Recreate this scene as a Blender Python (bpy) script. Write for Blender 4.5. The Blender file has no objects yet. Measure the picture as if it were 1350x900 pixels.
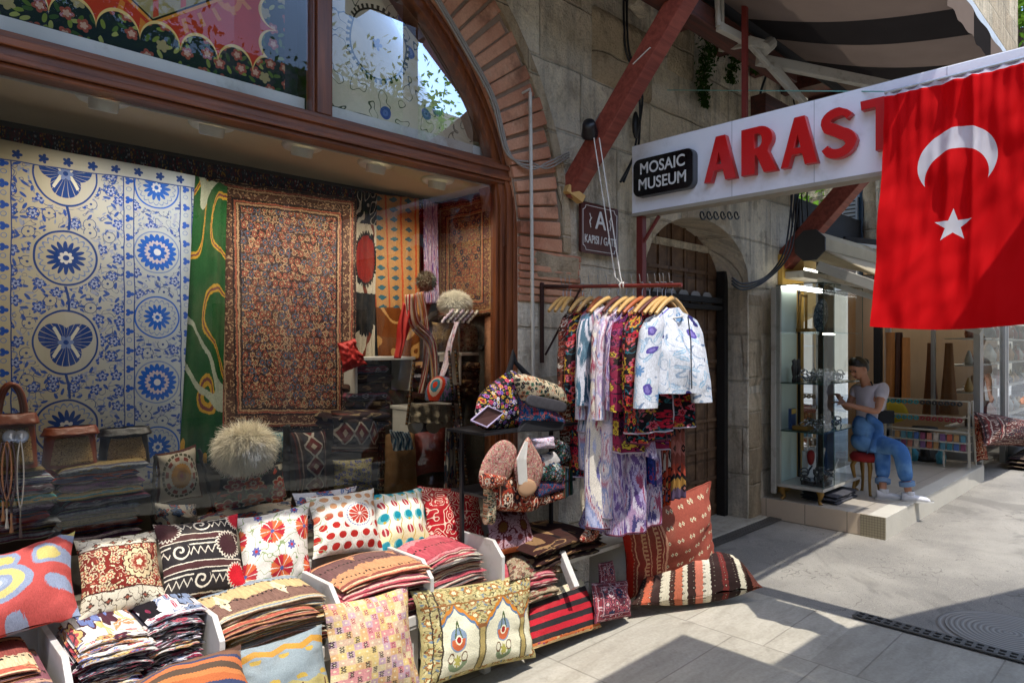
import bpy, bmesh, math, random
from mathutils import Vector, Matrix, noise as mnoise
random.seed(7)
R = random.Random(11)
PI = math.pi
scene = bpy.context.scene
col = scene.collection
V3 = Vector

# ------------------------------------------------------------------ survey
# world: X runs along the shop wall, Y into the shop, Z up; eye at (0,0,1.6)
FC, SN, CS, EYE = 895.0, .7147, .6994, 1.6
def pY(px, py, Y):
    l = (px-675)/FC; d = Y/(SN-l*CS); return V3((d*(CS+l*SN), Y, EYE+(457-py)/FC*d))
def pX(px, py, X):
    l = (px-675)/FC; d = X/(CS+l*SN); return V3((X, d*(SN-l*CS), EYE+(457-py)/FC*d))
def pZ(px, py, z=0):
    d = FC*(z-EYE)/(457-py); l = (px-675)/FC*d; return V3((d*CS+l*SN, d*SN-l*CS, z))

# ------------------------------------------------------------------ meshes
class MB:
    def __init__(s): s.v=[]; s.f=[]; s.uv=[]; s.mi=[]; s.m=0
    def quad(s, a, b, c, d, uv=None):
        i=len(s.v); s.v += [V3(a),V3(b),V3(c),V3(d)]; s.f.append((i,i+1,i+2,i+3)); s.mi.append(s.m)
        s.uv.append(uv or [(0,0),(1,0),(1,1),(0,1)])
    def box(s, c, d, rot=None):
        c=V3(c); h=V3(d)/2; i=len(s.v)
        for x in(-1,1):
            for y in(-1,1):
                for z in(-1,1):
                    p=V3((x*h.x,y*h.y,z*h.z))
                    if rot: p=rot@p
                    s.v.append(c+p)
        for f in((0,1,3,2),(4,6,7,5),(0,4,5,1),(2,3,7,6),(0,2,6,4),(1,5,7,3)):
            s.f.append(tuple(i+k for k in f)); s.mi.append(s.m)
            s.uv.append([(0,0),(1,0),(1,1),(0,1)])
        return s
    def bx(s, x0,x1,y0,y1,z0,z1): return s.box(((x0+x1)/2,(y0+y1)/2,(z0+z1)/2),(abs(x1-x0),abs(y1-y0),abs(z1-z0)))
    def bar(s, a, b, w, h, up=(0,0,1)):
        a=V3(a); b=V3(b); t=(b-a); L=t.length; t.normalize(); u=V3(up)
        sd=t.cross(u)
        if sd.length<1e-4: sd=t.cross(V3((1,0,0)))
        sd.normalize(); u=sd.cross(t)
        m=Matrix((t,sd,u)).transposed()
        return s.box((a+b)/2,(L,w,h),m)
    def grid(s, nu, nv, fn, wu=False, wv=False, uvf=None):
        i0=len(s.v); cu=nu if wu else nu+1; cv=nv if wv else nv+1
        for j in range(cv):
            for i in range(cu): s.v.append(V3(fn(i/nu,j/nv)))
        for j in range(nv):
            for i in range(nu):
                q=[(i,j),(i+1,j),(i+1,j+1),(i,j+1)]
                s.f.append(tuple(i0+(b%cv)*cu+(a%cu) for a,b in q)); s.mi.append(s.m)
                s.uv.append([uvf(a/nu,b/nv) if uvf else (a/nu,b/nv) for a,b in q])
        return s
    def tube(s, pts, r, n=8, cap=True):
        pts=[V3(p) for p in pts]; m=len(pts)-1
        rr=r if isinstance(r,(list,tuple)) else [r]*(m+1)
        fr=[]; up=V3((0,0,1))
        t0=(pts[1]-pts[0]).normalized()
        if abs(t0.z)>.95: up=V3((1,0,0))
        sd=t0.cross(up).normalized()
        for i in range(m+1):
            t=(pts[min(i+1,m)]-pts[max(i-1,0)]).normalized()
            sd=(sd-t*sd.dot(t)).normalized(); fr.append((sd.copy(),t.cross(sd)))
        def fn(a,b):
            i=round(b*m); c,d=fr[i]; th=a*2*PI
            return pts[i]+(c*math.cos(th)+d*math.sin(th))*rr[i]
        s.grid(n,m,fn,wu=True)
        if cap:
            for k in (0,m):
                i0=len(s.v); s.v += [pts[k]+(fr[k][0]*math.cos(2*PI*q/n)+fr[k][1]*math.sin(2*PI*q/n))*rr[k] for q in range(n)]
                s.f.append(tuple(i0+q for q in range(n))); s.mi.append(s.m); s.uv.append([(.5,.5)]*n)
        return s
    def lathe(s, c, prof, n=24, sx=1, sy=1, rot=None):
        c=V3(c); m=len(prof)-1
        def fn(a,b):
            r,z=prof[round(b*m)]; th=a*2*PI; p=V3((r*math.cos(th)*sx,r*math.sin(th)*sy,z))
            return c+(rot@p if rot else p)
        return s.grid(n,m,fn,wu=True)
    def ell(s, c, r, n=16, rot=None, squ=1):
        c=V3(c)
        def fn(a,b):
            th=a*2*PI; ph=b*PI; p=V3((math.sin(ph)*math.cos(th)*r[0],math.sin(ph)*math.sin(th)*r[1],-math.cos(ph)*r[2]))
            return c+(rot@p if rot else p)
        return s.grid(n,max(6,n//2),fn,wu=True)
    def prism(s, pts, off):
        off=V3(off); n=len(pts); i=len(s.v); s.v += [V3(p) for p in pts]+[V3(p)+off for p in pts]
        s.f.append(tuple(range(i,i+n))); s.f.append(tuple(range(i+2*n-1,i+n-1,-1)))
        s.mi += [s.m]*2; s.uv += [[(0,0)]*n]*2
        for k in range(n):
            s.f.append((i+k,i+n+k,i+n+(k+1)%n,i+(k+1)%n)); s.mi.append(s.m); s.uv.append([(0,0),(0,1),(1,1),(1,0)])
        return s
    def build(s, name, mats, parent=None, smooth=False, bevel=0, merge=False, solid=0, subsurf=0):
        me=bpy.data.meshes.new(name); me.from_pydata([tuple(p) for p in s.v],[],s.f)
        uv=me.uv_layers.new(name='UVMap'); k=0
        for f in s.uv:
            for c in f: uv.data[k].uv=c; k+=1
        ms=mats if isinstance(mats,(list,tuple)) else [mats]
        for m in ms: me.materials.append(m)
        for i,p in enumerate(me.polygons): p.material_index=min(s.mi[i],len(ms)-1); p.use_smooth=smooth
        bm=bmesh.new(); bm.from_mesh(me)
        if merge: bmesh.ops.remove_doubles(bm,verts=bm.verts,dist=1e-5)
        bmesh.ops.recalc_face_normals(bm,faces=bm.faces)
        bm.to_mesh(me); bm.free(); me.update()
        o=bpy.data.objects.new(name,me); col.objects.link(o)
        if parent is not None:
            o.parent=parent; o.matrix_parent_inverse=Matrix.Translation(-parent.location) if parent.type=='EMPTY' and parent.rotation_euler.z==0 else parent.matrix_basis.inverted()
        if bevel:
            b=o.modifiers.new('b','BEVEL'); b.width=bevel; b.segments=2; b.limit_method='ANGLE'; b.angle_limit=.6
        if solid:
            b=o.modifiers.new('s','SOLIDIFY'); b.thickness=solid; b.offset=0
        if subsurf:
            b=o.modifiers.new('u','SUBSURF'); b.levels=subsurf; b.render_levels=subsurf
        return o
def tag(o, label=None, cat=None, group=None, kind=None):
    if label: o['label']=label
    if cat: o['category']=cat
    if group: o['group']=group
    if kind: o['kind']=kind
    return o
def empty(name, loc, label, cat, group=None):
    o=bpy.data.objects.new(name,None); o.empty_display_size=.05; o.location=loc; col.objects.link(o)
    return tag(o,label,cat,group)
def struct(o): o['kind']='structure'; return o
def copy_tree(o, parent=None):
    c=o.copy(); col.objects.link(c)
    if parent is not None: c.parent=parent
    for ch in list(o.children): copy_tree(ch,c)
    return c
ORD=['topmost','second from the top','third from the top','fourth from the top','fifth from the top','sixth from the top','seventh from the top','eighth from the top','ninth from the top','tenth from the top','eleventh from the top','twelfth from the top']
def nz(p, s=1): return mnoise.noise(V3(p)*s)

# ------------------------------------------------------------------ node expressions
T=None
class E:
    __slots__=('s',)
    def __init__(self,s): self.s=s
    def __add__(a,b): return M('ADD',a,b)
    __radd__=__add__
    def __sub__(a,b): return M('SUBTRACT',a,b)
    def __rsub__(a,b): return M('SUBTRACT',b,a)
    def __mul__(a,b): return M('MULTIPLY',a,b)
    __rmul__=__mul__
    def __truediv__(a,b): return M('DIVIDE',a,b)
    def __rtruediv__(a,b): return M('DIVIDE',b,a)
    def __lt__(a,b): return M('LESS_THAN',a,b)
    def __gt__(a,b): return M('GREATER_THAN',a,b)
def _in(sock,v):
    if isinstance(v,E): T.links.new(v.s,sock)
    elif v is not None: sock.default_value=v
def M(op,a,b=None,c=None):
    n=T.nodes.new('ShaderNodeMath'); n.operation=op
    _in(n.inputs[0],a); _in(n.inputs[1],b)
    if c is not None: _in(n.inputs[2],c)
    return E(n.outputs[0])
def fl(x): return M('FLOOR',x)
def fr(x): return M('FRACT',x)
def ab(x): return M('ABSOLUTE',x)
def sn(x): return M('SINE',x)
def cs(x): return M('COSINE',x)
def mn(a,b): return M('MINIMUM',a,b)
def mx(a,b): return M('MAXIMUM',a,b)
def md(a,b): return M('FLOORED_MODULO',a,b)
def pw(a,b): return M('POWER',a,b)
def length(x,y): return M('SQRT',x*x+y*y)
def ang(x,y): return M('ARCTAN2',y,x)
def band(x,a,b): return (x>a)*(x<b)
def inv(x): return 1-x
def tri(x): return ab(fr(x)-.5)*2
def ss(x,a,b):
    n=T.nodes.new('ShaderNodeMapRange'); n.interpolation_type='SMOOTHSTEP'
    _in(n.inputs[0],x); n.inputs[1].default_value=a; n.inputs[2].default_value=b; return E(n.outputs[0])
def vec(x,y,z=0.0):
    n=T.nodes.new('ShaderNodeCombineXYZ'); _in(n.inputs[0],x); _in(n.inputs[1],y); _in(n.inputs[2],z); return E(n.outputs[0])
def noise(u,v,sc=5,det=2,w=0.0,rough=.5):
    n=T.nodes.new('ShaderNodeTexNoise'); _in(n.inputs['Vector'],vec(u,v,w)); n.inputs['Scale'].default_value=sc
    n.inputs['Detail'].default_value=det; n.inputs['Roughness'].default_value=rough; return E(n.outputs['Fac'])
def noisev(vc,sc=5,det=2,rough=.5,dist=0):
    n=T.nodes.new('ShaderNodeTexNoise'); _in(n.inputs['Vector'],vc); n.inputs['Scale'].default_value=sc
    n.inputs['Detail'].default_value=det; n.inputs['Roughness'].default_value=rough; n.inputs['Distortion'].default_value=dist; return E(n.outputs['Fac'])
def vor(u,v,sc=5,w=0.0,rand=1.0,feat='F1'):
    n=T.nodes.new('ShaderNodeTexVoronoi'); n.feature=feat; _in(n.inputs['Vector'],vec(u,v,w)); n.inputs['Scale'].default_value=sc
    n.inputs['Randomness'].default_value=rand
    sep=T.nodes.new('ShaderNodeSeparateColor'); T.links.new(n.outputs['Color'],sep.inputs[0])
    return E(n.outputs['Distance']),E(sep.outputs[0]),E(sep.outputs[1])
def vorp(u,v,sc=5,w=0.0,rand=.8):
    # nearest-cell local coordinates (cell units, randomly turned) and two random numbers
    n=T.nodes.new('ShaderNodeTexVoronoi'); n.voronoi_dimensions='2D'; _in(n.inputs['Vector'],vec(u+w*3.7,v+w*1.9,0.0)); n.inputs['Scale'].default_value=sc; n.inputs['Randomness'].default_value=rand
    s=T.nodes.new('ShaderNodeSeparateColor'); T.links.new(n.outputs['Color'],s.inputs[0]); ra,rb,rc=[E(o) for o in s.outputs]
    q=T.nodes.new('ShaderNodeSeparateXYZ'); T.links.new(n.outputs['Position'],q.inputs[0]); px,py=E(q.outputs[0]),E(q.outputs[1])
    dx=((u+w*3.7)-px)*sc; dy=((v+w*1.9)-py)*sc
    c_=cs(rc*6.283); s_=sn(rc*6.283)
    return dx*c_-dy*s_,dx*s_+dy*c_,ra,rb
def leafm(x,y,a,b): return ((x*x)*(1/(a*a))+(y*y)*(1/(b*b)))<1.0
def C(*c):
    if len(c)==1: c=tuple(int(c[0][i:i+2],16)/255 for i in (0,2,4)); c=tuple(x/12.92 if x<=.04045 else ((x+.055)/1.055)**2.4 for x in c)
    return c
def cl(c):
    if isinstance(c,str): c=C(c)
    return c
def mix(a,b,f,mode='MIX'):
    n=T.nodes.new('ShaderNodeMix'); n.data_type='RGBA'; n.blend_type=mode
    _in(n.inputs[0],f)
    for s,v in((n.inputs[6],a),(n.inputs[7],b)):
        v=cl(v)
        if isinstance(v,E): T.links.new(v.s,s)
        else: s.default_value=(*v,1)
    return E(n.outputs[2])
def over(base,*layers):
    for m,c in layers: base=mix(base,c,m)
    return base
def ramp(x,stops,interp='CONSTANT'):
    n=T.nodes.new('ShaderNodeValToRGB'); n.color_ramp.interpolation=interp; _in(n.inputs[0],x)
    el=n.color_ramp.elements
    while len(el)<len(stops): el.new(.5)
    while len(el)>len(stops): el.remove(el[-1])
    for e,(p,c) in zip(el,stops): e.position=p
    for e,(p,c) in zip(el,stops): e.color=(*cl(c),1)
    return E(n.outputs[0])
def pal(x,cols): return ramp(x,[(i/len(cols),c) for i,c in enumerate(cols)])
def coord(kind):
    n=T.nodes.new('ShaderNodeTexCoord'); return E(n.outputs[kind])
def geo():
    n=T.nodes.new('ShaderNodeNewGeometry'); return E(n.outputs['Position'])
def sep(v):
    n=T.nodes.new('ShaderNodeSeparateXYZ'); T.links.new(v.s,n.inputs[0]); return [E(o) for o in n.outputs]
def mul(c,f): # darken colour by scalar
    n=T.nodes.new('ShaderNodeVectorMath'); n.operation='SCALE'
    c=cl(c)
    if isinstance(c,E): T.links.new(c.s,n.inputs[0])
    else: n.inputs[0].default_value=c
    _in(n.inputs['Scale'],f); return E(n.outputs[0])

def newmat(name):
    global T
    m=bpy.data.materials.new(name); m.use_nodes=True; T=m.node_tree; T.nodes.clear()
    return m
def finish(color,rough=.6,metal=0,bump=None,bd=.01,bs=.5,spec=.5,sheen=0,trans=0,coat=0,alpha=None,sss=0):
    b=T.nodes.new('ShaderNodeBsdfPrincipled'); o=T.nodes.new('ShaderNodeOutputMaterial')
    c=cl(color)
    if isinstance(c,E): T.links.new(c.s,b.inputs['Base Color'])
    else: b.inputs['Base Color'].default_value=(*c,1)
    _in(b.inputs['Roughness'],rough); _in(b.inputs['Metallic'],metal)
    b.inputs['Specular IOR Level'].default_value=spec
    if sheen: b.inputs['Sheen Weight'].default_value=sheen
    if coat: b.inputs['Coat Weight'].default_value=coat; b.inputs['Coat Roughness'].default_value=.15
    if trans: b.inputs['Transmission Weight'].default_value=trans
    if bump is not None:
        n=T.nodes.new('ShaderNodeBump'); n.inputs['Strength'].default_value=bs; n.inputs['Distance'].default_value=bd
        _in(n.inputs['Height'],bump); T.links.new(n.outputs[0],b.inputs['Normal'])
    T.links.new(b.outputs[0],o.inputs[0])
    return b
MATS={}
def plain(name,color,rough=.6,metal=0,var=.15,sc=8,bump=0,spec=.5,coat=0,dirt=None):
    if name in MATS: return MATS[name]
    m=newmat(name); p=coord('Object')
    n=noisev(p,sc,4,.6)
    c=mul(color,1-var+n*2*var)
    if dirt: c=mix(c,dirt,ss(noisev(p,sc*.5,5,.7),.5,.75))
    finish(c,rough,metal,bump=noisev(p,sc*6,4,.6) if bump else None,bd=bump or .01,spec=spec,coat=coat)
    MATS[name]=m; return m
def cloth(name,fn,su=1,sv=1,rough=.9,weave=260,bs=.35,spec=.15,sheen=.0,fade=.12,warp_=.022):
    if name in MATS: return MATS[name]
    m=newmat(name); u,v,_=sep(coord('UV')); u=u*su; v=v*sv; u0,v0=u,v
    if warp_: u=u+(noise(u0,v0,14,3,5.5,.6)-.5)*warp_; v=v+(noise(u0,v0,14,3,8.5,.6)-.5)*warp_; u=u+(noise(u0,v0,95,1,3.1)-.5)*.010; v=v+(noise(u0,v0,95,1,6.1)-.5)*.010
    c=fn(u,v)
    w=noise(u,v*1.3,weave/max(su,sv,1)*1.0,2)
    f=noise(u,v,6,3,3.3)
    st=noise(u0*2.2,v0*.5,weave*.55,1,2.2); dirt=ss(noise(u0,v0,2.2,4,4.4,.65),.5,.78)
    c=mul(c,(1-fade)+(w-.5)*.6+(st-.5)*.8+(noise(u0,v0,70,2,1.7)-.5)*.35+f*2*fade)
    c=mix(c,C('8a7a66'),dirt*.22)
    crease=noise(u0,v0,5,3,6.6,.5)
    th=w*.5+st*.5+crease*5
    finish(c,rough,bump=th,bd=.004,bs=bs,spec=spec,sheen=sheen)
    MATS[name]=m; return m

# pattern bits -----------------------------------------------------------
def cells(u,v,nu,nv,st=0.0):
    row=fl(v*nv); uu=u*nu+md(row,2)*st; return fr(uu)-.5,fr(v*nv)-.5,fl(uu),row
def flower(x,y,Rr,n,depth=.3,ph=0.0):
    r=length(x,y); th=ang(x,y)
    return r<(Rr*(1-depth)+ab(cs(th*(n/2)+ph))*(Rr*depth))
def ring(x,y,r0,r1): return band(length(x,y),r0,r1)
def vines(u,v,sc,wd,k=3,w=0.0,det=0):
    return ab(fr(noise(u,v,sc,det,w)*k)-.5)<wd
def rosette(base,x,y,Rr,dark,light,mid,n=12,ringc=None):
    return over(base,(ring(x,y,Rr*.93,Rr),ringc or dark),(flower(x,y,Rr*.86,n*1.4,.16)*inv(flower(x,y,Rr*.8,n*1.4,.16)),mid),
        (flower(x,y,Rr*.62,n,.42),dark),(flower(x,y,Rr*.24,8,.3),light),(length(x,y)<Rr*.1,dark))
# ------------------------------------------------------------------ materials
BLUE=C('233f80'); BLUE2=C('6d7fae'); CREAM=C('cfc6ad')
def m_suzani_blue():
    # u is X in metres, v is Z in metres
    m=newmat('blue_embroidery'); u,v,_=sep(coord('UV'))
    w1=noise(u,v,9,1,0.0)*.012-.006; u=u+w1; v=v+noise(u,v,9,1,7.0)*.012-.006
    base=mix('b9aa84','a0a9b4',ss(u,.2,1.15))  # warm lamplight on the left side is put into the base colour
    line=C('27407f')
    # period: panel .47-.90, flower strip, border roundels
    vv=v-1.62
    # scrollwork everywhere
    g1=vines(u,v,17,.085,3,1.0,1); g2=vines(u,v,22,.05,4,5.0,1)
    d,ra,rb=vor(u,v,15.5,0.0,.75); 
    lx,ly,la,lb=vorp(u,v,30,1.0,.9); fx,fy,fa,fb_=vorp(u,v,13.5,2.0,.7); sx_,sy_,sa,sb=vorp(u,v,44,4.0,1.0)
    c=over(base,(g2*.75,line),(leafm(sx_,sy_,.42,.14)*(sa>.45)*.8,BLUE2),(leafm(lx,ly,.46,.17)*(la>.40),'33509a'),(leafm(lx,ly,.46,.17)*(la<.22)*.8,'8d95b4'),
        (flower(fx,fy,.36,5,.5),base),(flower(fx,fy,.34,5,.55)*(fa>.2),'2a4c9e'),(band(length(fx,fy),.30,.335)*(fa<.45),line),(flower(fx,fy,.2,5,.5)*(fa>.2),'9aa4c4'),(length(fx,fy)<.07,line))
    # masks of columns
    pan=band(u,.475,.885); col2=band(u,.925,1.125)
    # centre column rosettes and lotuses
    yy=md(vv,.72); 
    def clear(c,x,y,r): return over(c,(length(x,y)<r*1.12,base))
    x=u-.665; y=yy-.36
    c=clear(c,x,y,.115*1.0); c=rosette(c,x,y,.118,BLUE,'c8c6c6',BLUE2,16)
    y2=md(vv+.36,.72)-.36
    r2=length(x,y2*.85)
    c=over(c,(r2<.128,base),(band(r2,.112,.119),BLUE))
    th=ang(x,y2-.0)
    lot=(length(x,y2)<(.06+ab(sn(th*1.5+.8))*.045))*(ab(sn(th*13))*.3+.7>.75)
    c=over(c,(lot,BLUE),(band(ab(x)-ab(y2)*.5,.006,.02)*(r2<.07),'c8c6b8'),(flower(x,y2,.03,6,.4),BLUE2),(length(x,y2)<.01,BLUE))
    c=over(c,((ab(x+sn(v*17)*.012)<.005)*pan*(r2>.118)*(length(x,y)>.12),BLUE))
    # border roundels, .30 m apart
    x=u-1.022; y=md(v-1.585,.30)-.15; k=fl((v-1.585)/.30)
    c=clear(c,x,y,.1); 
    ca=rosette(c,x,y,.098,'2458b4','b9c2d4',BLUE2,14); cb=over(c,(ring(x,y,.092,.098),BLUE2),(flower(x,y,.085,20,.2),'2458b4'),(flower(x,y,.055,20,.2),'b3abb8'),(flower(x,y,.04,10,.3),'2458b4'),(length(x,y)<.015,'c0c6d4'))
    c=mix(ca,cb,md(k,2))
    # second border on the left
    x=u-.17; y=md(v-1.55,.30)-.15; c=clear(c,x,y,.09); c=rosette(c,x,y,.098,BLUE,'c8c6c6','8a7a9a',14)
    # flower strips
    for a,b in((.885,.925),(1.125,1.175),(.425,.475)):
        mid=(a+b)/2; x=u-mid; y=md(v,.085)-.0425
        m1=band(u,a,b); c=over(c,(m1,base),(m1*flower(x,y-.008,.018,3,.55),'2850a8'),(m1*band(length(x,y+.028),.008,.011),BLUE2))
    for e in(.425,.475,.885,.925,1.125,1.178): c=over(c,(ab(u-e)<.0022,line))
    # top strip
    c=over(c,(v>2.36,base),((v>2.36)*flower(md(u,.09)-.045,v-2.39,.02,5,.5),BLUE),(ab(v-2.36)<.0025,line))
    f=noise(u,v,3,3); c=mul(c,.72+f*.4)
    finish(c,.9,bump=noise(u,v,400,2),bd=.002,bs=.4,spec=.1); return m
def persian(name,field,line,border,sc=38,su=1,sv=1.6,acc=('7a2a20','2c3c52','a8895c'),dark=.8):
    def fn(u,v):
        d=mn(mn(u,su-u),mn(v,sv-v)); k=sc*.42
        cx,cy,i,j=cells(u,v,k,k*.8,.5); h=noise(i*.37+.1,j*.59,7,0,1.0); r=length(cx,cy)
        dd,ra,rb=vor(u,v,sc*.95,0.0,.8); d3,rc,_=vor(u,v,sc*1.9,3.0,1.0)
        lx,ly,la,lb=vorp(u,v,sc*.9,3.0,.9); f=over(field,(ss(noise(u,v,2.2,2,9.0),.4,.65)*.55,line),(vines(u,v,k*.9,.10,4,2.0,1),acc[2]),(leafm(lx,ly,.45,.16),pal(la,[acc[0],acc[1],acc[2],line])),((dd<.22)*(ra>.45),acc[0]),((dd<.16)*(ra<.3),acc[1]),((dd<.08),acc[2]))
        f=over(f,(flower(cx,cy,.46,8,.3),line),(flower(cx,cy,.40,8,.35),mix(mix(acc[0],acc[1],h>.5),acc[2],h>.62)),(flower(cx,cy,.25,6,.4),line),(r<.13,mix(acc[2],acc[0],h>.5)),((d3<.2)*(rc>.6),'b8a27e'),((d3<.2)*(rc<.25),line))
        b=over(border,(vines(u,v,sc*.5,.12,4,5.0,1),acc[2]),(band(dd,.18,.3),line),((dd<.17),mix(acc[0],acc[2],ra>.5)),((d3<.2)*(rc>.5),line))
        c=mix(b,f,d>.16)
        for e,cc in((.012,line),(.035,acc[0]),(.05,acc[2]),(.115,line),(.13,acc[0]),(.145,acc[2]),(.16,line)): c=over(c,(ab(d-e)<.0045,cc))
        return mul(c,dark)
    return cloth(name,fn,su,sv,fade=.2)
def ikat(name,cols,sc=2.2,k=2.2,seed=0.0,dirx=1.0,jag=.05,su=1,sv=1,warp=1.4):
    def fn(u,v):
        j=(noise(u*90,v*1.2,3,1,seed)-.5)*jag*2.2
        n=noise(u*dirx*3.4,v*1.0+j,sc*.8,0,seed+2.5); n2=noise(u*5,v*1.6+j,sc,0,seed+7.0)
        x=fr(n*warp*1.6+tri(u*4.5+seed*.3)*.22+v*k*.12)
        c=pal(x,cols); return over(c,((n2>.64),cols[(len(cols)//2)]),((n2>.69),cols[0]))
    return cloth(name,fn,su,sv,fade=.1,warp_=.006)
def blobs(name,ground,cols,sc=9,r=.38,su=1,sv=1,seed=0.0,outline=None,vine=None,extra=None,n=6):
    def fn(u,v):
        c=cl(ground); c=mix(c,c,0.0)
        c=over(c,(vines(u,v,sc*.8,.05,4,seed,1),vine or cols[-1]))
        x,y,ra,rb=vorp(u,v,sc*1.9,seed+1.3,.95)
        c=over(c,(leafm(x,y,.44,.16)*(ra>.30),pal(rb,list(cols)[::-1]+[vine or cols[0]])),(leafm(x,y,.44,.025)*(ra>.30),cl(ground)))
        x,y,ra,rb=vorp(u,v,sc,seed,.75)
        if outline: c=over(c,(flower(x,y,r*1.22,n,.34),outline))
        q=ra>.22
        c=over(c,(flower(x,y,r*1.06,n,.38)*q,pal(ra,cols)),(flower(x,y,r*.72,n,.45)*q,pal(rb,cols)),(flower(x,y,r*.45,n+3,.3)*q,outline or cl(ground)),(length(x,y)<r*.2,pal(rb,cols)))
        return c
    return cloth(name,fn,su,sv,warp_=.03)
def kilim(name,stops,zig=.015,teeth=14,su=1,sv=1,vert=False,spots=None):
    def fn(u,v):
        if vert: u,v=v,u
        x=v+(tri(u*teeth)-.5)*zig
        c=ramp(x,stops)
        if spots:
            cx,cy,i,j=cells(u,v,spots[0],spots[1],.5); c=over(c,((ab(cx)+ab(cy))<spots[2],spots[3]),((ab(cx)+ab(cy))<spots[2]*.4,spots[4]))
        return c
    return cloth(name,fn,su,sv,weave=200)

MS=m_suzani_blue()
# cushions ---------------------------------------------------------------
def f_ikat(u,v):
    j=(noise(u*70,v*3,3,1)-.5)*.05
    x=u-.42; y=v-.40+j
    r=length(x*1.0,y*1.25)+noise(u,v,3,1)*.06
    th=ang(x,y); sp=r-th*.018
    c=C('b6504a'); c=mix(c,c,0.0)
    n=noise(u+j,v*1.0+j,2.3,0,1.7)
    c=over(c,(n>.56,'8a93a8'),(n>.66,'c2b068'),(n<.36,'8a93a8'),(n<.30,'c2b068'),(sp<.30,'8a93a8'),(band(sp,.14,.23),'c9b873'),(sp<.10,'9aa3b2'),(sp<.055,'e2ddd0'))
    return c
K_ikat=cloth('ikat_cushion',f_ikat,fade=.08)
def f_floralband(u,v):
    c=C('d9cfb6'); c=mix(c,c,0.0)
    x,y,ra,rb=vorp(u,v,13,1.0,.9); x2,y2,rc,rd=vorp(u,v,6.5,2.0,.7)
    fb=over('7c2a22',(vines(u,v,11,.09,4,2.0,1),'d8c4a2'),(leafm(x,y,.46,.17),'3b1d1a'),(leafm(x,y,.4,.12),pal(ra,['cdb68c','b86a50','d8c8a0'])),(flower(x2,y2,.42,7,.4),'3b1d1a'),(flower(x2,y2,.37,7,.42),'cdb68c'),(flower(x2,y2,.22,6,.4),'a04030'),(flower(x2,y2,.1,5,.4),'d8c4a2'))
    x=u-.67;y=v-.52
    fb=over(fb,(flower(x,y,.21,14,.15),'3b1d1a'),(flower(x,y,.195,14,.15),'d0ba90'),(flower(x,y,.15,9,.3)*inv(flower(x,y,.13,9,.3)),'5a2a22'),(flower(x,y,.11,9,.4),'a8705a'),(flower(x,y,.08,8,.3),'8a3a2c'),(flower(x,y,.04,5,.3),'d8c4a2'))
    m=band(v+sn(u*3)*.02,.25,.8)
    ex,ey,_,_=cells(u,v-.05,5,7,.5)
    c=over(c,(vines(u,v,9,.04,3,5.0,1),'6a5a48'),(flower(ex,ey,.24,4,.6),'4a3a30'),(flower(ex,ey,.12,4,.6),'a05a48'),(m,fb),(band(v+sn(u*3)*.02,.24,.255),'4a2a24'),(band(v+sn(u*3)*.02,.79,.805),'4a2a24'))
    return c
K_floral=cloth('floral_band_cushion',f_floralband)
def f_comb(u,v):
    y=v+u*.08-.06
    c=C('2f2b2c'); c=mix(c,c,0.0)
    row=fl(y*2.75+.12); yy=fr(y*2.75+.12)-.5
    f=yy-.10+tri(u*12+row*.3)*.24-.02
    seg=fr(u*1.9+row*.43)<.62
    c=over(c,(band(f,-.035,.035)*seg*(ab(yy)<.34),'d8cdb8'),(band(yy,.20,.25)*seg,'d8cdb8'))
    sx=(fr(u*1.9+row*.43)-.80)*.53; sy=(yy-.04)*.36; sr=length(sx,sy); th=ang(sx,sy)
    c=over(c,((sr<.115),'2f2b2c'),(band(fr(sr*13-th*.159),.25,.58)*(sr<.105),'d8cdb8'))
    st=ab(yy)>.36
    c=over(c,(st,'d8cdb8'),(ab(yy)>.395,'4d2f2e'))
    for a,b,r,cc in((.1,.88,.15,'4a2a2c'),(.8,.56,.17,'402528'),(.97,.92,.14,'c42c38'),(.88,.16,.15,'c9222e')):
        x=u-a;y2=v-b; c=over(c,(flower(x,y2,r*1.14,22,.2),'d8cdb8'),(flower(x,y2,r,22,.22),cc))
    return c
K_comb=cloth('black_comb_cushion',f_comb)
def f_carn(u,v):
    c=C('d6d0c4'); c=mix(c,c,0.0)
    c=over(c,(vines(u,v,6,.035,3,2.0,1),'8a9a6c'))
    cx,cy,i,j=cells(u+.22,v+.06,2.05,2.05,.22)
    th=ang(cx,cy); r=length(cx,cy)
    w=fr(th*.9549+.1)
    c=over(c,((r<.30+ab(sn(th*12))*.035)*(w>.1),mix('b02a34','c8643c',fr(th*.4775+.3)>.5)),(r<.05,'4a5a90'))
    cx,cy,_,_=cells(u+.22+.24,v+.06+.22,2.05,2.05,.22); r=length(cx,cy)
    c=over(c,(flower(cx,cy,.13,7,.4),'5c5f96'),(r<.04,'b02a34'))
    d,ra,_=vor(u,v,8,3.0,1.0)
    c=over(c,((d<.14)*(ra>.6),'6f8a58'),((d<.1)*(ra<.2),'b02a34'))
    return c
K_carn=cloth('carnation_cushion',f_carn)
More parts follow.
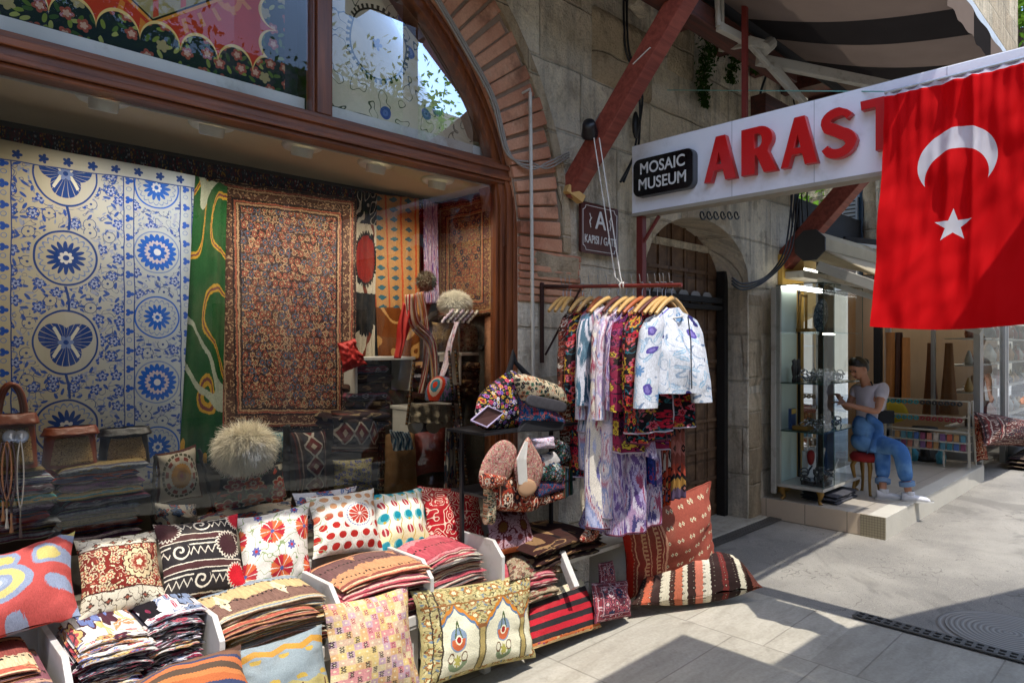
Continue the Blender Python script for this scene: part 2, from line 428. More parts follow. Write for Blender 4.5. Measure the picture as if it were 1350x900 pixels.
def f_dots(u,v):
    c=C('d8d2c4'); c=mix(c,c,0.0)
    cx,cy,i,j=cells(u-.02,v-.02,6.0,6.4,.5)
    cc=mix('a82822','b98a62',ss(v,.45,.75))
    x=u-.62;y=v-.55; R0=length(x,y)
    c=over(c,(ring(cx,cy+.1,.42,.46)*.6,'a8a488'),((length(cx,cy)<.33)*(R0>.24),cc),(R0<.235,'d8d2c4'),(ring(x,y,.175,.19)*(fr(ang(x,y)*5)>.3),'6878a8'),(flower(x,y,.155,16,.12)*(fr(ang(x,y)*1.91+R0*3)>.18),'b03a2c'),(R0<.025,'d8d2c4'))
    c=over(c,((u<.16)*vines(u,v,5,.05,4,1.0,1),'9aa07c'))
    return c
K_dots=cloth('pomegranate_cushion',f_dots)
def f_tulip(u,v):
    c=mix('d9d6c6','d2c88e',ss(v,.5,.1))
    cx,cy,i,j=cells(u+.02,v,4.6,4.6,.0)
    odd=md(j,2)
    x=cx+cy*.3
    tul=(x*x*9+cy*cy*5.5)<.5
    c=over(c,(ab(cx-.32-sn(v*29)*.08)<.035,'b59a3c'),(tul*odd,'a02c38'),(tul*odd*(ab(x)<.05),'d5b8a8'),(inv(odd)*(length(cx,cy)<.38),'6fb0ac'),(inv(odd)*(length(cx-.04,cy-.06)<.27),'157f8e'),(inv(odd)*(length(cx,cy+.3)<.1),'b59a3c'))
    return c
K_tulip=cloth('tulip_cushion',f_tulip)
def f_scroll(u,v):
    n=noise(u,v,4.2,0,4.0)
    c=C('a01822'); c=mix(c,c,0.0)
    a=ab(fr(noise(u,v,9,0,4.0)*5)-.5)<.13; b=ab(fr(noise(u,v,9,0,8.0)*5)-.5)<.12
    d,ra,_=vor(u,v,8,0.0,.7)
    c=over(c,(a,'d2b7a0'),(band(d,.33,.4),'a01822'),(b*(d<.33),'d8c0ac'),(band(d,.08,.14),'d8c0ac'))
    return c
K_scroll=cloth('red_scroll_cushion',f_scroll)
def f_lattice(u,v):
    cx,cy,i,j=cells(u+v*.03,v,13,16,.0)
    h=noise(i*.37,j*.53,9,0,1.0)
    c=pal(fr(h*5),['c9a98f','c98a86','d1b678','b99aa0','d4bf94','c9a070'])
    y2=ab(cy)
    bt=((ab(ab(cx)-ab(fr(cy*3)-.5)*.5)<.10))*(ab(cx)<.34)*(ab(cy)<.46)*(md(i+j,3)<1)
    c=over(c,((ab(cx)+y2)<.2,'d8c8a4'),(bt*(u+v<.95),'2c2226'),(bt*(u+v>.95),'a04a56'))
    return c
K_lattice=cloth('lattice_cushion',f_lattice,weave=180)
def f_arch(u,v):
    c=C('b9ad7c'); c=mix(c,c,0.0)
    d,ra,rb=vor(u,v*.75,13,0.0,.5); lx,ly,la,lb=vorp(u,v*.75,24,1.0,.9); gr=over('b3a470',(vines(u,v,14,.09,5,1.0,1),'5c563f'),(leafm(lx,ly,.45,.17),pal(la,['8a5c34','6a7c88','5a3a30','c9bd8c','7c7448'])),(flower(fr(u*9)-.5,fr(v*7)-.5,.3,6,.4),'9c6a3c'),(flower(fr(u*9)-.5,fr(v*7)-.5,.16,6,.4),'d8cfa0'))
    c=gr
    # three arches
    x=fr(u*2.55-.12)-.5; y=v
    peak=.74-ab(x)*.62-ab(sn(x*19))*.025
    ins=(y<peak)*(ab(x)<.40)*(y>.06)*band(u,.05,1.0)
    rim=(y<peak+.10)*(y>.06)*(u>.05)
    c=over(c,(rim,'c07a2c'),((y<peak+.05)*(y>.06)*(u>.05),'56708c'),((y<peak+.02)*(y>.06)*(u>.05),'d9d2b4'))
    c=over(c,((ab(x)>.41)*(y<.52)*(u>.05),'6a6248'),((ab(x)>.445)*(y<.5)*(u>.05),'b09a60'),((ab(x)>.40)*(ab(y-.52)<.02)*(u>.05),'8a5a34'))
    r=length(x*1.1,(y-.42)*1.35)
    c=over(c,((r<.17)*(u>.05),'8090a0'),((r<.145)*(y<.43)*(u>.05),'c0623c'),(r<.07,'e0d8b8'),(r<.045,'9a2c24'),((ab(ab(x)-(.62-y)*.35)<.012)*band(y,.44,.62),'4a5a34'))
    r=length(x,(y-.18)*1.8)
    c=over(c,(band(r,.08,.17)*(y<.2),'7c8a68'),(flower(x,y-.2,.07,7,.5),'a8a050'),(ab(length(ab(x)-.12,y-.24)-.05)<.008,'6a4a34'))
    e=mn(mn(u,1-u),mn(v,1-v))
    bd=(u<.13)+(v>.80)+(e<.05)
    c=over(c,(M('MINIMUM',bd,1.0),gr),(ab(u-.13)<.006,'3c3428'),(ab(u-.07)<.004,'3c3428'),(ab(v-.80)<.008,'8a5a2c'),(e<.015,'a89a68'))
    return c
K_arch=cloth('arch_rug_cushion',f_arch,weave=200)
def f_stripe(u,v):
    y=v+noise(u,v,3,1)*.02
    c=ramp(y,[(0,'b89a6c'),(.05,'c06a3c'),(.10,'2d292a'),(.2,'b42530'),(.32,'2d292a'),(.43,'b42530'),(.55,'2d292a'),(.65,'b42530'),(.76,'2d292a'),(.86,'d0c4a4')])
    d,ra,_=vor(u,v,16,0.0,.9); c=over(c,((v<.1)*(d<.3),pal(ra,['2d292a','a8401c','d0b070','8a3a60'])),((v>.87)*(d<.25)*(ra>.5),'b06a90'))
    return c
K_stripe=cloth('red_black_stripe',f_stripe)
def f_sumak(u,v):
    c=C('8c4638'); c=mix(c,c,0.0)
    cx,cy,i,j=cells(u,v,8,7,.5)
    a=length(cx*1.0-.14,(cy)*1.0); b=length(cx+.14,cy)
    c=over(c,((ab(ab(cx)-.14)*1.4+ab(cy))<.17,'c9b795'),((ab(ab(cx)-.14)*1.4+ab(cy))<.07,'3c4448'))
    bd=band(u,.03,.30); x=u*26
    c=over(c,(bd,'7c3028'),(bd*(fr(u*18)<.15),'c09070'),(bd*(tri(v*22)>.5)*(fr(u*9)<.35),'b88a68'),(band(u,.30,.32),'c08a70'),(u<.035,'9c2014'))
    return c
K_sumak=cloth('red_sumak',f_sumak)
K_floorstripe=kilim('striped_floor_cushion',[(0,'3a2620'),(.07,'b85c40'),(.13,'3c2a26'),(.2,'c9bfa6'),(.27,'4a3028'),(.31,'b4654a'),(.37,'c9bfa6'),(.41,'3c2824'),(.47,'c0705a'),(.53,'d0c8b2'),(.59,'332320'),(.68,'6a2a26'),(.73,'2c1e1c'),(.82,'c9bfa6'),(.87,'40281f'),(.92,'b0644c')],zig=.009,teeth=34,vert=True,spots=(24,12,.16,'2c201e','c9bfa6'))
K_orange=kilim('orange_brown_kilim',[(0,'5a4034'),(.12,'b06a48'),(.2,'3c4460'),(.3,'b4653c'),(.42,'c27a48'),(.5,'5c4a3c'),(.62,'bf6f44'),(.72,'3d4663'),(.78,'7c5a48'),(.9,'5a4034')],zig=.01,teeth=40)
def f_tree(u,v):
    c=ramp(v+ (tri(u*3)-.5)*.06,[(0,'b8a86c'),(.42,'8f9a9c'),(.82,'bb8a3c'),(.9,'8f9a9c')])
    cx,cy,i,j=cells(u,v,3.3,3.2,.5)
    c=over(c,(((cx*cx*9+cy*cy*22+noise(u,v,30,0)*.3)<.5)*band(v,.45,.8),'c0a04c'),((length(cx,cy*1.2-.1)<.22)*(v<.4),'b04a38'),((ab(cx)<.03)*(v<.4)*(cy<.0),'6a4030'))
    return c
K_tree=cloth('grey_yellow_kilim',f_tree)
def f_saddle(u,v):
    c=C('a8868c'); c=mix(c,c,0.0)
    cx,cy,i,j=cells(u,v-.1,2.2,1.8,.0)
    c=over(c,(vines(u,v,8,.1,5,1.0,1),'5a1f22'),(flower(cx,cy-.25,.26,10,.2),'5a1f22'),(flower(cx,cy-.25,.2,10,.2),'6a4420'),((ab(cx)<.03)*(cy<0.0),'5a1f22'),((length(ab(cx)-.25,cy+.2)<.12),'6a2a28'),(v<.08,'a85a34'))
    return c
K_saddle=cloth('brown_floral_bag',f_saddle)
K_pinkrug=persian('pink_rug_bag','8a3b44','2c2836','7a3038',sc=11,su=1,sv=1,acc=('a05058','2c3450','c0a0a0'),dark=1.0)
K_coral=persian('coral_rug_bag','a8402e','241a1c','8a2a22',sc=14,su=1,sv=1,acc=('c06a48','3a2226','d8c0a8'),dark=1.0)
K_rosy=blobs('rosy_floral','9c8a70',['a04a40','b8a888','7c3a34','8a8460'],sc=12,seed=2.0,outline='5a4438')
K_sun=cloth('sunflower_cushion',lambda u,v: over(mix('c9c3b2','b9b0a0',v),(ring(u-.5,v-.52,.38,.43)*(fr(ang(u-.5,v-.52)*4)>.25),'4a4a38'),(ring(u-.5,v-.52,.29,.36)*(fr(ang(u-.5,v-.52)*1.6)>.45),'8a4438'),(flower(u-.5,v-.52,.24,24,.08),'b07c2c'),(length(u-.5,v-.52)<.1,'8f5a24'),(length(u-.5,v-.52)<.04,'8a4038'),(M('MAXIMUM',ab(u-.5),ab(v-.5))>.46,'4c2a22')))
K_blkred=blobs('poppy_cushion','1c1818',['a8281c','c0541c','8c1f1c','b8401c'],sc=3.2,r=.42,seed=1.0,outline='c9bfa8',vine='4a6a48')
K_redfloral=blobs('white_rosette','b8b4b0',['a0382c','4a6088','b8a8a0'],sc=3,r=.36,outline='3a4050')
# carpets ----------------------------------------------------------------
M_persian=persian('persian_carpet','4c302a','221e24','54382e',sc=52,su=1,sv=1.75,acc=('9a5442','545c70','a88a6c'),dark=1.05)
M_silk=persian('pictorial_rug','7c5440','1e1a1c','70483a',sc=46,su=.7,sv=1.1,acc=('a0583c','32343c','a08054'),dark=1.15)
M_dark=persian('dark_rug','2c2224','16141a','38221f',sc=16,su=1,sv=.6,acc=('5c2a22','2a3a4c','8a7a60'),dark=.9)
def f_green(u,v):
    c=C('1d4a26'); c=mix(c,c,0.0)
    n=noise(u,v*.6,3.1,0,1.0)
    c=over(c,(ab(fr(n*4)-.5)<.09,'b08a2c'),(ab(fr(n*4)-.5)<.03,'6a3c3c'),(noise(u,v,2,0,5.0)>.66,'8a3048'),(band(noise(u,v,2,0,9.0),.56,.6),'9aa090'))
    return c
M_green=cloth('green_ikat',f_green,.4,1.6)
def f_tan(u,v):
    c=C('b08250'); c=mix(c,c,0.0)
    cx,cy,i,j=cells(u,v,6.5,13,.0)
    c=over(c,(flower(cx,cy,.26,4,.3),'2c5a66'),(ab(cx-.5)<.06,'b4502c'),(ab(cx+.5)<.06,'b4502c'))
    cb=over('6e3c14',(ab(fr(noise(u,v,4,0,2.0)*4)-.5)<.12,'b88a50'))
    return mix(cb,c,v>.42)
M_tan=cloth('tan_ikat',f_tan,.5,1.3)
def f_bwr(u,v):
    c=C('b5ab98'); c=mix(c,c,0.0)
    d,ra,_=vor(u,v,7,0.0,.8)
    c=over(c,(ab(u-.15-tri(v*1.4)*.2)<.022,'6a3020'),((d<.3)*(ab(u-.15-tri(v*1.4)*.2)<.13),'14161a'),
      (flower(u-.2,v-1.22,.23,40,.12),'14161a'),(flower(u-.2,v-1.22,.19,40,.05),'7a1c14'),(flower(u-.2,v-.86,.26,30,.12)*(v<.95),'14161a'),((v>1.5),'14161a'),((v>1.5)*vines(u,v,8,.1,4),'b8b0a0'))
    return c
M_bwr=cloth('black_red_suzani',f_bwr,.4,1.75)
def f_valance(u,v):
    d,ra,rb=vor(u*1.0,v,14,0.0,.8); cx,cy,i,j=cells(u,v,5,1,.0)
    return over(pal(ra,['1a1a30','5a1428','1c2a3c','14142a','401420']),((length(cx*.55,cy)<.3)*(d<.4)*(md(i,3)<1),'a0782c'),((length(cx*.5,cy)<.32)*(d<.35)*(md(i,3)>1.5),'8a8a90'),((length(cx,cy)<.2)*(d<.3)*band(md(i,3),.5,1.5),'2c6a58'),(band(v,.0,.1),'14142a'),(band(v,.9,1.0),'14142a'))
M_valance=cloth('valance_textile',f_valance,6,.6)
def f_lunred(u,v): # metres
    c=C('a83222'); c=mix(c,c,0.0)
    q=fr(u*6.2)-.5; lobe=M('SQRT',mx(.25-q*q,0.0)); bump=.085+lobe*.19
    q2=fr(v*6.2)-.5; lobe2=M('SQRT',mx(.25-q2*q2,0.0)); e2=(1.80-u)-(.06+lobe2*.17)
    dark=mn(v-bump,e2)
    x,y,ra,rb=vorp(u,v,24,1.0,.9); x2,y2,rc,rd=vorp(u,v,13,3.0,.6)
    bord=over('1a2226',(leafm(x,y,.46,.2)*(ra>.3),pal(rb,['4a5c2c','6a7434','33482a','8a8a4c'])),(flower(x2,y2,.36,5,.35)*(rc>.35),'8a4438'),(flower(x2,y2,.2,5,.4)*(rc>.35),'b08a74'),(flower(x2,y2,.36,5,.35)*(rc<.2),'8f8058'))
    x=u-1.18; y=v-.70; hx=ab(x)*.72+ab(y)
    med=over('8f8058',((hx<.40),'2a4450'),((hx<.36)*(fr((x-y)*11)<.35)*(fr((x+y)*11)<.4),'b09a60'),((hx<.26),'7a2418'),((hx<.19),'a08c60'),((hx<.12),'30201c'))
    c=over(c,(band(hx,.55,.62)*(fr(ang(x,y)*6)<.25),'b86a2c'),((ab(length(ab(x)-.32,ab(y)-.30)-.05)<.012),'b86a2c'),((hx<.53),'c07a34'),((hx<.515),'241c18'),((hx<.505),med),((band(hx,.42,.50))*(fr(x*9)<.2),'a8402c'))
    c=over(c,(dark<.014,'c9a868'),(dark<.0,bord),((v<.035)>.5,'2a2c34'),((u>1.77)>.5,'2a2c34'))
    return c
M_lunred=None
def mk_lunred():
    m=newmat('scalloped_red_carpet'); u,v,_=sep(coord('UV')); c=f_lunred(u,v); finish(mul(c,1.15+noise(u,v,5,3)*.5),.95,bump=noise(u,v,300,2),bd=.002,spec=.1); return m
M_lunred=mk_lunred()
def mk_luncream():
    m=newmat('blue_flower_cloth'); u,v,_=sep(coord('UV'))
    d,ra,rb=vor(u,v,8.5,0.0,.7); c=C('c6bba2'); c=mix(c,c,0.0)
    x=u-.33; y=v-.42; rr=length(x,y*.95)
    c=over(c,(vines(u,v,9,.035,4,2.0,1),'3c4438'),((d<.3)*(ra>.3),'3c4f8a'),((d<.16)*(ra>.3),'5a6ca0'),((d<.06)*(ra>.3),'2a3668'),((d<.13)*(ra<.3),'3c4438'),(rr<.19,'c6bba2'),(ring(x,y*.95,.17,.18),'2c3024'),(ring(x,y*.95,.175,.2)*(fr(ang(x,y)*6)<.5),'2c3024'),(flower(x,y,.035,5,.5),'4a5a8a'))
    finish(mul(c,1.0+noise(u,v,5,3)*.35),.95,bump=noise(u,v,12,3),bd=.01,spec=.1); return m
M_luncream=mk_luncream()
# garments ---------------------------------------------------------------
G_ikat=ikat('lilac_ikat',['d9ccd2','b79dbb','ddd5da','b4808f','d9cdd2','8f98bc','e0d8d6','a84c62','d9ccd2','c4a9bf'],sc=2.6,k=1.2,seed=1.0,jag=.12,warp=2.0,su=1.0,sv=2.2)
G_ikat2=ikat('blue_ikat',['dcd3c4','b6b9d2','7f8dba','d4c8ca','9c4258','cdbcc4','ddd5c8','6f6c9c','dcd3c4'],sc=2.2,k=1.0,seed=6.0,jag=.14,warp=1.8,su=1.0,sv=2.2)
G_ikat3=ikat('purple_ikat',['6a5088','b8a9cc','9c4a66','cdbfce','4f4a7c','b08fae','d0c4d0'],sc=3,k=1.4,seed=3.0,jag=.14,warp=2.0,su=1.0,sv=2.0)
G_teal=ikat('teal_ikat',['4a6a7c','c8c8d0','34546a','d0ccd2','b08898','6a8a9c'],sc=3,k=1.6,seed=8.0,jag=.12,su=1,sv=1.6)
G_yel=blobs('magenta_yellow_floral','8a2444',['c0a038','6a2858','c8aa40','a03858'],sc=8,r=.36,su=1,sv=1.8,seed=4.0,outline='20141c',vine='20202c')
G_redfl=blobs('red_black_floral','17131a',['b81c34','b84434','a81830','c09a30','c06070'],sc=11,r=.46,su=1,sv=1.6,seed=7.0,vine='2c6470')
G_brown=blobs('rust_white_floral','5a2a20',['b8a898','8a3024','a85a48','c0b8b0'],sc=12,r=.4,su=1,sv=2,seed=5.0,outline='2c1814')
G_white=None
def f_jack(u,v):
    c=C('cdd0d6'); c=mix(c,c,0.0)
    x,y,ra,rb=vorp(u,v,15,1.0,.9)
    c=over(c,(vines(u,v,8,.045,4,2.0,1),'93a4b8'),(leafm(x,y,.46,.15)*(ra>.35),'93b2c8'),(leafm(x,y,.40,.05)*(ra>.35),'c4ccd6'),(leafm(x,y,.46,.12)*(ra<.14),'7486a0'))
    x,y,ra,rb=vorp(u,v,7.5,3.0,.85)
    c=over(c,(leafm(x,y,.23,.15)*(ra>.74),'5a4e98'),(leafm(x,y,.14,.07)*(ra>.74),'8074b4'),(flower(x,y,.30,3,.6)*(ra<.28),'34346c'),(flower(x,y,.26,8,.5)*band(ra,.28,.42),'6a90b8'))
    return c
G_white=cloth('white_embroidered_jacket',f_jack,1.0,1.0)
G_navy=blobs('navy_floral','1a2458',['2c3c88','a03038','28347c'],sc=8,su=1,sv=1,seed=3.0)
G_kilim=kilim('hanging_kilim',[(0,'5a4a60'),(.12,'a0783c'),(.24,'1c1a1c'),(.3,'a84a38'),(.42,'8a4a40'),(.55,'b07068'),(.7,'96584e'),(.85,'6a3430')],zig=.06,teeth=5,spots=(2.6,4,.22,'2a2024','a06a5c'))
G_orange=blobs('orange_medallion_suzani','b0a8a0',['a83a18','8a2c14','a83a18'],sc=2.2,r=.4,su=.6,sv=1.4,seed=2.0,outline='17151a',vine='17151a')
B_floral=blobs('bright_floral_bag','15141c',['b83430','d8d4d0','7a5aa8','c8a030','c04a60'],sc=15,r=.42,su=1,sv=1,seed=1.0,vine='2c5a4a',outline='0c0c12')
B_teal=blobs('teal_paisley_bag','143a5c',['1c5a80','a02c2c','244a80','b8643c'],sc=19,r=.4,seed=5.0)
B_pale=blobs('pale_floral_bag','b8a888',['c9bfa0','3c6a50','1c2c30','c0744c','c8b8a0'],sc=19,r=.4,seed=9.0,outline='20262a')
B_green=blobs('green_red_embroidery','10301f',['a8301c','b8b8b0','1c5a40','5a7088'],sc=16,r=.42,seed=2.0,outline='0d1014')
# piles ------------------------------------------------------------------
def pile(name,cols,seed):
    def fn(u,v):
        x=fr(v*3.4+noise(u*1.2,v,1.6,0,seed)*.18+seed*.17)
        c=pal(x,cols+cols[::-1])
        cx,cy,i,j=cells(u,v,16,16,.5); h=noise(i*.31,j*.47,5,0,seed)
        c=over(c,((ab(cx)+ab(cy)<.34)*(h>.55),cols[(int(seed)+1)%len(cols)]),((ab(cx)+ab(cy)<.14)*(h>.55),cols[0]),((ab(fr(v*3.4*len(cols)*2)-.5)<.05)*(fr(u*60)<.5),'2a2220'))
        return c
    return cloth(name,fn,1,1)
PILE_K=[pile('kilim_pile_%s'%n,c,s) for n,c,s in (('sand',['c6b591','b07c68','cfc3a2','8a949a','bfa678','7a5c50'],1.0),('rust',['b4604c','cbb891','8e4a40','bf8a62','6a4a48'],2.0),('crimson',['a4444e','c07a7c','7c3a44','c9ab98','b05058'],3.0),('grey',['aea695','7f7e7a','c2b7a0','95665c','625c58'],4.0),('dusk',['805058','b88f78','5f5664','bfb09e','965054'],5.0),('ochre',['bf9f64','d4c9a4','a8604c','cdb27a','6f7276'],6.0))]
PILE_E=[blobs('embroidered_pile_white','d2cdc4',['b04a50','c88a60','6a78a8','ccb070'],sc=14,r=.36,seed=1.0,outline='4c2a34'),blobs('embroidered_pile_black','3a363e',['b85058','d8d4cc','a04a58','8a96a0'],sc=15,r=.38,seed=4.0,vine='c8c0bc'),blobs('embroidered_pile_mauve','d0c8c8',['a03c50','7c2c44','7c88a0'],sc=15,r=.4,seed=6.0,outline='1c181c')]
PILE_F=[pile('folded_blue',['4a5288','b4c0d2','5c5c80','bcc8bc','7a5470','a4b2c6'],1.0),pile('folded_dark',['4a3c48','8a4458','5c6078','a0a0aa','3a3640'],2.0),pile('folded_teal',['2c8a98','c8a850','3ca4ae','ccac5c'],3.0),pile('folded_purple',['7c3a80','5a3a68','c0b0c0','4a3850'],4.0),pile('folded_red',['8c241c','2c2c58','a83428','34346a'],5.0),pile('folded_grey',['6a7080','a0a4ac','4a4c60','8c7a50'],6.0)]
PILE_D=[persian('dark_fold_%d'%i,c[0],'171316',c[1],sc=14,su=1,sv=1,acc=c[2],dark=1.0) for i,c in enumerate((('4a2a20','38201c',('6a3020','2c3a48','8a6a48')),('30242a','2a1c1c',('5c2a2c','24384a','7a6a50'))))]
# building ---------------------------------------------------------------
def m_stone(name,c1,c2,c3,soot=.5,blk=1.0,plaster=.25):
    m=newmat(name); P=geo(); x,y,z=sep(P)
    xx=x+y; 
    wz=z+(noisev(P,1.7,2)-.5)*.05; wx=xx+(noisev(P,2.3,2)-.5)*.05
    n=T.nodes.new('ShaderNodeTexBrick'); n.offset=.5; _in(n.inputs['Vector'],vec(wx,wz,0.0))
    n.inputs['Scale'].default_value=1.0; n.inputs['Brick Width'].default_value=.62*blk; n.inputs['Row Height'].default_value=.33*blk
    n.inputs['Mortar Size'].default_value=.012; n.inputs['Mortar Smooth'].default_value=.6; n.inputs['Bias'].default_value=-.1
    n.inputs['Color1'].default_value=(.1,.1,.1,1); n.inputs['Color2'].default_value=(.9,.9,.9,1); n.inputs['Mortar'].default_value=(.5,.5,.5,1)
    tone=sep(E(n.outputs['Color']))[0]; mort=E(n.outputs['Fac'])
    big=noisev(P,1.3,4,.6); fine=noisev(P,9,6,.7); grit=noisev(P,60,4,.7); pits=noisev(P,24,5,.8)
    st=noisev(vec(xx*6,z*.5,y),1.5,4,.65)
    c=mix(c1,c2,ss(tone*.5+big*.8,.35,.85)); c=mix(c,c3,ss(fine,.5,.72)*.7); c=mix(c,C('b0a184'),ss(noisev(P,2.2,5,.75,.6),.58,.68)*plaster)
    c=mix(c,C('6a4a34'),ss(noisev(P,3.1,3,.6),.58,.75)*.35)
    c=mix(c,C('b3a58c'),mort*.35); c=mix(c,C('1d1712'),ss(st*.6+big*.5,.47,.68)*soot); c=mix(c,C('17120e'),ss(pits,.62,.75)*.7)
    c=mul(c,.74+grit*.62); c=mul(c,.80+noisev(P,18,5,.75)*.5)
    h=fine*.8+grit*.2+pits*-.4+mort*-.6+tone*.2
    finish(c,.92,bump=h,bd=.07,bs=1.0,spec=.2); return m
M_stone=m_stone('weathered_stone','d2c1a6','f0e4cc','998770',soot=.45,plaster=.6,blk=1.3)
M_stoned=m_stone('sooty_stone','b09a7c','d4c0a0','80705a',soot=.45,plaster=.15)
def m_brick():
    m=newmat('arch_brick'); u,v,_=sep(coord('UV')); P=geo()
    n=noisev(P,14,5,.7); 
    c=mix('a2684e','bc8a6c',ss(noisev(P,3,3),.3,.7)); c=mix(c,C('b89a80'),ss(n,.56,.75)*.55); c=mix(c,C('4a3226'),ss(noisev(P,4,4,.7),.52,.74)*.6)
    c=mul(c,.75+noisev(P,70,3)*.5); finish(c,.9,bump=n+noisev(P,60,3)*.4,bd=.012,spec=.2); return m
M_brick=m_brick()
M_mortar=plain('arch_mortar',C('87705c'),.95,sc=20,var=.3,bump=.01)
def m_wood(name,c1,c2,rough=.45,dirx=1,coat=.2,sc=1.0):
    m=newmat(name); P=coord('Object'); x,y,z=sep(P)
    g=noisev(vec(x*(1 if dirx==0 else 14)*sc,y*14*sc,z*(1 if dirx==2 else 14)*sc),2.0,4,.6,.6) if dirx!=0 else noisev(vec(x*1.2*sc,y*16*sc,z*16*sc),2.0,4,.6,.6)
    c=mix(c1,c2,ss(g,.3,.7)); c=mul(c,.75+noisev(P,3,3)*.5); c=mix(c,C('1c120e'),ss(noisev(P,5,5,.7),.56,.72)*.45)
    finish(c,rough,bump=g,bd=.004,bs=.4,coat=coat); return m
M_frame=m_wood('brown_window_frame','542a14','7c421e',.42,0)
M_framev=m_wood('brown_window_post','542a14','7c421e',.42,2)
M_beam=m_wood('red_brown_timber','5c2c20','3c2018',.6,0,0)
M_beamv=m_wood('red_painted_timber','6e2c20','8c4434',.6,0,.0)
M_dtimber=plain('dark_timber',C('18130f'),.8,var=.35,sc=12,bump=.01)
def m_door():
    m=newmat('old_iron_door'); P=geo(); x,y,z=sep(P)
    cx=ab(fr(x*3.2)-.5); cz=ab(fr(z*3.6)-.5)
    n=noisev(P,9,6,.7); rib=mx(ss(cx,.44,.47),ss(cz,.44,.47))
    c=mix('604632','7e6044',ss(n,.4,.7)); c=mix(c,C('443426'),ss(noisev(P,4,5,.8),.56,.7)*.6); c=mul(c,1-rib*.35)
    finish(c,.7,metal=.1,bump=n*.4-rib*.6,bd=.02,bs=.7); return m
M_door=m_door()
M_white=plain('white_paint',C('c8c6c0'),.45,var=.07,sc=6)
M_whitewood=plain('white_laminate',C('cfcac2'),.35,var=.05,sc=10,dirt=C('a8a094'))
M_offwhite=plain('cream_plastic',C('f6f2e6'),.4,var=.06)
M_ceil=plain('beige_ceiling',C('e0ccac'),.85,var=.08,sc=4)
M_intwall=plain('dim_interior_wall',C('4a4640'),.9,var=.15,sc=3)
M_alu=plain('brushed_aluminium',C('a4a6a8'),.35,metal=.8,var=.1,sc=20)
M_steelw=plain('white_enamel_metal',C('b5b1a6'),.4,var=.1,sc=15,dirt=C('8a8272'))
M_iron=plain('rusty_iron',C('3a2018'),.7,metal=.3,var=.4,sc=30)
M_redpost=plain('red_iron_post',C('6a2018'),.55,var=.2,sc=20)
M_black=plain('black_plastic',C('17171a'),.4,var=.1)
M_blackcloth=plain('black_cloth',C('131317'),.9,var=.2,sc=30)
M_cable=plain('grey_cable',C('8a8278'),.6,var=.15,sc=30)
M_hanger=plain('pale_wood_hanger',C('c29a5c'),.4,var=.12,sc=30)
M_hangero=plain('orange_wood_hanger',C('a8582c'),.4,var=.12,sc=30)
M_hangerd=plain('dark_wood_hanger',C('5a2c24'),.4,var=.12,sc=30)
M_rope=plain('white_rope',C('c9c5bc'),.8,var=.1,sc=80)
M_gold=plain('gilded_wood',C('8f6a2c'),.45,metal=.25,var=.25,sc=20)
M_silver=plain('polished_silver',C('9ca0a4'),.2,metal=1,var=.3,sc=60)
M_silverd=plain('tarnished_silver',C('4c4e52'),.3,metal=.9,var=.4,sc=60)
M_mint=plain('pale_mint_panel',C('cfe0d8'),.5,var=.04,sc=3)
M_yellow=plain('warm_yellow_wall',C('c8a04c'),.7,var=.1,sc=3)
M_leather=plain('brown_leather',C('7c3c22'),.4,var=.25,sc=12,bump=.004)
M_leatherd=plain('dark_leather',C('1d1a1c'),.45,var=.25,sc=12,bump=.004)
M_tooled=None
def f_tool(u,v):
    d,ra,_=vor(u,v,13,0.0,.9); return over('a68a5e',(vines(u,v,12,.1,5,1.0,1),'54402c'),(d<.2,'c4ab7c'))
M_tooled=cloth('tooled_kilim_leather',f_tool)
M_skin=plain('skin',C('b57f62'),.5,var=.05)
M_hair=plain('dark_hair',C('120c0a'),.4,var=.2,sc=80)
M_tee=plain('white_cotton',C('c4bec8'),.85,var=.06,sc=12,bump=.006)
def m_denim():
    m=newmat('blue_denim'); P=coord('Object'); c=mix('3f6ba4','6c97c4',ss(noisev(P,7,3),.35,.7)); c=mul(c,.85+noisev(P,220,2)*.3); finish(c,.85,bump=noisev(P,14,4),bd=.015,spec=.2); return m
M_denim=m_denim()
M_shoe=plain('white_leather',C('c6c6ca'),.5,var=.05)
M_redfelt=plain('red_felt',C('8a1616'),.8,var=.15,sc=20)
M_navy=plain('navy_cotton',C('14182c'),.85,var=.1)
M_carpetred=persian('carpet_roll','4a2420','1c1418','4c2420',sc=26,su=1,sv=1,acc=('6a2a28','2c2c34','a08c80'),dark=1.0)
M_greyrug=plain('grey_felt',C('3a3a40'),.95,var=.2,sc=20,bump=.01)
M_shirt=G_navy
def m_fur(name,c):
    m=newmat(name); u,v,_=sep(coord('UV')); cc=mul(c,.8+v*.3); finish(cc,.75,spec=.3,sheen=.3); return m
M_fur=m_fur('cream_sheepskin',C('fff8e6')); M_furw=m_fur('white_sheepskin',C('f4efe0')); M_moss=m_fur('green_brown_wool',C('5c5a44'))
def m_glass(name,rf=.14,tint=(.93,.95,.95),op=.0):
    m=newmat(name); o=T.nodes.new('ShaderNodeOutputMaterial'); t=T.nodes.new('ShaderNodeBsdfTransparent'); t.inputs[0].default_value=(*tint,1)
    g=T.nodes.new('ShaderNodeBsdfGlossy'); g.inputs['Roughness'].default_value=.0; g.inputs[0].default_value=(.9,.95,1,1)
    f=T.nodes.new('ShaderNodeFresnel'); f.inputs[0].default_value=1.5
    k=mn(E(f.outputs[0])*rf,1.0); mx_=T.nodes.new('ShaderNodeMixShader'); T.links.new(k.s,mx_.inputs[0]); T.links.new(t.outputs[0],mx_.inputs[1]); T.links.new(g.outputs[0],mx_.inputs[2])
    T.links.new(mx_.outputs[0],o.inputs[0]); return m
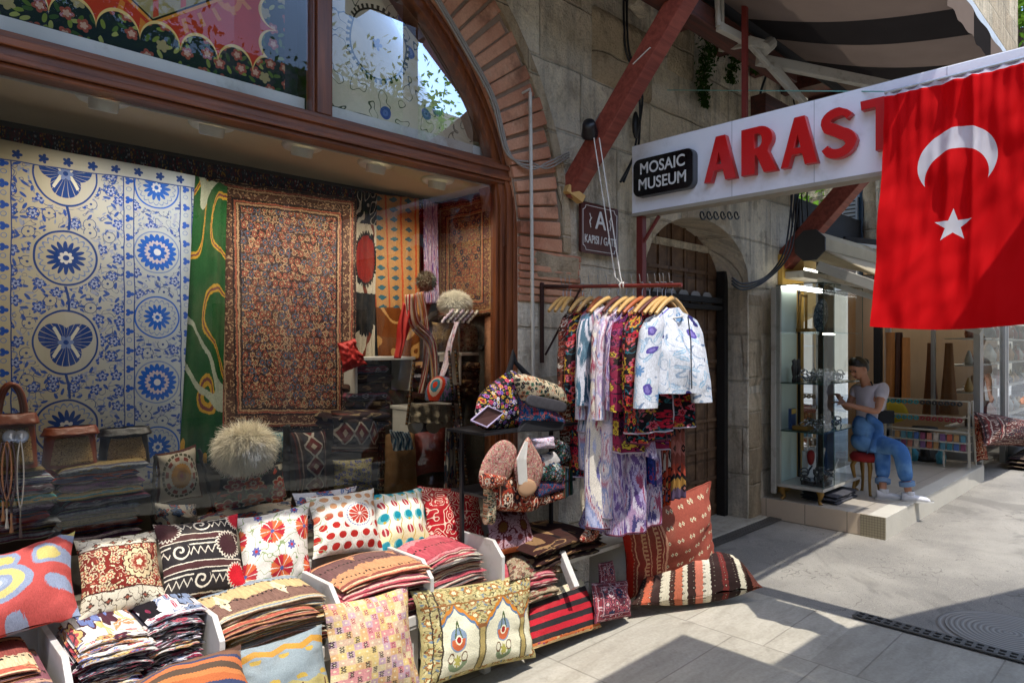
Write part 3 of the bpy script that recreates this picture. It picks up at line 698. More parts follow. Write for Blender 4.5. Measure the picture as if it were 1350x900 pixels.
M_glass=m_glass('window_glass',1.3); M_cglass=m_glass('case_glass',.8,(.93,.965,.955)); M_fglass=m_glass('fanlight_glass',.55); M_gedge=plain('green_glass_edge',C('2f4a44'),.2,var=.1)
# ground -----------------------------------------------------------------
def m_asphalt():
    m=newmat('grey_asphalt'); P=geo(); x,y,z=sep(P)
    g=noisev(P,140,3,.7); s=noisev(P,1.4,5,.6); sp,ra,_=vor(x,y,95,0.0,1.0)
    c=mix('8f8a81','aaa498',ss(s,.35,.7)); c=over(c,((sp<.25)*(ra>.6),'b4aea2'),((sp<.25)*(ra<.2),'5c5852'))
    c=mix(c,C('6a665f'),ss(noisev(P,.7,4,.7,1.0),.54,.62)*.45)
    cr=ab(noisev(P,.5,5,.6,.2)-.5)<.0012; c=over(c,(cr*.5,'5a554c')); c=mix(c,C('bcb6a8'),ss(noisev(P,2.3,6,.7),.60,.75)*.4)
    c=mul(c,.45+g*.65)
    finish(c,.9,bump=g+sp*.4,bd=.006,bs=.5,spec=.25); return m
def m_slab():
    m=newmat('worn_marble_slabs'); P=geo(); x,y,z=sep(P)
    xx=x; yy=y
    gx=ab(fr(xx/.92+.2)-.5); gy=ab(fr(yy/.47+fl(xx/.92+.2)*.37)-.5)
    j=mx(ss(gx,.492,.498),ss(gy,.488,.496))
    hh=noise(fl(xx/.92+.2)*.71,fl(yy/.47)*.39,7,0)
    n=noisev(vec(x*.8,y*3.0,0.0),3,6,.7,.6)
    c=mix('b8b09e','cfc7b5',ss(n,.3,.7)); c=mix(c,C('8c8474'),ss(noisev(P,6,6,.75),.55,.72)*.5); c=mul(c,.70+hh*.42); c=mix(c,C('6c665a'),j*.42); c=mix(c,C('6a6458'),ss(noisev(P,1.1,5,.7),.55,.75)*.35)
    c=mul(c,.62+noisev(P,60,3)*.3)
    finish(c,.75,bump=n*.6-j*.8+noisev(P,30,4)*.3,bd=.008,bs=.4,spec=.3); return m
M_asph=m_asphalt(); M_slab=m_slab()
M_tile=None
def m_tile(name,c1,c2,w,h,vert=False):
    m=newmat(name); x,y,z=sep(geo())
    a,b=(y,z) if vert else (x,y)
    gx=ab(fr(a/w)-.5); gy=ab(fr(b/h)-.5); j=mx(ss(gx,.485,.495),ss(gy,.485,.495)); n=noisev(geo(),4,5,.6)
    c=mix(c1,c2,n); c=mix(c,C('5a5248'),j*.7); finish(c,.35 if not vert else .5,bump=1-j,bd=.003,bs=.3); return m
M_tile=m_tile('grey_floor_tiles','9c9488','b4aa9c',.42,.42); M_step=m_tile('beige_step_tiles','c0aa90','d4c0a6',.36,.6,True)
M_drain=plain('cast_iron',C('5a5650'),.6,metal=.2,var=.3,sc=40)
def m_awn(name,stripes,a,b,k,tl=.10):
    m=newmat(name); u,v,_=sep(coord('UV')); P=geo()
    c=mix(a,b,fr(u*k)>.55); c=mul(c,.8+noisev(P,5,4)*.3)
    bs=T.nodes.new('ShaderNodeBsdfDiffuse'); tr=T.nodes.new('ShaderNodeBsdfTranslucent'); mm=T.nodes.new('ShaderNodeMixShader'); mm.inputs[0].default_value=tl; o=T.nodes.new('ShaderNodeOutputMaterial')
    T.links.new(c.s,bs.inputs[0]); T.links.new(c.s,tr.inputs[0]); T.links.new(bs.outputs[0],mm.inputs[1]); T.links.new(tr.outputs[0],mm.inputs[2]); T.links.new(mm.outputs[0],o.inputs[0]); return m
M_awn=m_awn('striped_awning',1,C('7c6c60'),C('2e2a28'),2.5)
M_awn2=m_awn('cream_awning',1,C('c4b89e'),C('c4b89e'),1,.45)
M_sail=m_awn('grey_canvas',1,C('6a665e'),C('6a665e'),1)
M_awnw=m_awn('white_awning',1,C('d8d6d0'),C('d8d6d0'),1)
def m_flag():
    m=newmat('red_flag_cloth'); u,v,_=sep(coord('UV'))
    x=u-.325; y=v-.795
    r1=length(x,y); r2=length(x,y+.072); y2=v-.488
    r=length(x,y2); th=ang(x,y2)-PI/2; a=ab(M('FLOORED_MODULO',th+PI/5,2*PI/5)-PI/5)
    Rr=.082; ri=Rr*.382; px=r*cs(a); py=r*sn(a); c36=math.cos(PI/5); s36=math.sin(PI/5)
    star=(((ri*c36-Rr)*py-(ri*s36)*(px-Rr))>0.0)*(r<Rr)
    c=mix('d6060e','c8060e',noise(u,v,4,2)); c=over(c,((r1<.165)*(r2>.134),'d6d4dc'),(star,'dcdae0'),(v>1.185,'c6c2cc'))
    w=noise(u,v,500,1); c=mul(c,.92+w*.16)
    bs=T.nodes.new('ShaderNodeBsdfPrincipled'); T.links.new(c.s,bs.inputs['Base Color']); bs.inputs['Roughness'].default_value=.8; bs.inputs['Specular IOR Level'].default_value=.12
    tr=T.nodes.new('ShaderNodeBsdfTranslucent'); T.links.new(c.s,tr.inputs[0]); mm=T.nodes.new('ShaderNodeMixShader'); mm.inputs[0].default_value=.3; o=T.nodes.new('ShaderNodeOutputMaterial')
    T.links.new(bs.outputs[0],mm.inputs[1]); T.links.new(tr.outputs[0],mm.inputs[2]); T.links.new(mm.outputs[0],o.inputs[0]); return m
M_flag=m_flag()
# ------------------------------------------------------------------ camera, light, world
cam=bpy.data.cameras.new('camera'); co=bpy.data.objects.new('camera',cam); col.objects.link(co)
co.location=(0,0,EYE); co.rotation_euler=(PI/2,0,math.atan2(-CS,SN)); cam.sensor_width=36; cam.lens=36*FC/1350
cam.shift_y=7/1350; cam.clip_start=.05; cam.clip_end=600; scene.camera=co
scene.view_settings.view_transform='Standard'; scene.view_settings.look='None'; scene.view_settings.exposure=0
SUND=V3((-.12,-.40,1)).normalized()
sl=bpy.data.lights.new('sun','SUN'); sl.energy=4.9; sl.angle=math.radians(.5); sl.color=(1,.965,.91)
so=bpy.data.objects.new('sun',sl); col.objects.link(so); so.rotation_euler=SUND.to_track_quat('Z','Y').to_euler()
w=bpy.data.worlds.new('World'); scene.world=w; w.use_nodes=True; nt=w.node_tree
sk=nt.nodes.new('ShaderNodeTexSky'); sk.sky_type='NISHITA'; sk.sun_disc=False; sk.sun_elevation=math.asin(SUND.z); sk.sun_rotation=math.atan2(SUND.x,SUND.y)
nt.links.new(sk.outputs[0],nt.nodes['Background'].inputs[0]); nt.nodes['Background'].inputs[1].default_value=.58
scene.cycles.use_denoising=True
scene.cycles.max_bounces=8; scene.cycles.transparent_max_bounces=16; scene.cycles.sample_clamp_indirect=6; scene.cycles.caustics_reflective=False; scene.cycles.caustics_refractive=False

# ------------------------------------------------------------------ ground
g=MB(); g.quad((-60,-60,0),(160,-60,0),(160,60,0),(-60,60,0)); struct(g.build('ground',M_asph))
g=MB(); g.quad((-6,-4,.004),(4.22,-4,.004),(4.22,2.74,.004),(-6,2.74,.004)); struct(g.build('pavement',M_slab))
g=MB(); g.bx(3.9,6.1,2.84,3.6,-.02,.03); struct(g.build('door_threshold',M_slab,bevel=.008))
def grate(name,a,b,wd,label,slots,rows=2):
    a=V3(a); b=V3(b); d=(b-a).normalized(); n=V3((-d.y,d.x,0)); L=(b-a).length
    t=empty(name,a,label,'drain'); m=MB(); 
    m.bar(a,b,wd,.004); m.build('channel',plain('drain_dark',C('060606'),.9),t)
    m=MB(); z=V3((0,0,.006))
    for k in range(rows+1):
        o=n*(-wd/2+wd*k/rows); m.bar(a+o+z,b+o+z,.014,.008)
    for i in range(slots+1):
        p=a+d*(L*i/slots)+z+V3((0,0,.001)); m.bar(p-n*wd/2,p+n*wd/2,.018,.008)
    m.build('grille',M_drain,t); return t
grate('drain_grate',(4.28,1.45,.008),(4.28,-1.4,.008),.085,'slotted black iron drain running across the sunlit paving',58)
grate('drain_grate',(3.6,2.79,.008),(6.15,2.79,.008),.10,'dark grating along the stone threshold of the arched door',60,4)
p=pZ(1330,836); mh=MB()
mh.lathe((p.x,p.y,0),[(0,.012),(.27,.012),(.30,.010),(.305,.004),(.34,.004),(.35,0)],40)
M_mh=newmat('manhole_iron'); P=geo(); x,y,z=sep(P); rr=length(x-p.x,y-p.y); rg=tri(rr*36)
finish(mix('8f8a81','77726a',ss(rg,.4,.6)),.7,metal=.2,bump=rg,bd=.004,bs=.8)
tag(mh.build('manhole_cover',M_mh,smooth=False),'round ringed manhole cover set in the grey asphalt','manhole cover')

# ------------------------------------------------------------------ stone wall with both arches
AC=(1.34,2.21); RB=1.576; RO=1.96
DX0,DX1=4.24,5.88; DZ=2.12; DA=2.66
def door_arch(n=22,grow=0,rev=False):
    c=(DX0+DX1)/2; hw=(DX1-DX0)/2+grow; pts=[]
    for i in range(n+1):
        t=i/n*PI; x=c+hw*math.cos(t); s=math.sin(t); z=DZ+(DA-DZ+grow)*(s**.85)*(1+.06*abs(math.sin(t)))/1.06
        pts.append((x,z))
    return pts
def fill(outer,holes,y,name,mat):
    bm=bmesh.new(); es=[]
    for L in [outer]+holes:
        vs=[bm.verts.new((x,y,z)) for x,z in L]; es += [bm.edges.new((vs[i],vs[(i+1)%len(vs)])) for i in range(len(vs))]
    bmesh.ops.triangle_fill(bm,use_beauty=True,edges=es)
    bmesh.ops.recalc_face_normals(bm,faces=bm.faces)
    me=bpy.data.meshes.new(name); bm.to_mesh(me); bm.free(); me.materials.append(mat)
    o=bpy.data.objects.new(name,me); col.objects.link(o)
    return o
WY=2.93
xl=AC[0]-RB; xr=AC[0]+RB
arch=[(AC[0]+RB*math.cos(PI*i/48),AC[1]+RB*math.sin(PI*i/48)) for i in range(49)]
win=[(xr,-.1)]+arch+[(xl,-.1)]
dr=[(DX1,-.1)]+door_arch()+[(DX0,-.1)]
wall=empty('stone_wall',(3,WY,0),'weathered stone wall with brick window arch and arched doorway','wall')
o=fill([(-6,-.1),(xl,-.1)]+arch[::-1]+[(xr,-.1),(DX0,-.1)]+door_arch()[::-1]+[(DX1,-.1),(7.0,-.1),(7.0,6.5),(-6,6.5)],[],WY,'masonry',M_stone)
o.parent=wall; o.matrix_parent_inverse=Matrix.Translation(-wall.location)
m=MB()  # reveals
def strip(m,pts,y0,y1):
    for a,b in zip(pts,pts[1:]): m.quad((a[0],y0,a[1]),(b[0],y0,b[1]),(b[0],y1,b[1]),(a[0],y1,a[1]))
ia=[(AC[0]+RB*math.cos(PI*i/48),AC[1]+RB*math.sin(PI*i/48)) for i in range(49)]
strip(m,[(xr,-.1)]+ia+[(xl,-.1)],WY,WY+.3); m.build('window_reveal',M_brick,wall)
m=MB(); strip(m,[(DX1,0)]+door_arch()+[(DX0,0)],WY,WY+.36); m.build('door_reveal',M_stone,wall)
# a plastered rim round the door arch, proud of the wall
m=MB(); ain=door_arch(30); aout=door_arch(30,.085)
for i in range(30):
    a,b,c,d=ain[i],ain[i+1],aout[i+1],aout[i]; y=WY-.012+.006*nz((i*.9,0,0))
    m.quad((a[0],y,a[1]),(b[0],y,b[1]),(c[0],y,c[1]),(d[0],y,d[1])); m.quad((c[0],y,c[1]),(d[0],y,d[1]),(d[0],WY+.01,d[1]),(c[0],WY+.01,c[1])); m.quad((a[0],y,a[1]),(b[0],y,b[1]),(b[0],WY+.01,b[1]),(a[0],WY+.01,a[1]))
m.build('door_arch_rim',M_stone,wall,merge=True)
# brick voussoirs in one relief
m=MB(); nb=62; rnd=random.Random(3)
for i in range(nb):
    a0=PI*(i+rnd.uniform(.0,.1))/nb; a1=PI*(i+rnd.uniform(.80,.93))/nb; r0=RB+rnd.uniform(-.006,.012); r1=RO+rnd.uniform(-.035,.02); pr=rnd.uniform(.012,.035); y=WY-pr; j=rnd.uniform(-.004,.004)
    P4=[(AC[0]+r*math.cos(a+j),AC[1]+r*math.sin(a+j)) for r,a in((r0,a0),(r1,a0),(r1,a1),(r0,a1))]
    m.prism([(x,y,z) for x,z in P4],(0,pr+.02,0))
for i in range(9):   # courses below the springing, right and left
    for sx in (1,-1):
        z=AC[1]-.01-i*.047; x0=AC[0]+sx*(RB+.002); w_=.58+rnd.uniform(-.06,.05)
        if i<7: m.bx(x0,x0+sx*w_,WY-rnd.uniform(.01,.03),WY+.02,z-.038,z)
m.build('brick_arch',M_brick,wall,bevel=.006)
m=MB()
ro=RO+.045
for i in range(60):
    a=PI*i/60; b=PI*(i+1)/60
    m.quad(*[(AC[0]+r*math.cos(t),WY-.007,AC[1]+r*math.sin(t)) for r,t in((RB,a),(RO,a),(RO,b),(RB,b))])
m.build('mortar_bed',M_mortar,wall)
# dressed outer hood of the arch
m=MB()
for i in range(40):
    a=PI*i/40; b=PI*(i+1)/40
    m.prism([(AC[0]+r*math.cos(t),WY-.028,AC[1]+r*math.sin(t)) for r,t in((RO+.01,a),(RO+.085,a),(RO+.085,b),(RO+.01,b))],(0,.04,0))
m.build('arch_hood',M_stoned,wall,merge=True)
# rough stones standing proud
m=MB()
for (x0,x1,z0,z1,d) in ((3.62,4.35,3.42,3.95,.05),(4.55,4.95,3.75,4.3,.03),(5.90,6.14,-.05,1.2,.03),(5.90,6.15,1.22,2.10,.025),(3.02,3.5,2.02,2.2,.03),(2.98,3.45,1.1,1.42,.02),(3.5,4.1,.72,1.05,.02),(2.96,3.3,.2,.7,.02)):
    def fn(u,v,x0=x0,x1=x1,z0=z0,z1=z1,d=d):
        x=x0+(x1-x0)*u; z=z0+(z1-z0)*v; e=min(1,min(u,1-u,v,1-v)*9); return (x+.012*nz((x*6,z*6,1)),WY-d*e**.6-.012*nz((x*9,z*9,d*50))*e+.006,z+.012*nz((x*6,z*6,5)))
    m.grid(18,14,fn)
m.build('dressed_stone',M_stoned,wall,smooth=True)
# soot-dark band of rough plaster on the wall right of the door
# ------------------------------------------------------------------ shop window joinery
fw=empty('shop_window',(1.34,2.98,0),'brown wooden shop window with arched top light and large panes','window')
m=MB()
FY0,FY1=2.965,3.045
ro,ri=RB-.004,1.49
for i in range(56):
    a=PI*i/56; b=PI*(i+1)/56
    P4=[(AC[0]+r*math.cos(t),FY0,AC[1]+r*math.sin(t)) for r,t in((ri,a),(ro,a),(ro,b),(ri,b))]
    m.prism(P4,(0,.08,0))
    P4=[(AC[0]+r*math.cos(t),FY0-.018,AC[1]+r*math.sin(t)) for r,t in((ro-.035,a),(ro,a),(ro,b),(ro-.035,b))]
    m.prism(P4,(0,.02,0))
m.build('arch_frame',M_framev,fw,merge=True,bevel=.004)
m=MB(); m.bx(xl+.01,xr-.01,FY0-.02,FY1,2.615,2.675); m.bx(xl+.012,xr-.012,FY0-.035,FY0-.018,2.655,2.685); m.bx(xl+.012,xr-.012,FY0-.008,FY1+.004,2.685,2.715)
m.bx(xl+.012,xr-.012,FY0-.030,FY0-.018,2.598,2.622); m.bx(xl+.012,xr-.012,FY0-.012,FY1,2.58,2.60)
m.build('transom',M_frame,fw,bevel=.004)
for s,x in((1,xr),(-1,xl)):
    m=MB(); a,b=sorted((x-s*.008,x-s*.072)); m.bx(a,b,FY0-.02,FY1,.4,2.58)
    a,b=sorted((x-s*.074,x-s*.105)); m.bx(a,b,FY0+.004,FY1-.005,.4,2.578); a,b=sorted((x-s*.107,x-s*.13)); m.bx(a,b,FY0+.02,FY1-.01,.4,2.576)
    a,b=sorted((x+s*.0,x-s*.03)); m.bx(a,b,FY0-.032,FY0-.021,.4,2.6)
    m.build('post',M_framev,fw,bevel=.004)
m=MB(); m.bx(1.60,1.675,FY0-.006,FY1,2.716,3.78); m.bx(1.585,1.60,FY0+.012,FY1,2.716,3.76); m.bx(1.675,1.69,FY0+.012,FY1,2.716,3.76)
m.build('mullion',M_framev,fw,bevel=.004)
m=MB(); m.bx(xl+.01,xr-.01,2.90,3.06,.52,.60); m.build('sill',M_whitewood,fw,bevel=.006)
m=MB(); m.quad((xl+.06,3.0,.6),(xr-.06,3.0,.6),(xr-.06,3.0,2.6),(xl+.06,3.0,2.6)); m.build('pane',M_glass,fw)
m=MB(); 
for i in range(40):
    a=PI*i/40; b=PI*(i+1)/40; r=1.50; x0,z0=AC[0]+r*math.cos(a),AC[1]+r*math.sin(a); x1,z1=AC[0]+r*math.cos(b),AC[1]+r*math.sin(b)
    z0=max(z0,2.70); z1=max(z1,2.70)
    if z0>2.7 or z1>2.7: m.quad((x0,3.004,2.70),(x1,3.004,2.70),(x1,3.004,z1),(x0,3.004,z0))
m.build('fanlight_pane',M_fglass,fw)
# ------------------------------------------------------------------ room behind the glass
m=MB(); m.bx(-2.2,3.3,3.05,3.85,.55,.62); struct(m.build('display_floor',M_whitewood))
m=MB(); m.bx(-2.2,3.3,3.72,3.8,.62,4.3); struct(m.build('interior_back_wall',M_intwall))
for x in(-2.2,2.93): 
    m=MB(); m.bx(x,x+.05,3.05,3.72,.62,4.3); struct(m.build('interior_side_wall',M_intwall))
m=MB(); m.bx(-2.15,2.93,3.047,3.72,2.60,2.66); struct(m.build('interior_ceiling',M_ceil))
m=MB(); m.bx(-2.15,2.93,3.048,3.062,2.575,2.599); struct(m.build('ceiling_edge',M_whitewood,bevel=.004))
m=MB(); m.bx(-6,7,2.96,6,6.4,6.5); m.bx(-6,7,3.9,4.0,-.1,6.4); struct(m.build('roof_behind_wall',M_intwall))
# ------------------------------------------------------------------ old door
d=empty('arched_door',(4.96,3.24,0),'dark old iron door of small panels under the stone arch','door')
m=MB(); m.bx(DX0-.1,DX1+.1,3.22,3.26,.03,2.85); m.build('door_leaf',M_door,d)
m=MB()
for i in range(8): m.bx(DX0+.02+i*.2,DX0+.045+i*.2,3.205,3.219,.03,2.7)
for k in range(9):
    z=.1+k*.27; m.bx(DX0-.05,DX1+.05,3.200,3.2045,z,z+.03)
m.build('iron_strap',M_door,d)
m=MB(); zt=pY(905,388,3.18).z
for i in range(6):
    x=4.55+i*.2
    def fn(u,v,x=x): return (x+u*.165,3.196,zt-.07+v*.11*(1-.35*(2*u-1)**4))
    m.grid(8,2,fn)
m.build('grille_light',plain('door_light_strip',C('a09a94'),.7,var=.1),d)
m=MB(); m.bx(DX0-.05,DX1+.05,3.14,3.2,2.0,2.05); m.bx(DX0-.05,DX1+.05,3.14,3.2,zt-.12,zt-.08); m.bx(DX1-.07,DX1-.005,3.12,3.2,.03,2.3); m.build('door_frame',M_dtimber,d)
m=MB(); m.bx(DX0-.1,DX1+.1,3.20,3.30,2.46,2.52); m.build('lintel_beam',M_stone,d)
# ------------------------------------------------------------------ eave, struts and purlin
e=empty('roof_eave',(3,2.2,4.2),'deep timber eave over the shop front carried on struts','eave')
m=MB(); m.bx(-6,9.5,1.5,2.92,4.2,4.26); m.build('boarding',M_beam,e)
m=MB()
for i in range(24): m.bx(-5.8+i*.65,-5.7+i*.65,1.52,2.92,4.08,4.198)
m.build('rafters',M_beam,e)
m=MB(); a=pY(1035,107,2.2); m.bx(3.2,5.04,2.12,2.24,3.56,3.68); tag(m.build('purlin',M_beam,bevel=.005),'brown horizontal timber with sawn end below the eave','timber')
for i,(x,lb) in enumerate(((3.38,'red brown timber strut above the gate sign, nearest the window'),(6.62,'red brown timber strut rising behind the white museum sign'),)):
    t=empty('timber_strut',(x,2.93,2.6),lb,'timber strut','diagonal struts under the eave')
    if i==0:
        a=V3((x,2.925,2.60)); b=V3((x,1.62,4.08))
        m=MB(); m.bar(a,b,.115,.125); m.build('strut_beam',M_beamv,t,bevel=.006)
        m=MB(); m.bar(a+V3((-.074,-.04,.02)),a+V3((.05,-.07,-.04)),.06,.05); m.build('splintered_end',M_hanger,t)
        m=MB(); k=pX(858,88,x-.08)
        for q in range(0): 
            c0=V3((x,2.33-q*.02,3.28+q*.02)); m.tube([c0+V3((-.079,-.0,-.08)),c0+V3((-.080,-.1,.01)),c0+V3((.0,-.11,.03)),c0+V3((.079,-.1,.01)),c0+V3((.079,0,-.08))],.004,5)
        m.tube([(x-.060,2.37,3.27),(x-.061,2.25,3.33),(x+.0,2.22,3.31),(x+.060,2.25,3.33)],.004,5); m.build('string_binding',M_rope,t)
    else:
        m=MB(); a=V3((x,2.93,2.42)); b=V3((x,1.85,3.55)); m.bar(a,b,.16,.17); m.build('strut_beam',M_beamv,t,bevel=.006)
m=MB(); m.bx(4.9,7.4,2.3,2.42,3.35,3.5); tag(m.build('cross_beam',M_beam,bevel=.006),'short red brown beam with cut end above the museum sign','timber')
# ------------------------------------------------------------------ awning above the sign
aw=empty('folding_awning',(4.5,2.1,3.7),'striped folding awning stretched out over the museum sign','awning')
A0,A1=3.72,6.05; Yw,Zw,Yf,Zf=2.12,3.76,.90,3.40
def sag(u,v): 
    x=A0+(A1-A0)*u; y=Yw+(Yf-Yw)*v; z=Zw+(Zf-Zw)*v-.05*math.sin(PI*v)+.012*math.sin(u*30)*math.sin(PI*v); return (x,y,z)
m=MB(); m.grid(40,14,sag); m.build('fabric',M_awn,aw,smooth=True)
m=MB(); m.tube([(A0-.05,Yw+.03,Zw+.03),(A1+.1,Yw+.03,Zw+.03)],.055,14); m.build('roller',M_blackcloth,aw,smooth=True)
m=MB(); m.bx(A0-.05,A1,Yf-.04,Yf+.01,Zf-.03,Zf+.03); m.build('front_bar',M_steelw,aw,bevel=.006)
m=MB(); m.grid(60,4,lambda u,v:(A0+(A1-A0)*u,Yf-.045-.004*math.sin(u*40),Zf-.03-v*(.15+.008*math.cos(u*24*PI))),); m.build('valance',M_awn,aw,smooth=True)
m=MB(); j=V3((4.35,2.05,3.5))
m.bar((4.35,2.1,3.52),(5.35,1.45,3.40),.05,.07); m.bar((4.36,2.0,3.46),(5.55,1.95,3.1),.035,.045)
m.build('folding_arm',M_steelw,aw,bevel=.006)
p0=pY(945,-12,2.1); p1=pY(947,35,2.1); p2=pY(985,55,2.05); p3=pY(950,64,2.3); p4=pY(1010,62,2.0); p5=pX(1180,132,4.3)
m=MB(); m.tube([p0+V3((-.03,0,.05)),p0,p1],.018,8); m.tube([p0+V3((.06,0,.05)),p1+V3((.05,0,.03)),p1],.014,8); m.bar(p1,p2,.04,.05); m.bar(p3,p2+V3((0,0,-.01)),.035,.045); m.bar(p2,p4,.05,.06); m.tube([p4+V3((-.04,0,-.03)),p4+V3((.06,0,.04))],.045,10); m.bar(p2,p4+V3((.25,-.1,-.30)),.03,.03)
m.build('bracket',M_steelw,aw,bevel=.005)
t=empty('rolled_awning',(4.0,2.25,3.7),'rolled grey awning tube tucked under the eave above the strut','awning')
q=pY(992,26,2.28); m=MB(); m.tube([(2.6,2.28,q.z),(q.x,2.28,q.z)],.075,16); m.build('roll',plain('grey_tube',C('5a5652'),.5),t,smooth=True)
# ------------------------------------------------------------------ unseen canopies over the street, shaped to throw the shadows on the paving
t=empty('shade_canopy',(1,0,3.5),'unseen grey canvas canopy shaped to shade the paving','canopy')
m=MB(); m.quad((-1.0,-2.3,3.5),(2.9,-2.3,3.5),(2.9,.62,3.5),(-1.0,.62,3.5)); m.quad((2.9,-2.3,3.52),(4.0,-2.3,3.52),(3.42,.10,3.52),(2.9,.12,3.52)); m.quad((4.0,-2.3,3.515),(7.5,-2.3,3.515),(6.2,-.95,3.515),(3.42,.10,3.515));
m.build('canvas',M_sail,t)
m=MB(); m.bar((-1.0,-2.3,3.47),(7.5,-2.3,3.47),.05,.05); m.bar((-1.5,.62,3.47),(2.9,.62,3.47),.04,.04)
for x in(-.9,7.4): m.bar((x,-2.3,0),(x,-2.3,3.45),.07,.07)
m.build('pole',M_steelw,t)
# houses, white awning and trees across the street: seen only mirrored in the panes
t=empty('terrace_house',(2,-4.5,0),'pale rendered houses with a white awning on the far side of the lane','house')
m=MB(); m.bx(-14,6.5,-12.5,-10,0,8.2); m.bx(6.5,30,-12.5,-10.4,0,8.8); m.bx(46,50,-30,30,0,11); m.bx(-16,-14,-10,2.9,0,7); m.build('facade',plain('pale_render',C('a89a84'),.9,sc=2),t)
for i in range(8):
    x=-7+i*2.6; f=MB(); f.bx(x,x+1.5,-10.02,-9.97,.6,2.6); f.bx(x+.2,x+1.2,-10.02,-9.97,4.2,5.9); f.build('window',M_dtimber,t)
m=MB(); m.grid(60,6,lambda u,v:(-3+7.6*u+.25*(1-v),-3.1-.85*v-.03*math.sin(u*9),3.74+.42*v+.03*nz((u*9,v*3,1)))); m.build('awning',M_awnw,t)
m=MB()
for x in(-2.9,1.1,5.1): m.bar((x,-4.45,0),(x,-4.45,4.1),.08,.08)
m.build('post',M_steelw,t)
def leafmat(n,a,b):
    m=newmat(n); p=coord('Object'); c=mix(a,b,noisev(p,1.5,3)); c=mul(c,.5+noisev(p,7,2)); 
    bs=T.nodes.new('ShaderNodeBsdfDiffuse'); tr=T.nodes.new('ShaderNodeBsdfTranslucent'); mm=T.nodes.new('ShaderNodeMixShader'); mm.inputs[0].default_value=.35; o=T.nodes.new('ShaderNodeOutputMaterial')
    T.links.new(c.s,bs.inputs[0]); T.links.new(c.s,tr.inputs[0]); T.links.new(bs.outputs[0],mm.inputs[1]); T.links.new(tr.outputs[0],mm.inputs[2]); T.links.new(mm.outputs[0],o.inputs[0]); return m
M_leaf=leafmat('tree_leaves',C('4c7024'),C('6c8c30')); M_ivy=leafmat('ivy_leaves',C('223a14'),C('3c5420')); M_bark=plain('bark',C('4a3c30'),.95,var=.3,sc=10,bump=.02)
def leaf(m,p,s,rnd):
    n=V3((rnd.gauss(0,1),rnd.gauss(0,1),rnd.gauss(0,1))).normalized(); a=n.orthogonal().normalized(); b=n.cross(a)
    th=rnd.random()*6.28; a,b=a*math.cos(th)+b*math.sin(th),b*math.cos(th)-a*math.sin(th)
    m.quad(p-a*s,p-b*s*.45,p+a*s,p+b*s*.45)
def tree(x,y,h,r,label,n=5000,seed=1,ls=.09):
    rnd=random.Random(seed); t=empty('tree',(x,y,0),label,'tree')
    m=MB(); top=V3((x,y,h)); m.tube([(x,y,0),(x+.1,y,h*.3),(x-.05,y+.1,h*.6),(x,y,h)],[.2,.16,.11,.05],10)
    cl_=[]
    for k in range(16):
        d=V3((rnd.gauss(0,1),rnd.gauss(0,1),rnd.gauss(.3,.7))).normalized()*r*rnd.uniform(.4,.95); d.z*=.8; c=top+d; cl_.append(c)
        m.tube([V3((x,y,h*.55)),V3((x,y,h*.55)).lerp(c,.5)+V3((0,0,.2)),c],[.07,.045,.015],6)
    m.build('trunk',M_bark,t)
    m=MB()
    for k in range(n):
        c=rnd.choice(cl_); q=V3((rnd.gauss(0,1),rnd.gauss(0,1),rnd.gauss(0,.8)))*r*.24; leaf(m,c+q,ls*rnd.uniform(.6,1.3),rnd)
    m.build('crown',M_leaf,t); return t
tree(2.5,-8.0,6.0,2.6,'green tree rising over the pale houses, leftmost behind the viewer',9000,1,.09)
tree(8.2,-8.4,6.4,2.8,'green tree rising over the pale houses, second from the left behind the viewer',9000,2,.09)
tree(10.6,5.6,3.6,1.6,'bright green tree glimpsed beyond the strut and the white sign',7000,3,.08)
tree(19.5,3.0,9.0,3.0,'dark leafy tree at the end of the lane above the awnings',7000,5,.12)
# ------------------------------------------------------------------ helpers for textiles
def hang(name,label,cat,TL,TR,BR,BL,mat,group=None,uvm=False,rip=.012,nr=4,seed=0,uv=None,nu=40,nv=40,solid=.006,parent=None):
    TL,TR,BR,BL=map(V3,(TL,TR,BR,BL)); m=MB()
    n=(TR-TL).cross(BL-TL).normalized()
    def fn(a,b):
        p=TL.lerp(TR,a).lerp(BL.lerp(BR,a),b)
        return p+n*(rip*math.sin(a*nr*2*PI+seed+b*1.2)*(.25+.75*b)+rip*.8*nz((a*5,b*3,seed)))+V3((0,0,.006*nz((a*6,seed,b))))
    if uvm: f=lambda a,b:(lambda p:(p.x,p.z))(TL.lerp(TR,a).lerp(BL.lerp(BR,a),b))
    elif uv: f=uv
    else: f=lambda a,b:(a,1-b)
    m.grid(nu,nv,fn,uvf=f); o=m.build(name,mat,parent,smooth=True,solid=solid)
    if parent is None: tag(o,label,cat,group)
    return o
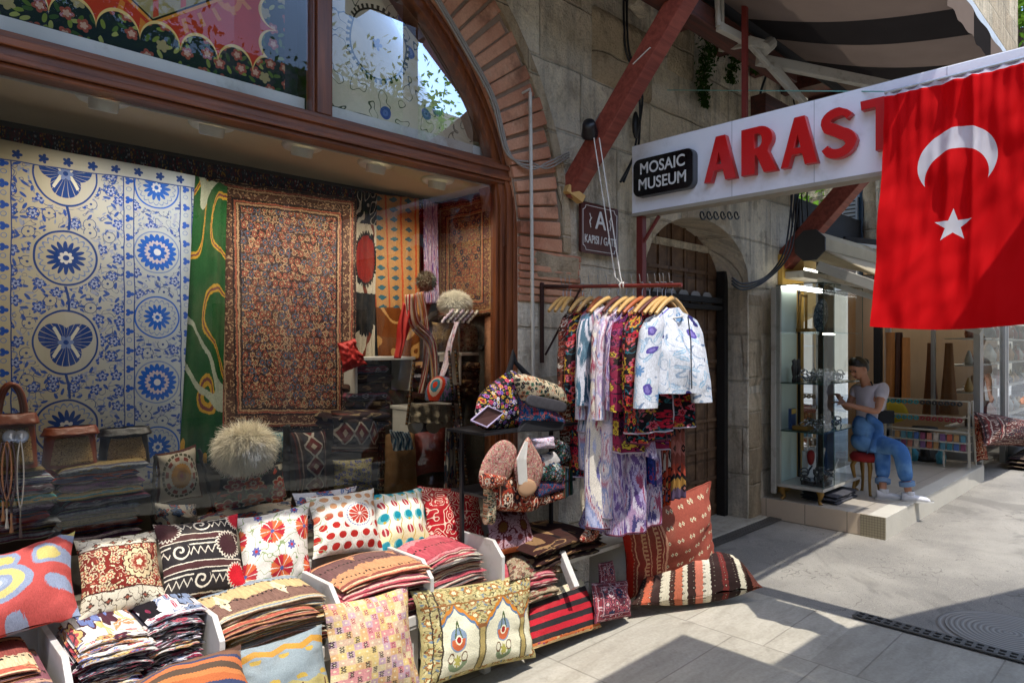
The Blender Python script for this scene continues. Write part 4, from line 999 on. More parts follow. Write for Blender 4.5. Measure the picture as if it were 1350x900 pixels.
def cushion(name,label,cat,TL,TR,BR,BL,T_,mat,group=None,back=None,n=26,pinch=.085,seed=0,flip=False,ear=1.0,wr=1.0):
    TL,TR,BR,BL=map(V3,(TL,TR,BR,BL)); m=MB()
    nn=(TR-TL).cross(BL-TL).normalized()
    if nn.y>0 and abs(nn.y)>abs(nn.z)*.3: nn=-nn
    elif abs(nn.y)<=abs(nn.z)*.3 and nn.z<0: nn=-nn
    sc=(TR-TL).length
    def pos(a,b,side):
        x=2*a-1;y=2*b-1
        ax=x*(1-pinch*(1-y*y)**1.0*1.3*abs(x)); ay=y*(1-pinch*(1-x*x)*abs(y)*(.9 if y<0 else 1.0))
        ra=(ax+1)/2; rb=(ay+1)/2
        p=TL.lerp(TR,ra).lerp(BL.lerp(BR,ra),rb)
        t=T_*1.12*max(0,(1-abs(x)**2.6)*(1-abs(y)**2.6))**.7
        e=max(abs(x),abs(y)); wk=.0
        if side>0:
            wk=wr*T_*(.22*nz((x*1.8+seed*3.1,y*1.8,seed))+.13*nz((x*5,y*5,seed+9))*(e)+.05*math.sin(math.atan2(y,x)*14+seed)*(e**4)*(1-e**8))
        t2=t*(1 if side>0 else -.75)
        return p+nn*(t2+wk)+V3((0,0,1))*(-.03*sc*(1-y*y)*(x*x)*.0)
    m.grid(n,n,lambda a,b:pos(a,b,1),uvf=lambda a,b:(a,1-b))
    m.m=1; m.grid(n,n,lambda a,b:pos(a,b,-1),uvf=lambda a,b:(a,1-b))
    o=m.build(name,[mat,back or mat],None,smooth=True,merge=True); tag(o,label,cat,group)
    # piping seam
    return o
def puff(name,pts,T_,mat,label=None,cat=None,group=None,parent=None,nrm=None,n=48,seed=0,wr=.0,squ=.5):
    pts=[V3(p) for p in pts]; N=len(pts); c=sum(pts,V3())/N
    nn=nrm or (pts[1]-pts[0]).cross(pts[2]-pts[0]).normalized()
    if nrm is None and nn.y>0: nn=-nn
    nn=V3(nn).normalized()
    def outl(t):
        k=t*N; i=int(k)%N; f=k-int(k); p0,p1,p2,p3=pts[(i-1)%N],pts[i],pts[(i+1)%N],pts[(i+2)%N]
        return .5*((2*p1)+(p2-p0)*f+(2*p0-5*p1+4*p2-p3)*f*f+(3*p1-p0-3*p2+p3)*f**3)
    ex=V3((nn.y,-nn.x,0)); ex=(ex.normalized() if ex.length>.01 else V3((1,0,0))); ex=ex if ex.x>0 else -ex; ey=nn.cross(ex); ey=ey if ey.z>0 or abs(ey.z)<.01 else -ey
    w=max((p-c).length for p in pts)*2
    m=MB()
    def fn(side):
        def f(a,b):
            s=b; p=c+(outl(a%1)-c)*s; h=T_*max(0,1-s**2.6)**squ
            return p+nn*side*(h+(wr*T_*nz(((p-c).x*14,(p-c).y*14,(p-c).z*14+seed)))*(1-s**6))
        return f
    def uvf(a,b):
        q=(outl(a%1)-c)*b; return (.5+q.dot(ex)/w,.5+q.dot(ey)/w)
    m.grid(n,12,fn(1),wu=True,uvf=uvf); m.grid(n,12,fn(-.8),wu=True,uvf=uvf)
    o=m.build(name,mat,parent,smooth=True,merge=True)
    if parent is None: tag(o,label,cat,group)
    return o
def folded(name,label,group,c,W,D,t,mat,layers=2,seed=0,cat='folded textile',droop=.0):
    # c front-left bottom corner; W along the front edge; D depth; each layer is a folded slab with a rounded front edge
    c,W,D=map(V3,(c,W,D)); m=MB(); up=V3((0,0,1)); r=random.Random(seed)
    lt=t/layers; m_n=12
    for k in range(layers):
        o0=r.uniform(-.03,.03); s0=r.uniform(.94,1.0); of=r.uniform(-.02,.03); z0=k*lt; sd=r.random()*40
        def fn(a,b,o0=o0,s0=s0,of=of,z0=z0,sd=sd):
            # around section : b -> perimeter
            x=a*s0+o0+(1-s0)/2
            q=b*2*PI
            dep=.5-.5*math.copysign(abs(math.cos(q))**.3,math.cos(q)); hh=.5+.5*math.copysign(abs(math.sin(q))**.6,math.sin(q))
            edge=min(a,1-a); e=min(1,edge*14)**.5
            p=c+W*x+D*(dep*(1-.02)+of)+up*(z0+(hh-.5)*lt*1.04*e+lt*.5)
            p+=D.normalized()*(.012*nz((a*5,sd,0)))*(1 if dep<.3 else 0)
            p+=up*(.0065*nz((a*3+sd,dep*2,0))-droop*((2*a-1)**2)*.6-droop*.5*(1-dep)**2)
            return p
        m.grid(22,m_n*2,fn,wv=True,uvf=lambda a,b,k=k:(a*W.length*.85+seed*.31,b*(D.length*2+lt*2)*.85+k*.37+seed*.13))
    o=m.build(name,mat,None,smooth=True); tag(o,label,cat,group); return o
CUSH='cushions piled in front of the shop window'
# ------------------------------------------------------------------ wall hangings behind the glass
YB=3.45
def hq(Y,tl,tr,br,bl): return [pY(*p,Y) for p in (tl,tr,br,bl)]
a=pY(257,232,3.4); b=pY(233,592,3.4)
hang('embroidered_hanging','large cream wall hanging embroidered with blue rosettes','wall hanging',(-.95,3.42,2.47),(a.x,3.4,a.z),(b.x,3.38,.95),(-.97,3.4,.95),MS,uvm=True,rip=.008,nr=3)
q=hq(3.43,(258,232),(300,245),(292,610),(225,610)); hang('ikat_hanging','green cloth with yellow loops between the blue hanging and the big carpet','wall hanging',*q,M_green,seed=2,rip=.015,nr=2)
q=hq(3.5,(281,236),(470,262),(468,566),(287,568)); hang('patterned_carpet','large brown patterned carpet hung flat behind the glass','carpet',*q,M_persian,rip=.003)
q=hq(3.60,(470,252),(497,256),(492,545),(462,545)); hang('suzani_strip','narrow cream hanging with black flowers and a red centre','wall hanging',*q,M_bwr,seed=3,rip=.01)
q=hq(3.62,(487,255),(552,262),(553,474),(499,476)); hang('ikat_hanging','tan hanging with rows of teal flowers','wall hanging',*q,M_tan,seed=5,rip=.006)
q=hq(3.6,(558,262),(576,268),(578,400),(560,400)); hang('ikat_strip','narrow grey and purple hanging beside the pictorial rug','wall hanging',*q,G_ikat3,seed=5,rip=.01)
# pictorial rug hangs on the right cheek wall
hang('pictorial_rug','copper coloured pictorial rug hung at the right end of the display','carpet',(2.90,3.70,2.56),(2.90,3.12,2.56),(2.90,3.12,1.80),(2.90,3.70,1.80),M_silk,rip=.004,seed=8)
hang('narrow_hanging','white and red narrow hanging folded beside the pictorial rug','wall hanging',(2.76,3.68,2.55),(2.86,3.66,2.55),(2.86,3.66,1.9),(2.79,3.68,1.9),K_redfloral,rip=.01)
# valance textile along the top
hang('woven_valance','dark multicoloured woven band along the top of the display','wall hanging',(-1.5,3.60,2.54),(2.86,3.64,2.56),(2.86,3.64,2.43),(-1.5,3.60,2.41),M_valance,rip=.006,nr=9,uv=lambda a,b:(a*6,(1-b)))
# fanlight carpets
def metr(x0,z0): return lambda a,b:None
m=MB(); X0,X1,Z0,Z1=-.25,1.585,2.80,3.9
m.grid(30,20,lambda a,b:(X0+(X1-X0)*a,3.14+.012*math.sin(a*17)*(b)+.01*nz((a*4,b*4,0)),Z0+(Z1-Z0)*b),uvf=lambda a,b:((X1-X0)*a,(Z1-Z0)*b))
tag(m.build('medallion_carpet',M_lunred,smooth=True,solid=.008),'red carpet with scalloped flower border behind the left fanlight pane','carpet')
m=MB(); X0b,X1b=1.70,2.90
def fb(a,b):
    x=X0b+(X1b-X0b)*a; zt=AC[1]+math.sqrt(max(.01,1.47**2-(x-AC[0])**2)); z0=2.80+.02*math.sin(a*9)
    zt=max(zt,z0+.02); return (x,3.10+.02*nz((a*6,b*6,2))+.008*math.sin(a*23+b*3),z0+(zt-z0)*b)
m.grid(40,26,fb,uvf=lambda a,b:(lambda p:(p[0]-X0b,p[2]-2.8))(fb(a,b)))
tag(m.build('flowered_cloth',M_luncream,smooth=True),'cream cloth with blue flowers behind the right fanlight pane','wall hanging')
m=MB(); m.bx(-.2,1.58,3.05,3.13,2.715,2.80); m.bx(1.70,2.88,3.05,3.13,2.715,2.80); struct(m.build('fanlight_ledge',M_whitewood))
# ceiling spots
for i,((px,py),lb) in enumerate(zip(((137,127),(280,162),(399,191),(496,214),(577,236)),('leftmost','second from the left','middle','second from the right','rightmost'))):
    p=pZ(px,py,2.6); t=empty('ceiling_spot',(p.x,p.y,2.6),'round cream ceiling spotlight, %s of the five in the shop window'%lb,'spotlight','spotlights in the window ceiling')
    m=MB(); m.lathe((p.x,p.y,2.6),[(.001,-.006),(.055,-.010),(.075,-.018),(.092,-.018),(.100,-.008),(.100,0)],28); m.build('trim_ring',M_offwhite,t,smooth=True)
    m=MB(); rt=Matrix.Rotation(.3,3,'X'); m.lathe((p.x,p.y,2.585),[(.055,0),(.052,-.04),(.046,-.045),(.04,-.03),(.001,-.02)],24,rot=rt); m.build('lamp',M_offwhite,t,smooth=True)
    la=bpy.data.lights.new('spot_lamp','SPOT'); la.energy=24; la.color=(1,.87,.68); la.spot_size=2.6; la.spot_blend=.8; la.shadow_soft_size=.05; lo=bpy.data.objects.new('spot_lamp',la); col.objects.link(lo); lo.location=(p.x,p.y-.02,2.535); lo.rotation_euler=(.12,0,0)
# ------------------------------------------------------------------ things inside the window
INN='goods set out inside the window'
def handbag(px0,py0,px1,py1,Y,label,body,panel,handles,skew=0):
    bl=pY(px0,py1,Y); tr=pY(px1,py0,Y); x0,x1,z0,z1=bl.x,tr.x,bl.z,max(tr.z,bl.z+.1)
    z1=pY((px0+px1)/2,py0,Y).z; z0=pY((px0+px1)/2,py1,Y).z
    t=empty('handbag',((x0+x1)/2,Y,z0),label,'handbag')
    w=(x1-x0); h=z1-z0; cx=(x0+x1)/2; tp=.86
    cush=MB()
    def bodyf(side,sc=1,off=0,zb=0,zt=1):
        def f(a,b):
            x=2*a-1;y=b; ww=w/2*(1-(1-tp)*y)*sc; d=.05*(1-.45*y)*max(0,1-abs(x)**4)**.5
            return (cx+x*ww,Y+side*(d+off),z0+h*(zb+(zt-zb)*y)+.006*nz((x*3,y*3,px0)))
        return f
    cush.grid(16,12,bodyf(-1)); cush.grid(16,12,bodyf(1)); cush.build('body',body,t,smooth=True,merge=True)
    m=MB(); m.grid(14,10,bodyf(-1,.84,.006,.08,.74)); m.build('front_panel',panel,t,smooth=True,solid=.006)
    m=MB(); m.grid(16,5,bodyf(-1,1.02,.01,.80,1.0)); m.build('flap',body,t,smooth=True,solid=.008)
    if handles:
        for s in(-1,1):
            m=MB(); hh=.12; m.tube([(cx+w*.24*math.cos(PI*k/12),Y+s*.03,z0+h*.95+hh*math.sin(PI*k/12)) for k in range(13)],.009,8); m.build('handle',body,t,smooth=True)
handbag(-22,545,50,617,3.12,'brown leather handbag with two round handles, at the left edge',M_leather,M_tooled,True)
handbag(54,562,129,614,3.2,'brown topped carpet handbag without handles beside the leather bag',M_leather,M_tooled,False)
handbag(128,563,198,612,3.24,'dark topped carpet handbag, rightmost of the three bags',M_leatherd,M_tooled,False)
# folded cloth stacks
def stk(px0,px1,pyb,pyt,Y,n,mats,nm,label,group,dep=.34,seed=0,zb=None,yaw=0,layers=1,jit=.02,droop=0,name=None,cat=None):
    a=pY(px0,pyb,Y); b=pY(px1,pyb,Y); zt=pY((px0+px1)/2,pyt,Y).z; z0=zb if zb is not None else pY((px0+px1)/2,pyb,Y).z
    W=V3((b.x-a.x,(b.x-a.x)*math.tan(yaw),0)); t=(zt-z0)/n; r=random.Random(seed)
    for k in range(n):
        o=ORD[n-1-k] if n-1-k<len(ORD) else 'low'
        if k==0: o='bottom one'
        D=V3((-math.sin(yaw)*dep,dep,0))
        folded(name or nm,label%o,group,V3((a.x+r.uniform(-jit,jit),Y+r.uniform(-jit,jit)*.8,z0+k*t)),W*r.uniform(.93,1.02),D,t*1.08,mats[(k*7+seed)%len(mats)] if len(mats)>1 else mats[0],layers=layers,seed=seed*20+k,droop=droop,cat=cat or 'folded textile')
stk(78,198,712,612,3.12,9,PILE_F,'folded_cloth','%s folded cloth in the stack under the two carpet handbags','folded cloths inside the window',seed=3,dep=.3)
stk(-25,76,716,618,3.09,8,PILE_F[::-1],'folded_cloth','%s folded cloth in the stack under the brown leather handbag','folded cloths inside the window',seed=5,dep=.3)
# necklaces on suction hooks
for k,(px,py) in enumerate(((13,575),(27,575))):
    p=pY(px,py,2.985); t=empty('suction_hook',p,'clear suction hook on the glass holding necklaces, %s of the pair'%('left' if k==0 else 'right'),'hook','suction hooks on the glass')
    m=MB(); m.lathe(p,[(.0,-.0),(.012,-.004),(.022,.006),(.024,.010)],20,rot=Matrix.Rotation(PI/2,3,'X')); m.build('cup',M_alu,t,smooth=True); m=MB(); m.tube([p+V3((0,-.0,0)),p+V3((0,-.025,-.004)),p+V3((0,-.025,.012))],.003,6); m.build('peg',M_white,t)
BEAD=[plain('dark_bead',C('3a1c14'),.3,coat=.5),plain('amber_bead',C('8a5424'),.3,coat=.5),plain('bone_bead',C('a89c88'),.4)]
for k,(px,py1,w,mi,lb) in enumerate(((4,690,.012,0,'dark wooden bead necklace hanging at the left edge'),(9,700,.014,1,'amber bead necklace with a tassel, hanging second from the left'),(15,706,.012,0,'long dark bead necklace with a tassel, between amber beads and white string'),(27,712,.010,2,'pale string necklace hanging from the right suction hook'))):
    p=pY(px,582,2.975); b=pY(px,py1-30,2.97); t=empty('bead_necklace',p,lb,'necklace')
    m=MB(); n=44
    for s in (-1,1):
        for i in range(n):
            f=i/n; q=p.lerp(b,f)+V3((s*w*math.sin(PI*min(1,f*1.15))**.6,0,0)); 
            if mi==2 and i%1==0: pass
            m.ell(q,(.0042,.0042,.0034) if mi!=2 else (.0025,.0025,.0045),6)
    m.build('beads',BEAD[mi],t,smooth=True); m=MB(); m.tube([b,b+V3((0,0,-.03)),b+V3((0,0,-.07))],[.004,.003,.007],6); m.build('tassel',BEAD[(mi+1)%3],t)
cushion('embroidered_cushion','small cream cushion with an orange sunflower inside the window','cushion',*hq(3.16,(204,598),(258,585),(268,655),(205,668)),.045,K_sun,INN,seed=3)
cushion('embroidered_cushion','white cushion with a red and blue rosette below the sunflower cushion','cushion',*hq(3.10,(202,662),(258,664),(270,705),(200,712)),.04,K_redfloral,INN,seed=4)
cushion('embroidered_cushion','black cushion with orange and red poppies under the big fur hat','cushion',*hq(3.16,(292,628),(372,610),(390,672),(262,690)),.05,K_blkred,INN,seed=5)
cushion('embroidered_cushion','pale cushion lying flat behind the row of white cushions','cushion',pY(250,682,3.12),pY(385,655,3.16),pY(400,690,3.0),pY(255,705,3.0),.03,K_redfloral,INN,seed=5)
for k,(a,b) in enumerate((((205,600),(200,715)),((262,592),(290,700)))):
    p=pY(*a,3.1); q=pY(*b,3.1); m=MB(); m.tube([p.lerp(q,i/16)+V3((.004*math.sin(i*2.1),.004*math.cos(i*1.7),0)) for i in range(17)],[.008+.002*math.sin(i*2) for i in range(17)],7)
    tag(m.build('braided_strap',M_dtimber,smooth=True),'dark braided strap hanging %s the sunflower cushion'%('to the left of' if k==0 else 'to the right of'),'strap','braided straps in the window')
def fur(name,c,r,n,L,mat,label,cat,seed=1,flat=1.0,curl=.5,wd=.003,group=None,core=None):
    rnd=random.Random(seed); c=V3(c); m=MB()
    m.ell(c,(r[0]*.86,r[1]*.86,r[2]*.86),20)
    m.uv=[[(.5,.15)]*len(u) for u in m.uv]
    for i in range(n):
        z=rnd.uniform(-1,1); th=rnd.uniform(0,6.283); s=math.sqrt(1-z*z); d=V3((s*math.cos(th),s*math.sin(th),z)); p=c+V3((d.x*r[0],d.y*r[1],d.z*r[2]))*.85
        l=L*rnd.uniform(.5,1.15); dr=(d+V3((rnd.gauss(0,.35),rnd.gauss(0,.35),rnd.gauss(0,.35)-.1))).normalized()
        sd=dr.cross(V3((rnd.gauss(0,1),rnd.gauss(0,1),rnd.gauss(0,1)))).normalized()*wd
        pts=[p]; q=dr
        for k in range(3):
            q=(q+V3((rnd.gauss(0,.12),rnd.gauss(0,.12),-.22*curl))).normalized(); pts.append(pts[-1]+q*l/3)
        for k in range(3):
            w0=1-k/3*.8; w1=1-(k+1)/3*.8
            m.quad(pts[k]-sd*w0,pts[k]+sd*w0,pts[k+1]+sd*w1,pts[k+1]-sd*w1,uv=[(0,.25+k*.25),(1,.25+k*.25),(1,.5+k*.25),(0,.5+k*.25)])
    o=m.build(name,mat); tag(o,label,cat,group); return o
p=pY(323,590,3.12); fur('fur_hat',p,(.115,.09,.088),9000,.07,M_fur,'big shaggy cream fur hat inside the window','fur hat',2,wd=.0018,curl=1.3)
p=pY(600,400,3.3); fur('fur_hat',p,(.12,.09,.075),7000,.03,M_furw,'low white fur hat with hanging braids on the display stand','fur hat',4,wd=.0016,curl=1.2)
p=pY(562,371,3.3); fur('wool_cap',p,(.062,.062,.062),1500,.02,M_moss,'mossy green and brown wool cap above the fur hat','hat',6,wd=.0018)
# braids
c=pY(600,400,3.3)
for k in range(6):
    m=MB(); x=.11-.04*k; s=V3((c.x+x,c.y-.09,c.z-.045)); e=s+V3((-.085,-.0,-.07))
    m.tube([s.lerp(e,i/12)+V3((0,0,-.01*math.sin(i*1.0)**2)) for i in range(13)],[.009+.0025*math.sin(i*2.3) for i in range(13)],7)
    tag(m.build('yarn_braid',M_furw if k%2==0 else G_ikat,smooth=True),'twisted wool braid hanging from the low white fur hat','braid','braids of the white fur hat')
# stand, shelves and pieces on the right side of the display
for (px0,px1,py,Y,dep,lb) in ((470,548,472,3.35,.25,'white shelf board below the tan hanging'),(608,652,466,3.3,.25,'white shelf board at the right end of the display'),(540,604,536,3.2,.2,'narrow shelf under the embroidered cap')):
    a=pY(px0,py,Y); b=pY(px1,py,Y); m=MB(); m.bx(a.x,b.x,Y,Y+dep,a.z-.012 if False else (a.z+b.z)/2-.012,(a.z+b.z)/2+.008); m.bx(b.x-.02,b.x-.005,Y+.02,Y+dep-.02,(a.z+b.z)/2-.20,(a.z+b.z)/2-.013); m.bx(a.x+.005,a.x+.02,Y+.02,Y+dep-.02,(a.z+b.z)/2-.20,(a.z+b.z)/2-.013)
    tag(m.build('display_shelf',M_white,bevel=.003),lb,'shelf')
handbag(566,602,424,464,3.36,'brown carpet bag standing under the white fur hat',M_leatherd,M_tooled,False) if False else None
cushion('carpet_bag','dark brown carpet bag under the low white fur hat','bag',*hq(3.36,(568,424),(604,424),(604,464),(569,464)),.05,M_tooled,INN,seed=4)
cushion('carpet_bag','brown carpet bag beside the black boots','bag',*hq(3.36,(606,426),(630,426),(630,464),(606,464)),.05,K_rosy,INN,seed=5)
m=MB(); b=pY(637,462,3.3)
for s in (0,.075):
    m.tube([(b.x+s,3.3,b.z),(b.x+s,3.3,b.z+.09),(b.x+s+.005,3.3,b.z+.17)],[.03,.028,.036],12); m.ell((b.x+s-.02,3.27,b.z+.02),(.05,.03,.024),12)
tag(m.build('boots',M_blackcloth,smooth=True),'pair of dark blue black boots at the right end of the display','boots')
# red and white scarves draped
def scarf(pts,w,mat,label,seed=0,Y=3.3,name='scarf'):
    P3=[pY(a,b,Y+.0*i) for i,(a,b) in enumerate(pts)]; m=MB(); n=len(P3)-1
    def cr(t):
        k=t*n; i=min(int(k),n-1); f=k-i; p0,p1,p2,p3=P3[max(i-1,0)],P3[i],P3[i+1],P3[min(i+2,n)]
        return .5*((2*p1)+(p2-p0)*f+(2*p0-5*p1+4*p2-p3)*f*f+(3*p1-p0-3*p2+p3)*f**3)
    def fn(a,b):
        p=cr(b); q=cr(min(1,b+.02)); tn=(q-p).normalized() if (q-p).length>1e-6 else V3((0,0,-1)); sd=V3((0,1,0)).cross(tn).normalized()
        x=2*a-1; return p+sd*x*w*(.5+.3*math.sin(b*3+seed))+V3((0,-.03*(1-x*x)+.012*math.sin(x*9+b*5+seed),0))
    m.grid(16,20,fn,uvf=lambda a,b:(a,b)); o=m.build(name,mat,smooth=True,solid=.003); tag(o,label,'scarf'); return o
M_scred=plain('scarlet_reflection',C('a81c14'),.6,var=.2,sc=12)
def f_striped(u,v): return ramp(fr(u*4+noise(u,v,2,0)*.5),[(0,'b09a8c'),(.3,'8a2c2c'),(.5,'c0b0a0'),(.65,'a05048'),(.85,'b08a4c')])
M_strsc=cloth('striped_scarf_silk',f_striped)
scarf([(540,388),(545,425),(566,450),(572,500),(566,520)],.05,M_strsc,'red and white striped scarf draped over the stand',1,3.27)
scarf([(552,385),(560,430),(560,475),(553,518)],.045,M_strsc,'yellow and red striped scarf hanging behind the striped one',3,3.3)
scarf([(540,404),(532,430),(528,450),(522,472)],.075,M_scred,'scarlet cloth standing in for a red reflection beside the striped scarves',2,3.29)  # scarlet cloth added where the glass mirrors something red
scarf([(600,425),(592,450),(586,480),(578,500)],.012,G_ikat,'thin lilac ribbon hanging below the white fur hat',2,3.2)
# red cloth added in place of a red reflection in the pane
cushion('red_reflection','crumpled red cloth standing in for a reflection before the large carpet','cloth',*hq(3.34,(444,452),(466,446),(484,480),(452,492)),.03,M_scred,seed=3,n=24,wr=5)
cap=pY(581,512,3.15); m=MB(); m.grid(32,12,lambda a,b:(cap.x+.10*math.sin(b*PI/2)*math.cos(a*2*PI),cap.y+.08*math.sin(b*PI/2)*math.sin(a*2*PI),cap.z-.065+.14*math.cos(b*PI/2)**.8),wu=True,uvf=lambda a,b:(.5+.5*b*math.cos(a*2*PI),.5+.5*b*math.sin(a*2*PI)))
M_cap=cloth('ringed_cap_embroidery',lambda u,v: over('3a5a60',(vines(u,v,7,.14,5,1.0,1),'8a6aa0'),(length(u-.25,v-.35)<.24,'a8301c'),(length(u-.25,v-.35)<.17,'b0988c'),(length(u-.25,v-.35)<.12,'2c6a80'),(length(u-.25,v-.35)<.06,'a8301c')))
tag(m.build('domed_hat',M_cap,smooth=True),'domed embroidered cap with an orange and blue ring','hat')
# lace cloth
def f_lace(u,v): d,ra,_=vor(u,v,14,0.0,.3); return over('a89c88',(d<.2,'4a2a20'))
hang('lace_cloth','scalloped beige lace cloth hanging below the embroidered cap','lace',*hq(3.12,(540,532),(606,534),(604,560),(545,556)),cloth('lace',f_lace),rip=.02,nr=5,solid=.003)
for k in range(3):
    c=pY(548+k*24,560,3.115); m=MB(); m.prism([c+V3((.055*math.cos(t),0,.05*math.sin(t)*(1 if math.sin(t)<0 else .4))) for t in [i*PI/7 for i in range(14)]],(0,.003,0)); tag(m.build('lace_point',cloth('lace',f_lace)),'rounded lace scallop on the edge of the beige lace cloth','lace','scallops of the lace cloth')
cushion('velvet_cushion','rust red velvet cushion under the lace cloth','cushion',*hq(3.2,(542,570),(588,562),(590,622),(548,628)),.06,plain('rust_velvet',C('6a241a'),.7,var=.3,sc=6),INN,seed=7)
hang('narrow_runner','cream and wine runner hanging right of the velvet cushion','wall hanging',*hq(3.1,(588,565),(606,560),(604,660),(586,660)),K_redfloral,rip=.006)
# standing rolled kilims and cushions in the middle
def f_tribal(u,v):
    cx,cy,i,j=cells(u,v,1,3.2,.0); x=ab(u-.5)
    c=over('2a1c1e',(band(x,.34,.37),'8a7a70'),(band(x,.42,.45),'5c2a24'),((x<.27),'1c1a20'),((x<.27)*(ab(cy)*.6+ab(cx)<.33),'8a8278'),((x<.25)*(ab(cy)*.6+ab(cx)<.27),'5c1c18'),((ab(cy)*.6+ab(cx)<.1),'a89c8c'),((x<.27)*(ab(ab(fr(cy+.5)-.5)*.5+ab(cx)-.28)<.03),'a09a90'))
    return c
M_tribal=cloth('tribal_runner',f_tribal)
M_tribalh=cloth('tribal_runner_across',lambda u,v:f_tribal(v,u))
cushion('tribal_cushion','upright dark cushion with red and white tribal lozenges','cushion',*hq(3.2,(381,568),(430,566),(432,650),(390,655)),.06,M_tribal,INN,seed=2)
cushion('tribal_cushion','dark cushion with a horizontal red and white tribal band','cushion',*hq(3.24,(436,541),(500,540),(500,598),(436,598)),.07,M_tribalh,INN,seed=3)
cushion('embroidered_cushion','grey cushion embroidered with blue flowers below the tribal band','cushion',*hq(3.16,(438,606),(492,602),(492,650),(438,652)),.05,blobs('blue_flower_grey','8a8468',['24347c','3c4c8c','24347c'],sc=7,r=.3,vine='6a6438'),INN,seed=4)
def rolled(px,py0,py1,Y,r,mat,label,tilt=0):
    a=pY(px,py1,Y); b=pY(px+tilt,py0,Y); t=empty('rolled_kilim',a,label,'rolled rug'); m=MB(); m.tube([a,a.lerp(b,.5),b],r,18,cap=False); m.build('roll',mat,t,smooth=True)
    m=MB(); d=(b-a).normalized(); 
    pts=[b+V3((r*(1-k/40)*math.cos(k*.5),r*(1-k/40)*math.sin(k*.5),.004*math.sin(k))) for k in range(36)]; m.tube(pts,.006,5); m.build('coiled_end',mat,t)
rolled(378,562,660,3.25,.018,M_dtimber,'thin dark rolled rug left of the upright tribal cushion')
rolled(503,560,652,3.22,.022,M_dark,'slim dark blue rolled rug behind the tan bag')
cushion('tan_bag','tall tan suede bag with a striped edge','bag',*hq(3.18,(508,572),(546,568),(550,655),(506,655)),.05,plain('tan_suede',C('7a5a38'),.8,var=.25,sc=8),INN,seed=6,pinch=.01)
hang('striped_cloth','blue and white striped cloth draped over the tan bag','cloth',*hq(3.12,(514,567),(540,570),(546,592),(520,594)),cloth('blue_striped_cloth',lambda u,v: over('a8b4bc',(fr(u*7+ab(v-.6)*2)<.45,'2c5470'))),rip=.008)
cushion('folded_blue_bag','pale blue bag with a teal flower behind the fur hat','bag',*hq(3.35,(352,568),(378,568),(380,610),(352,610)),.04,blobs('paleblue','8a948c',['1c6a80','2c5470','1c6a80'],sc=4,r=.3),INN,seed=6)
stk(462,520,540,482,3.42,5,PILE_D+[PILE_F[1]],'folded_rug','%s folded dark rug on the low shelf below the tan hanging','folded rugs inside the display',seed=7,dep=.25)
stk(565,622,530,478,3.42,4,PILE_D+[PILE_F[1]],'folded_rug','%s folded dark rug on the shelf behind the embroidered cap','folded rugs behind the cap',seed=9,dep=.25)
stk(612,655,520,478,3.3,4,PILE_D,'folded_rug','%s folded dark rug on the shelf at the right end','folded rugs at the right end',seed=11,dep=.2)
stk(448,520,566,545,3.2,2,PILE_D,'folded_rug','%s folded dark rug beside the tribal band cushion','folded rugs beside the tribal cushion',seed=12,dep=.3)
# inlaid walking sticks standing crossed
def f_inlay(u,v): return pal(fr(v*14+fl(u*3)*.3),['1a1412','8a8478','1a1412','8a5424','1a1412','5c4a3c'])
M_inlay=cloth('inlaid_stick',f_inlay)
for k,(a,b,lb) in enumerate((((600,460),(617,650),'inlaid walking stick, steepest of the three, right of the cap'),((546,478),(536,560),'pale and dark inlaid stick left of the lace'),((592,462),(606,655),'dark inlaid walking stick just left of the steepest one'))):
    p,q=pY(*a,3.06+k*.01),pY(*b,3.06+k*.01); m=MB(); m.tube([p.lerp(q,i/8) for i in range(9)],.008,8); tag(m.build('walking_stick',M_inlay,smooth=True),lb,'walking stick')
# ------------------------------------------------------------------ boxes of the street display
BX=[.02,.485,.943,1.405,1.87,2.31]
def crate(x0,x1,label):
    t=empty('display_crate',((x0+x1)/2,2.6,.3),label,'display crate','white crates of the street display')
    for x in((x0+.012,x1-.0) if x0<.1 else (x1-.0,)):
        m=MB(); pr=[(x-.010,2.42,.18),(x-.010,2.42,.565),(x-.010,2.49,.635),(x-.010,2.86,.635),(x-.010,2.86,.18)]
        m.prism(pr,(.020,0,0)); m.build('side_panel',M_whitewood,t,bevel=.002)
    m=MB(); m.bx(x0+.024,x1-.024,2.43,2.86,.36,.376); m.build('base_board',M_whitewood,t,bevel=.002)
    m=MB(); m.bx(x0+.024,x1-.024,2.425,2.44,.378,.42); m.build('front_lip',M_whitewood,t,bevel=.002)
    m=MB(); m.bx(x0+.05,x0+.09,2.46,2.5,0,.359); m.bx(x1-.09,x1-.05,2.46,2.5,0,.359); m.bx(x0+.05,x0+.09,2.78,2.82,0,.359); m.bx(x1-.09,x1-.05,2.78,2.82,0,.359); m.build('legs',M_whitewood,t)
nm=['leftmost white crate, at the left edge of the display','white crate holding the embroidered covers','white crate holding the sand coloured kilim covers','white crate under the crimson kilims','white crate at the right end of the row']
for k in range(5): crate(BX[k],BX[k+1],nm[k])
crate(-.45,.0,'white crate beyond the left edge of the stacks') if False else None
m=MB(); m.bx(-1.6,2.6,2.865,2.895,.0,.62); struct(m.build('display_backing',M_whitewood))
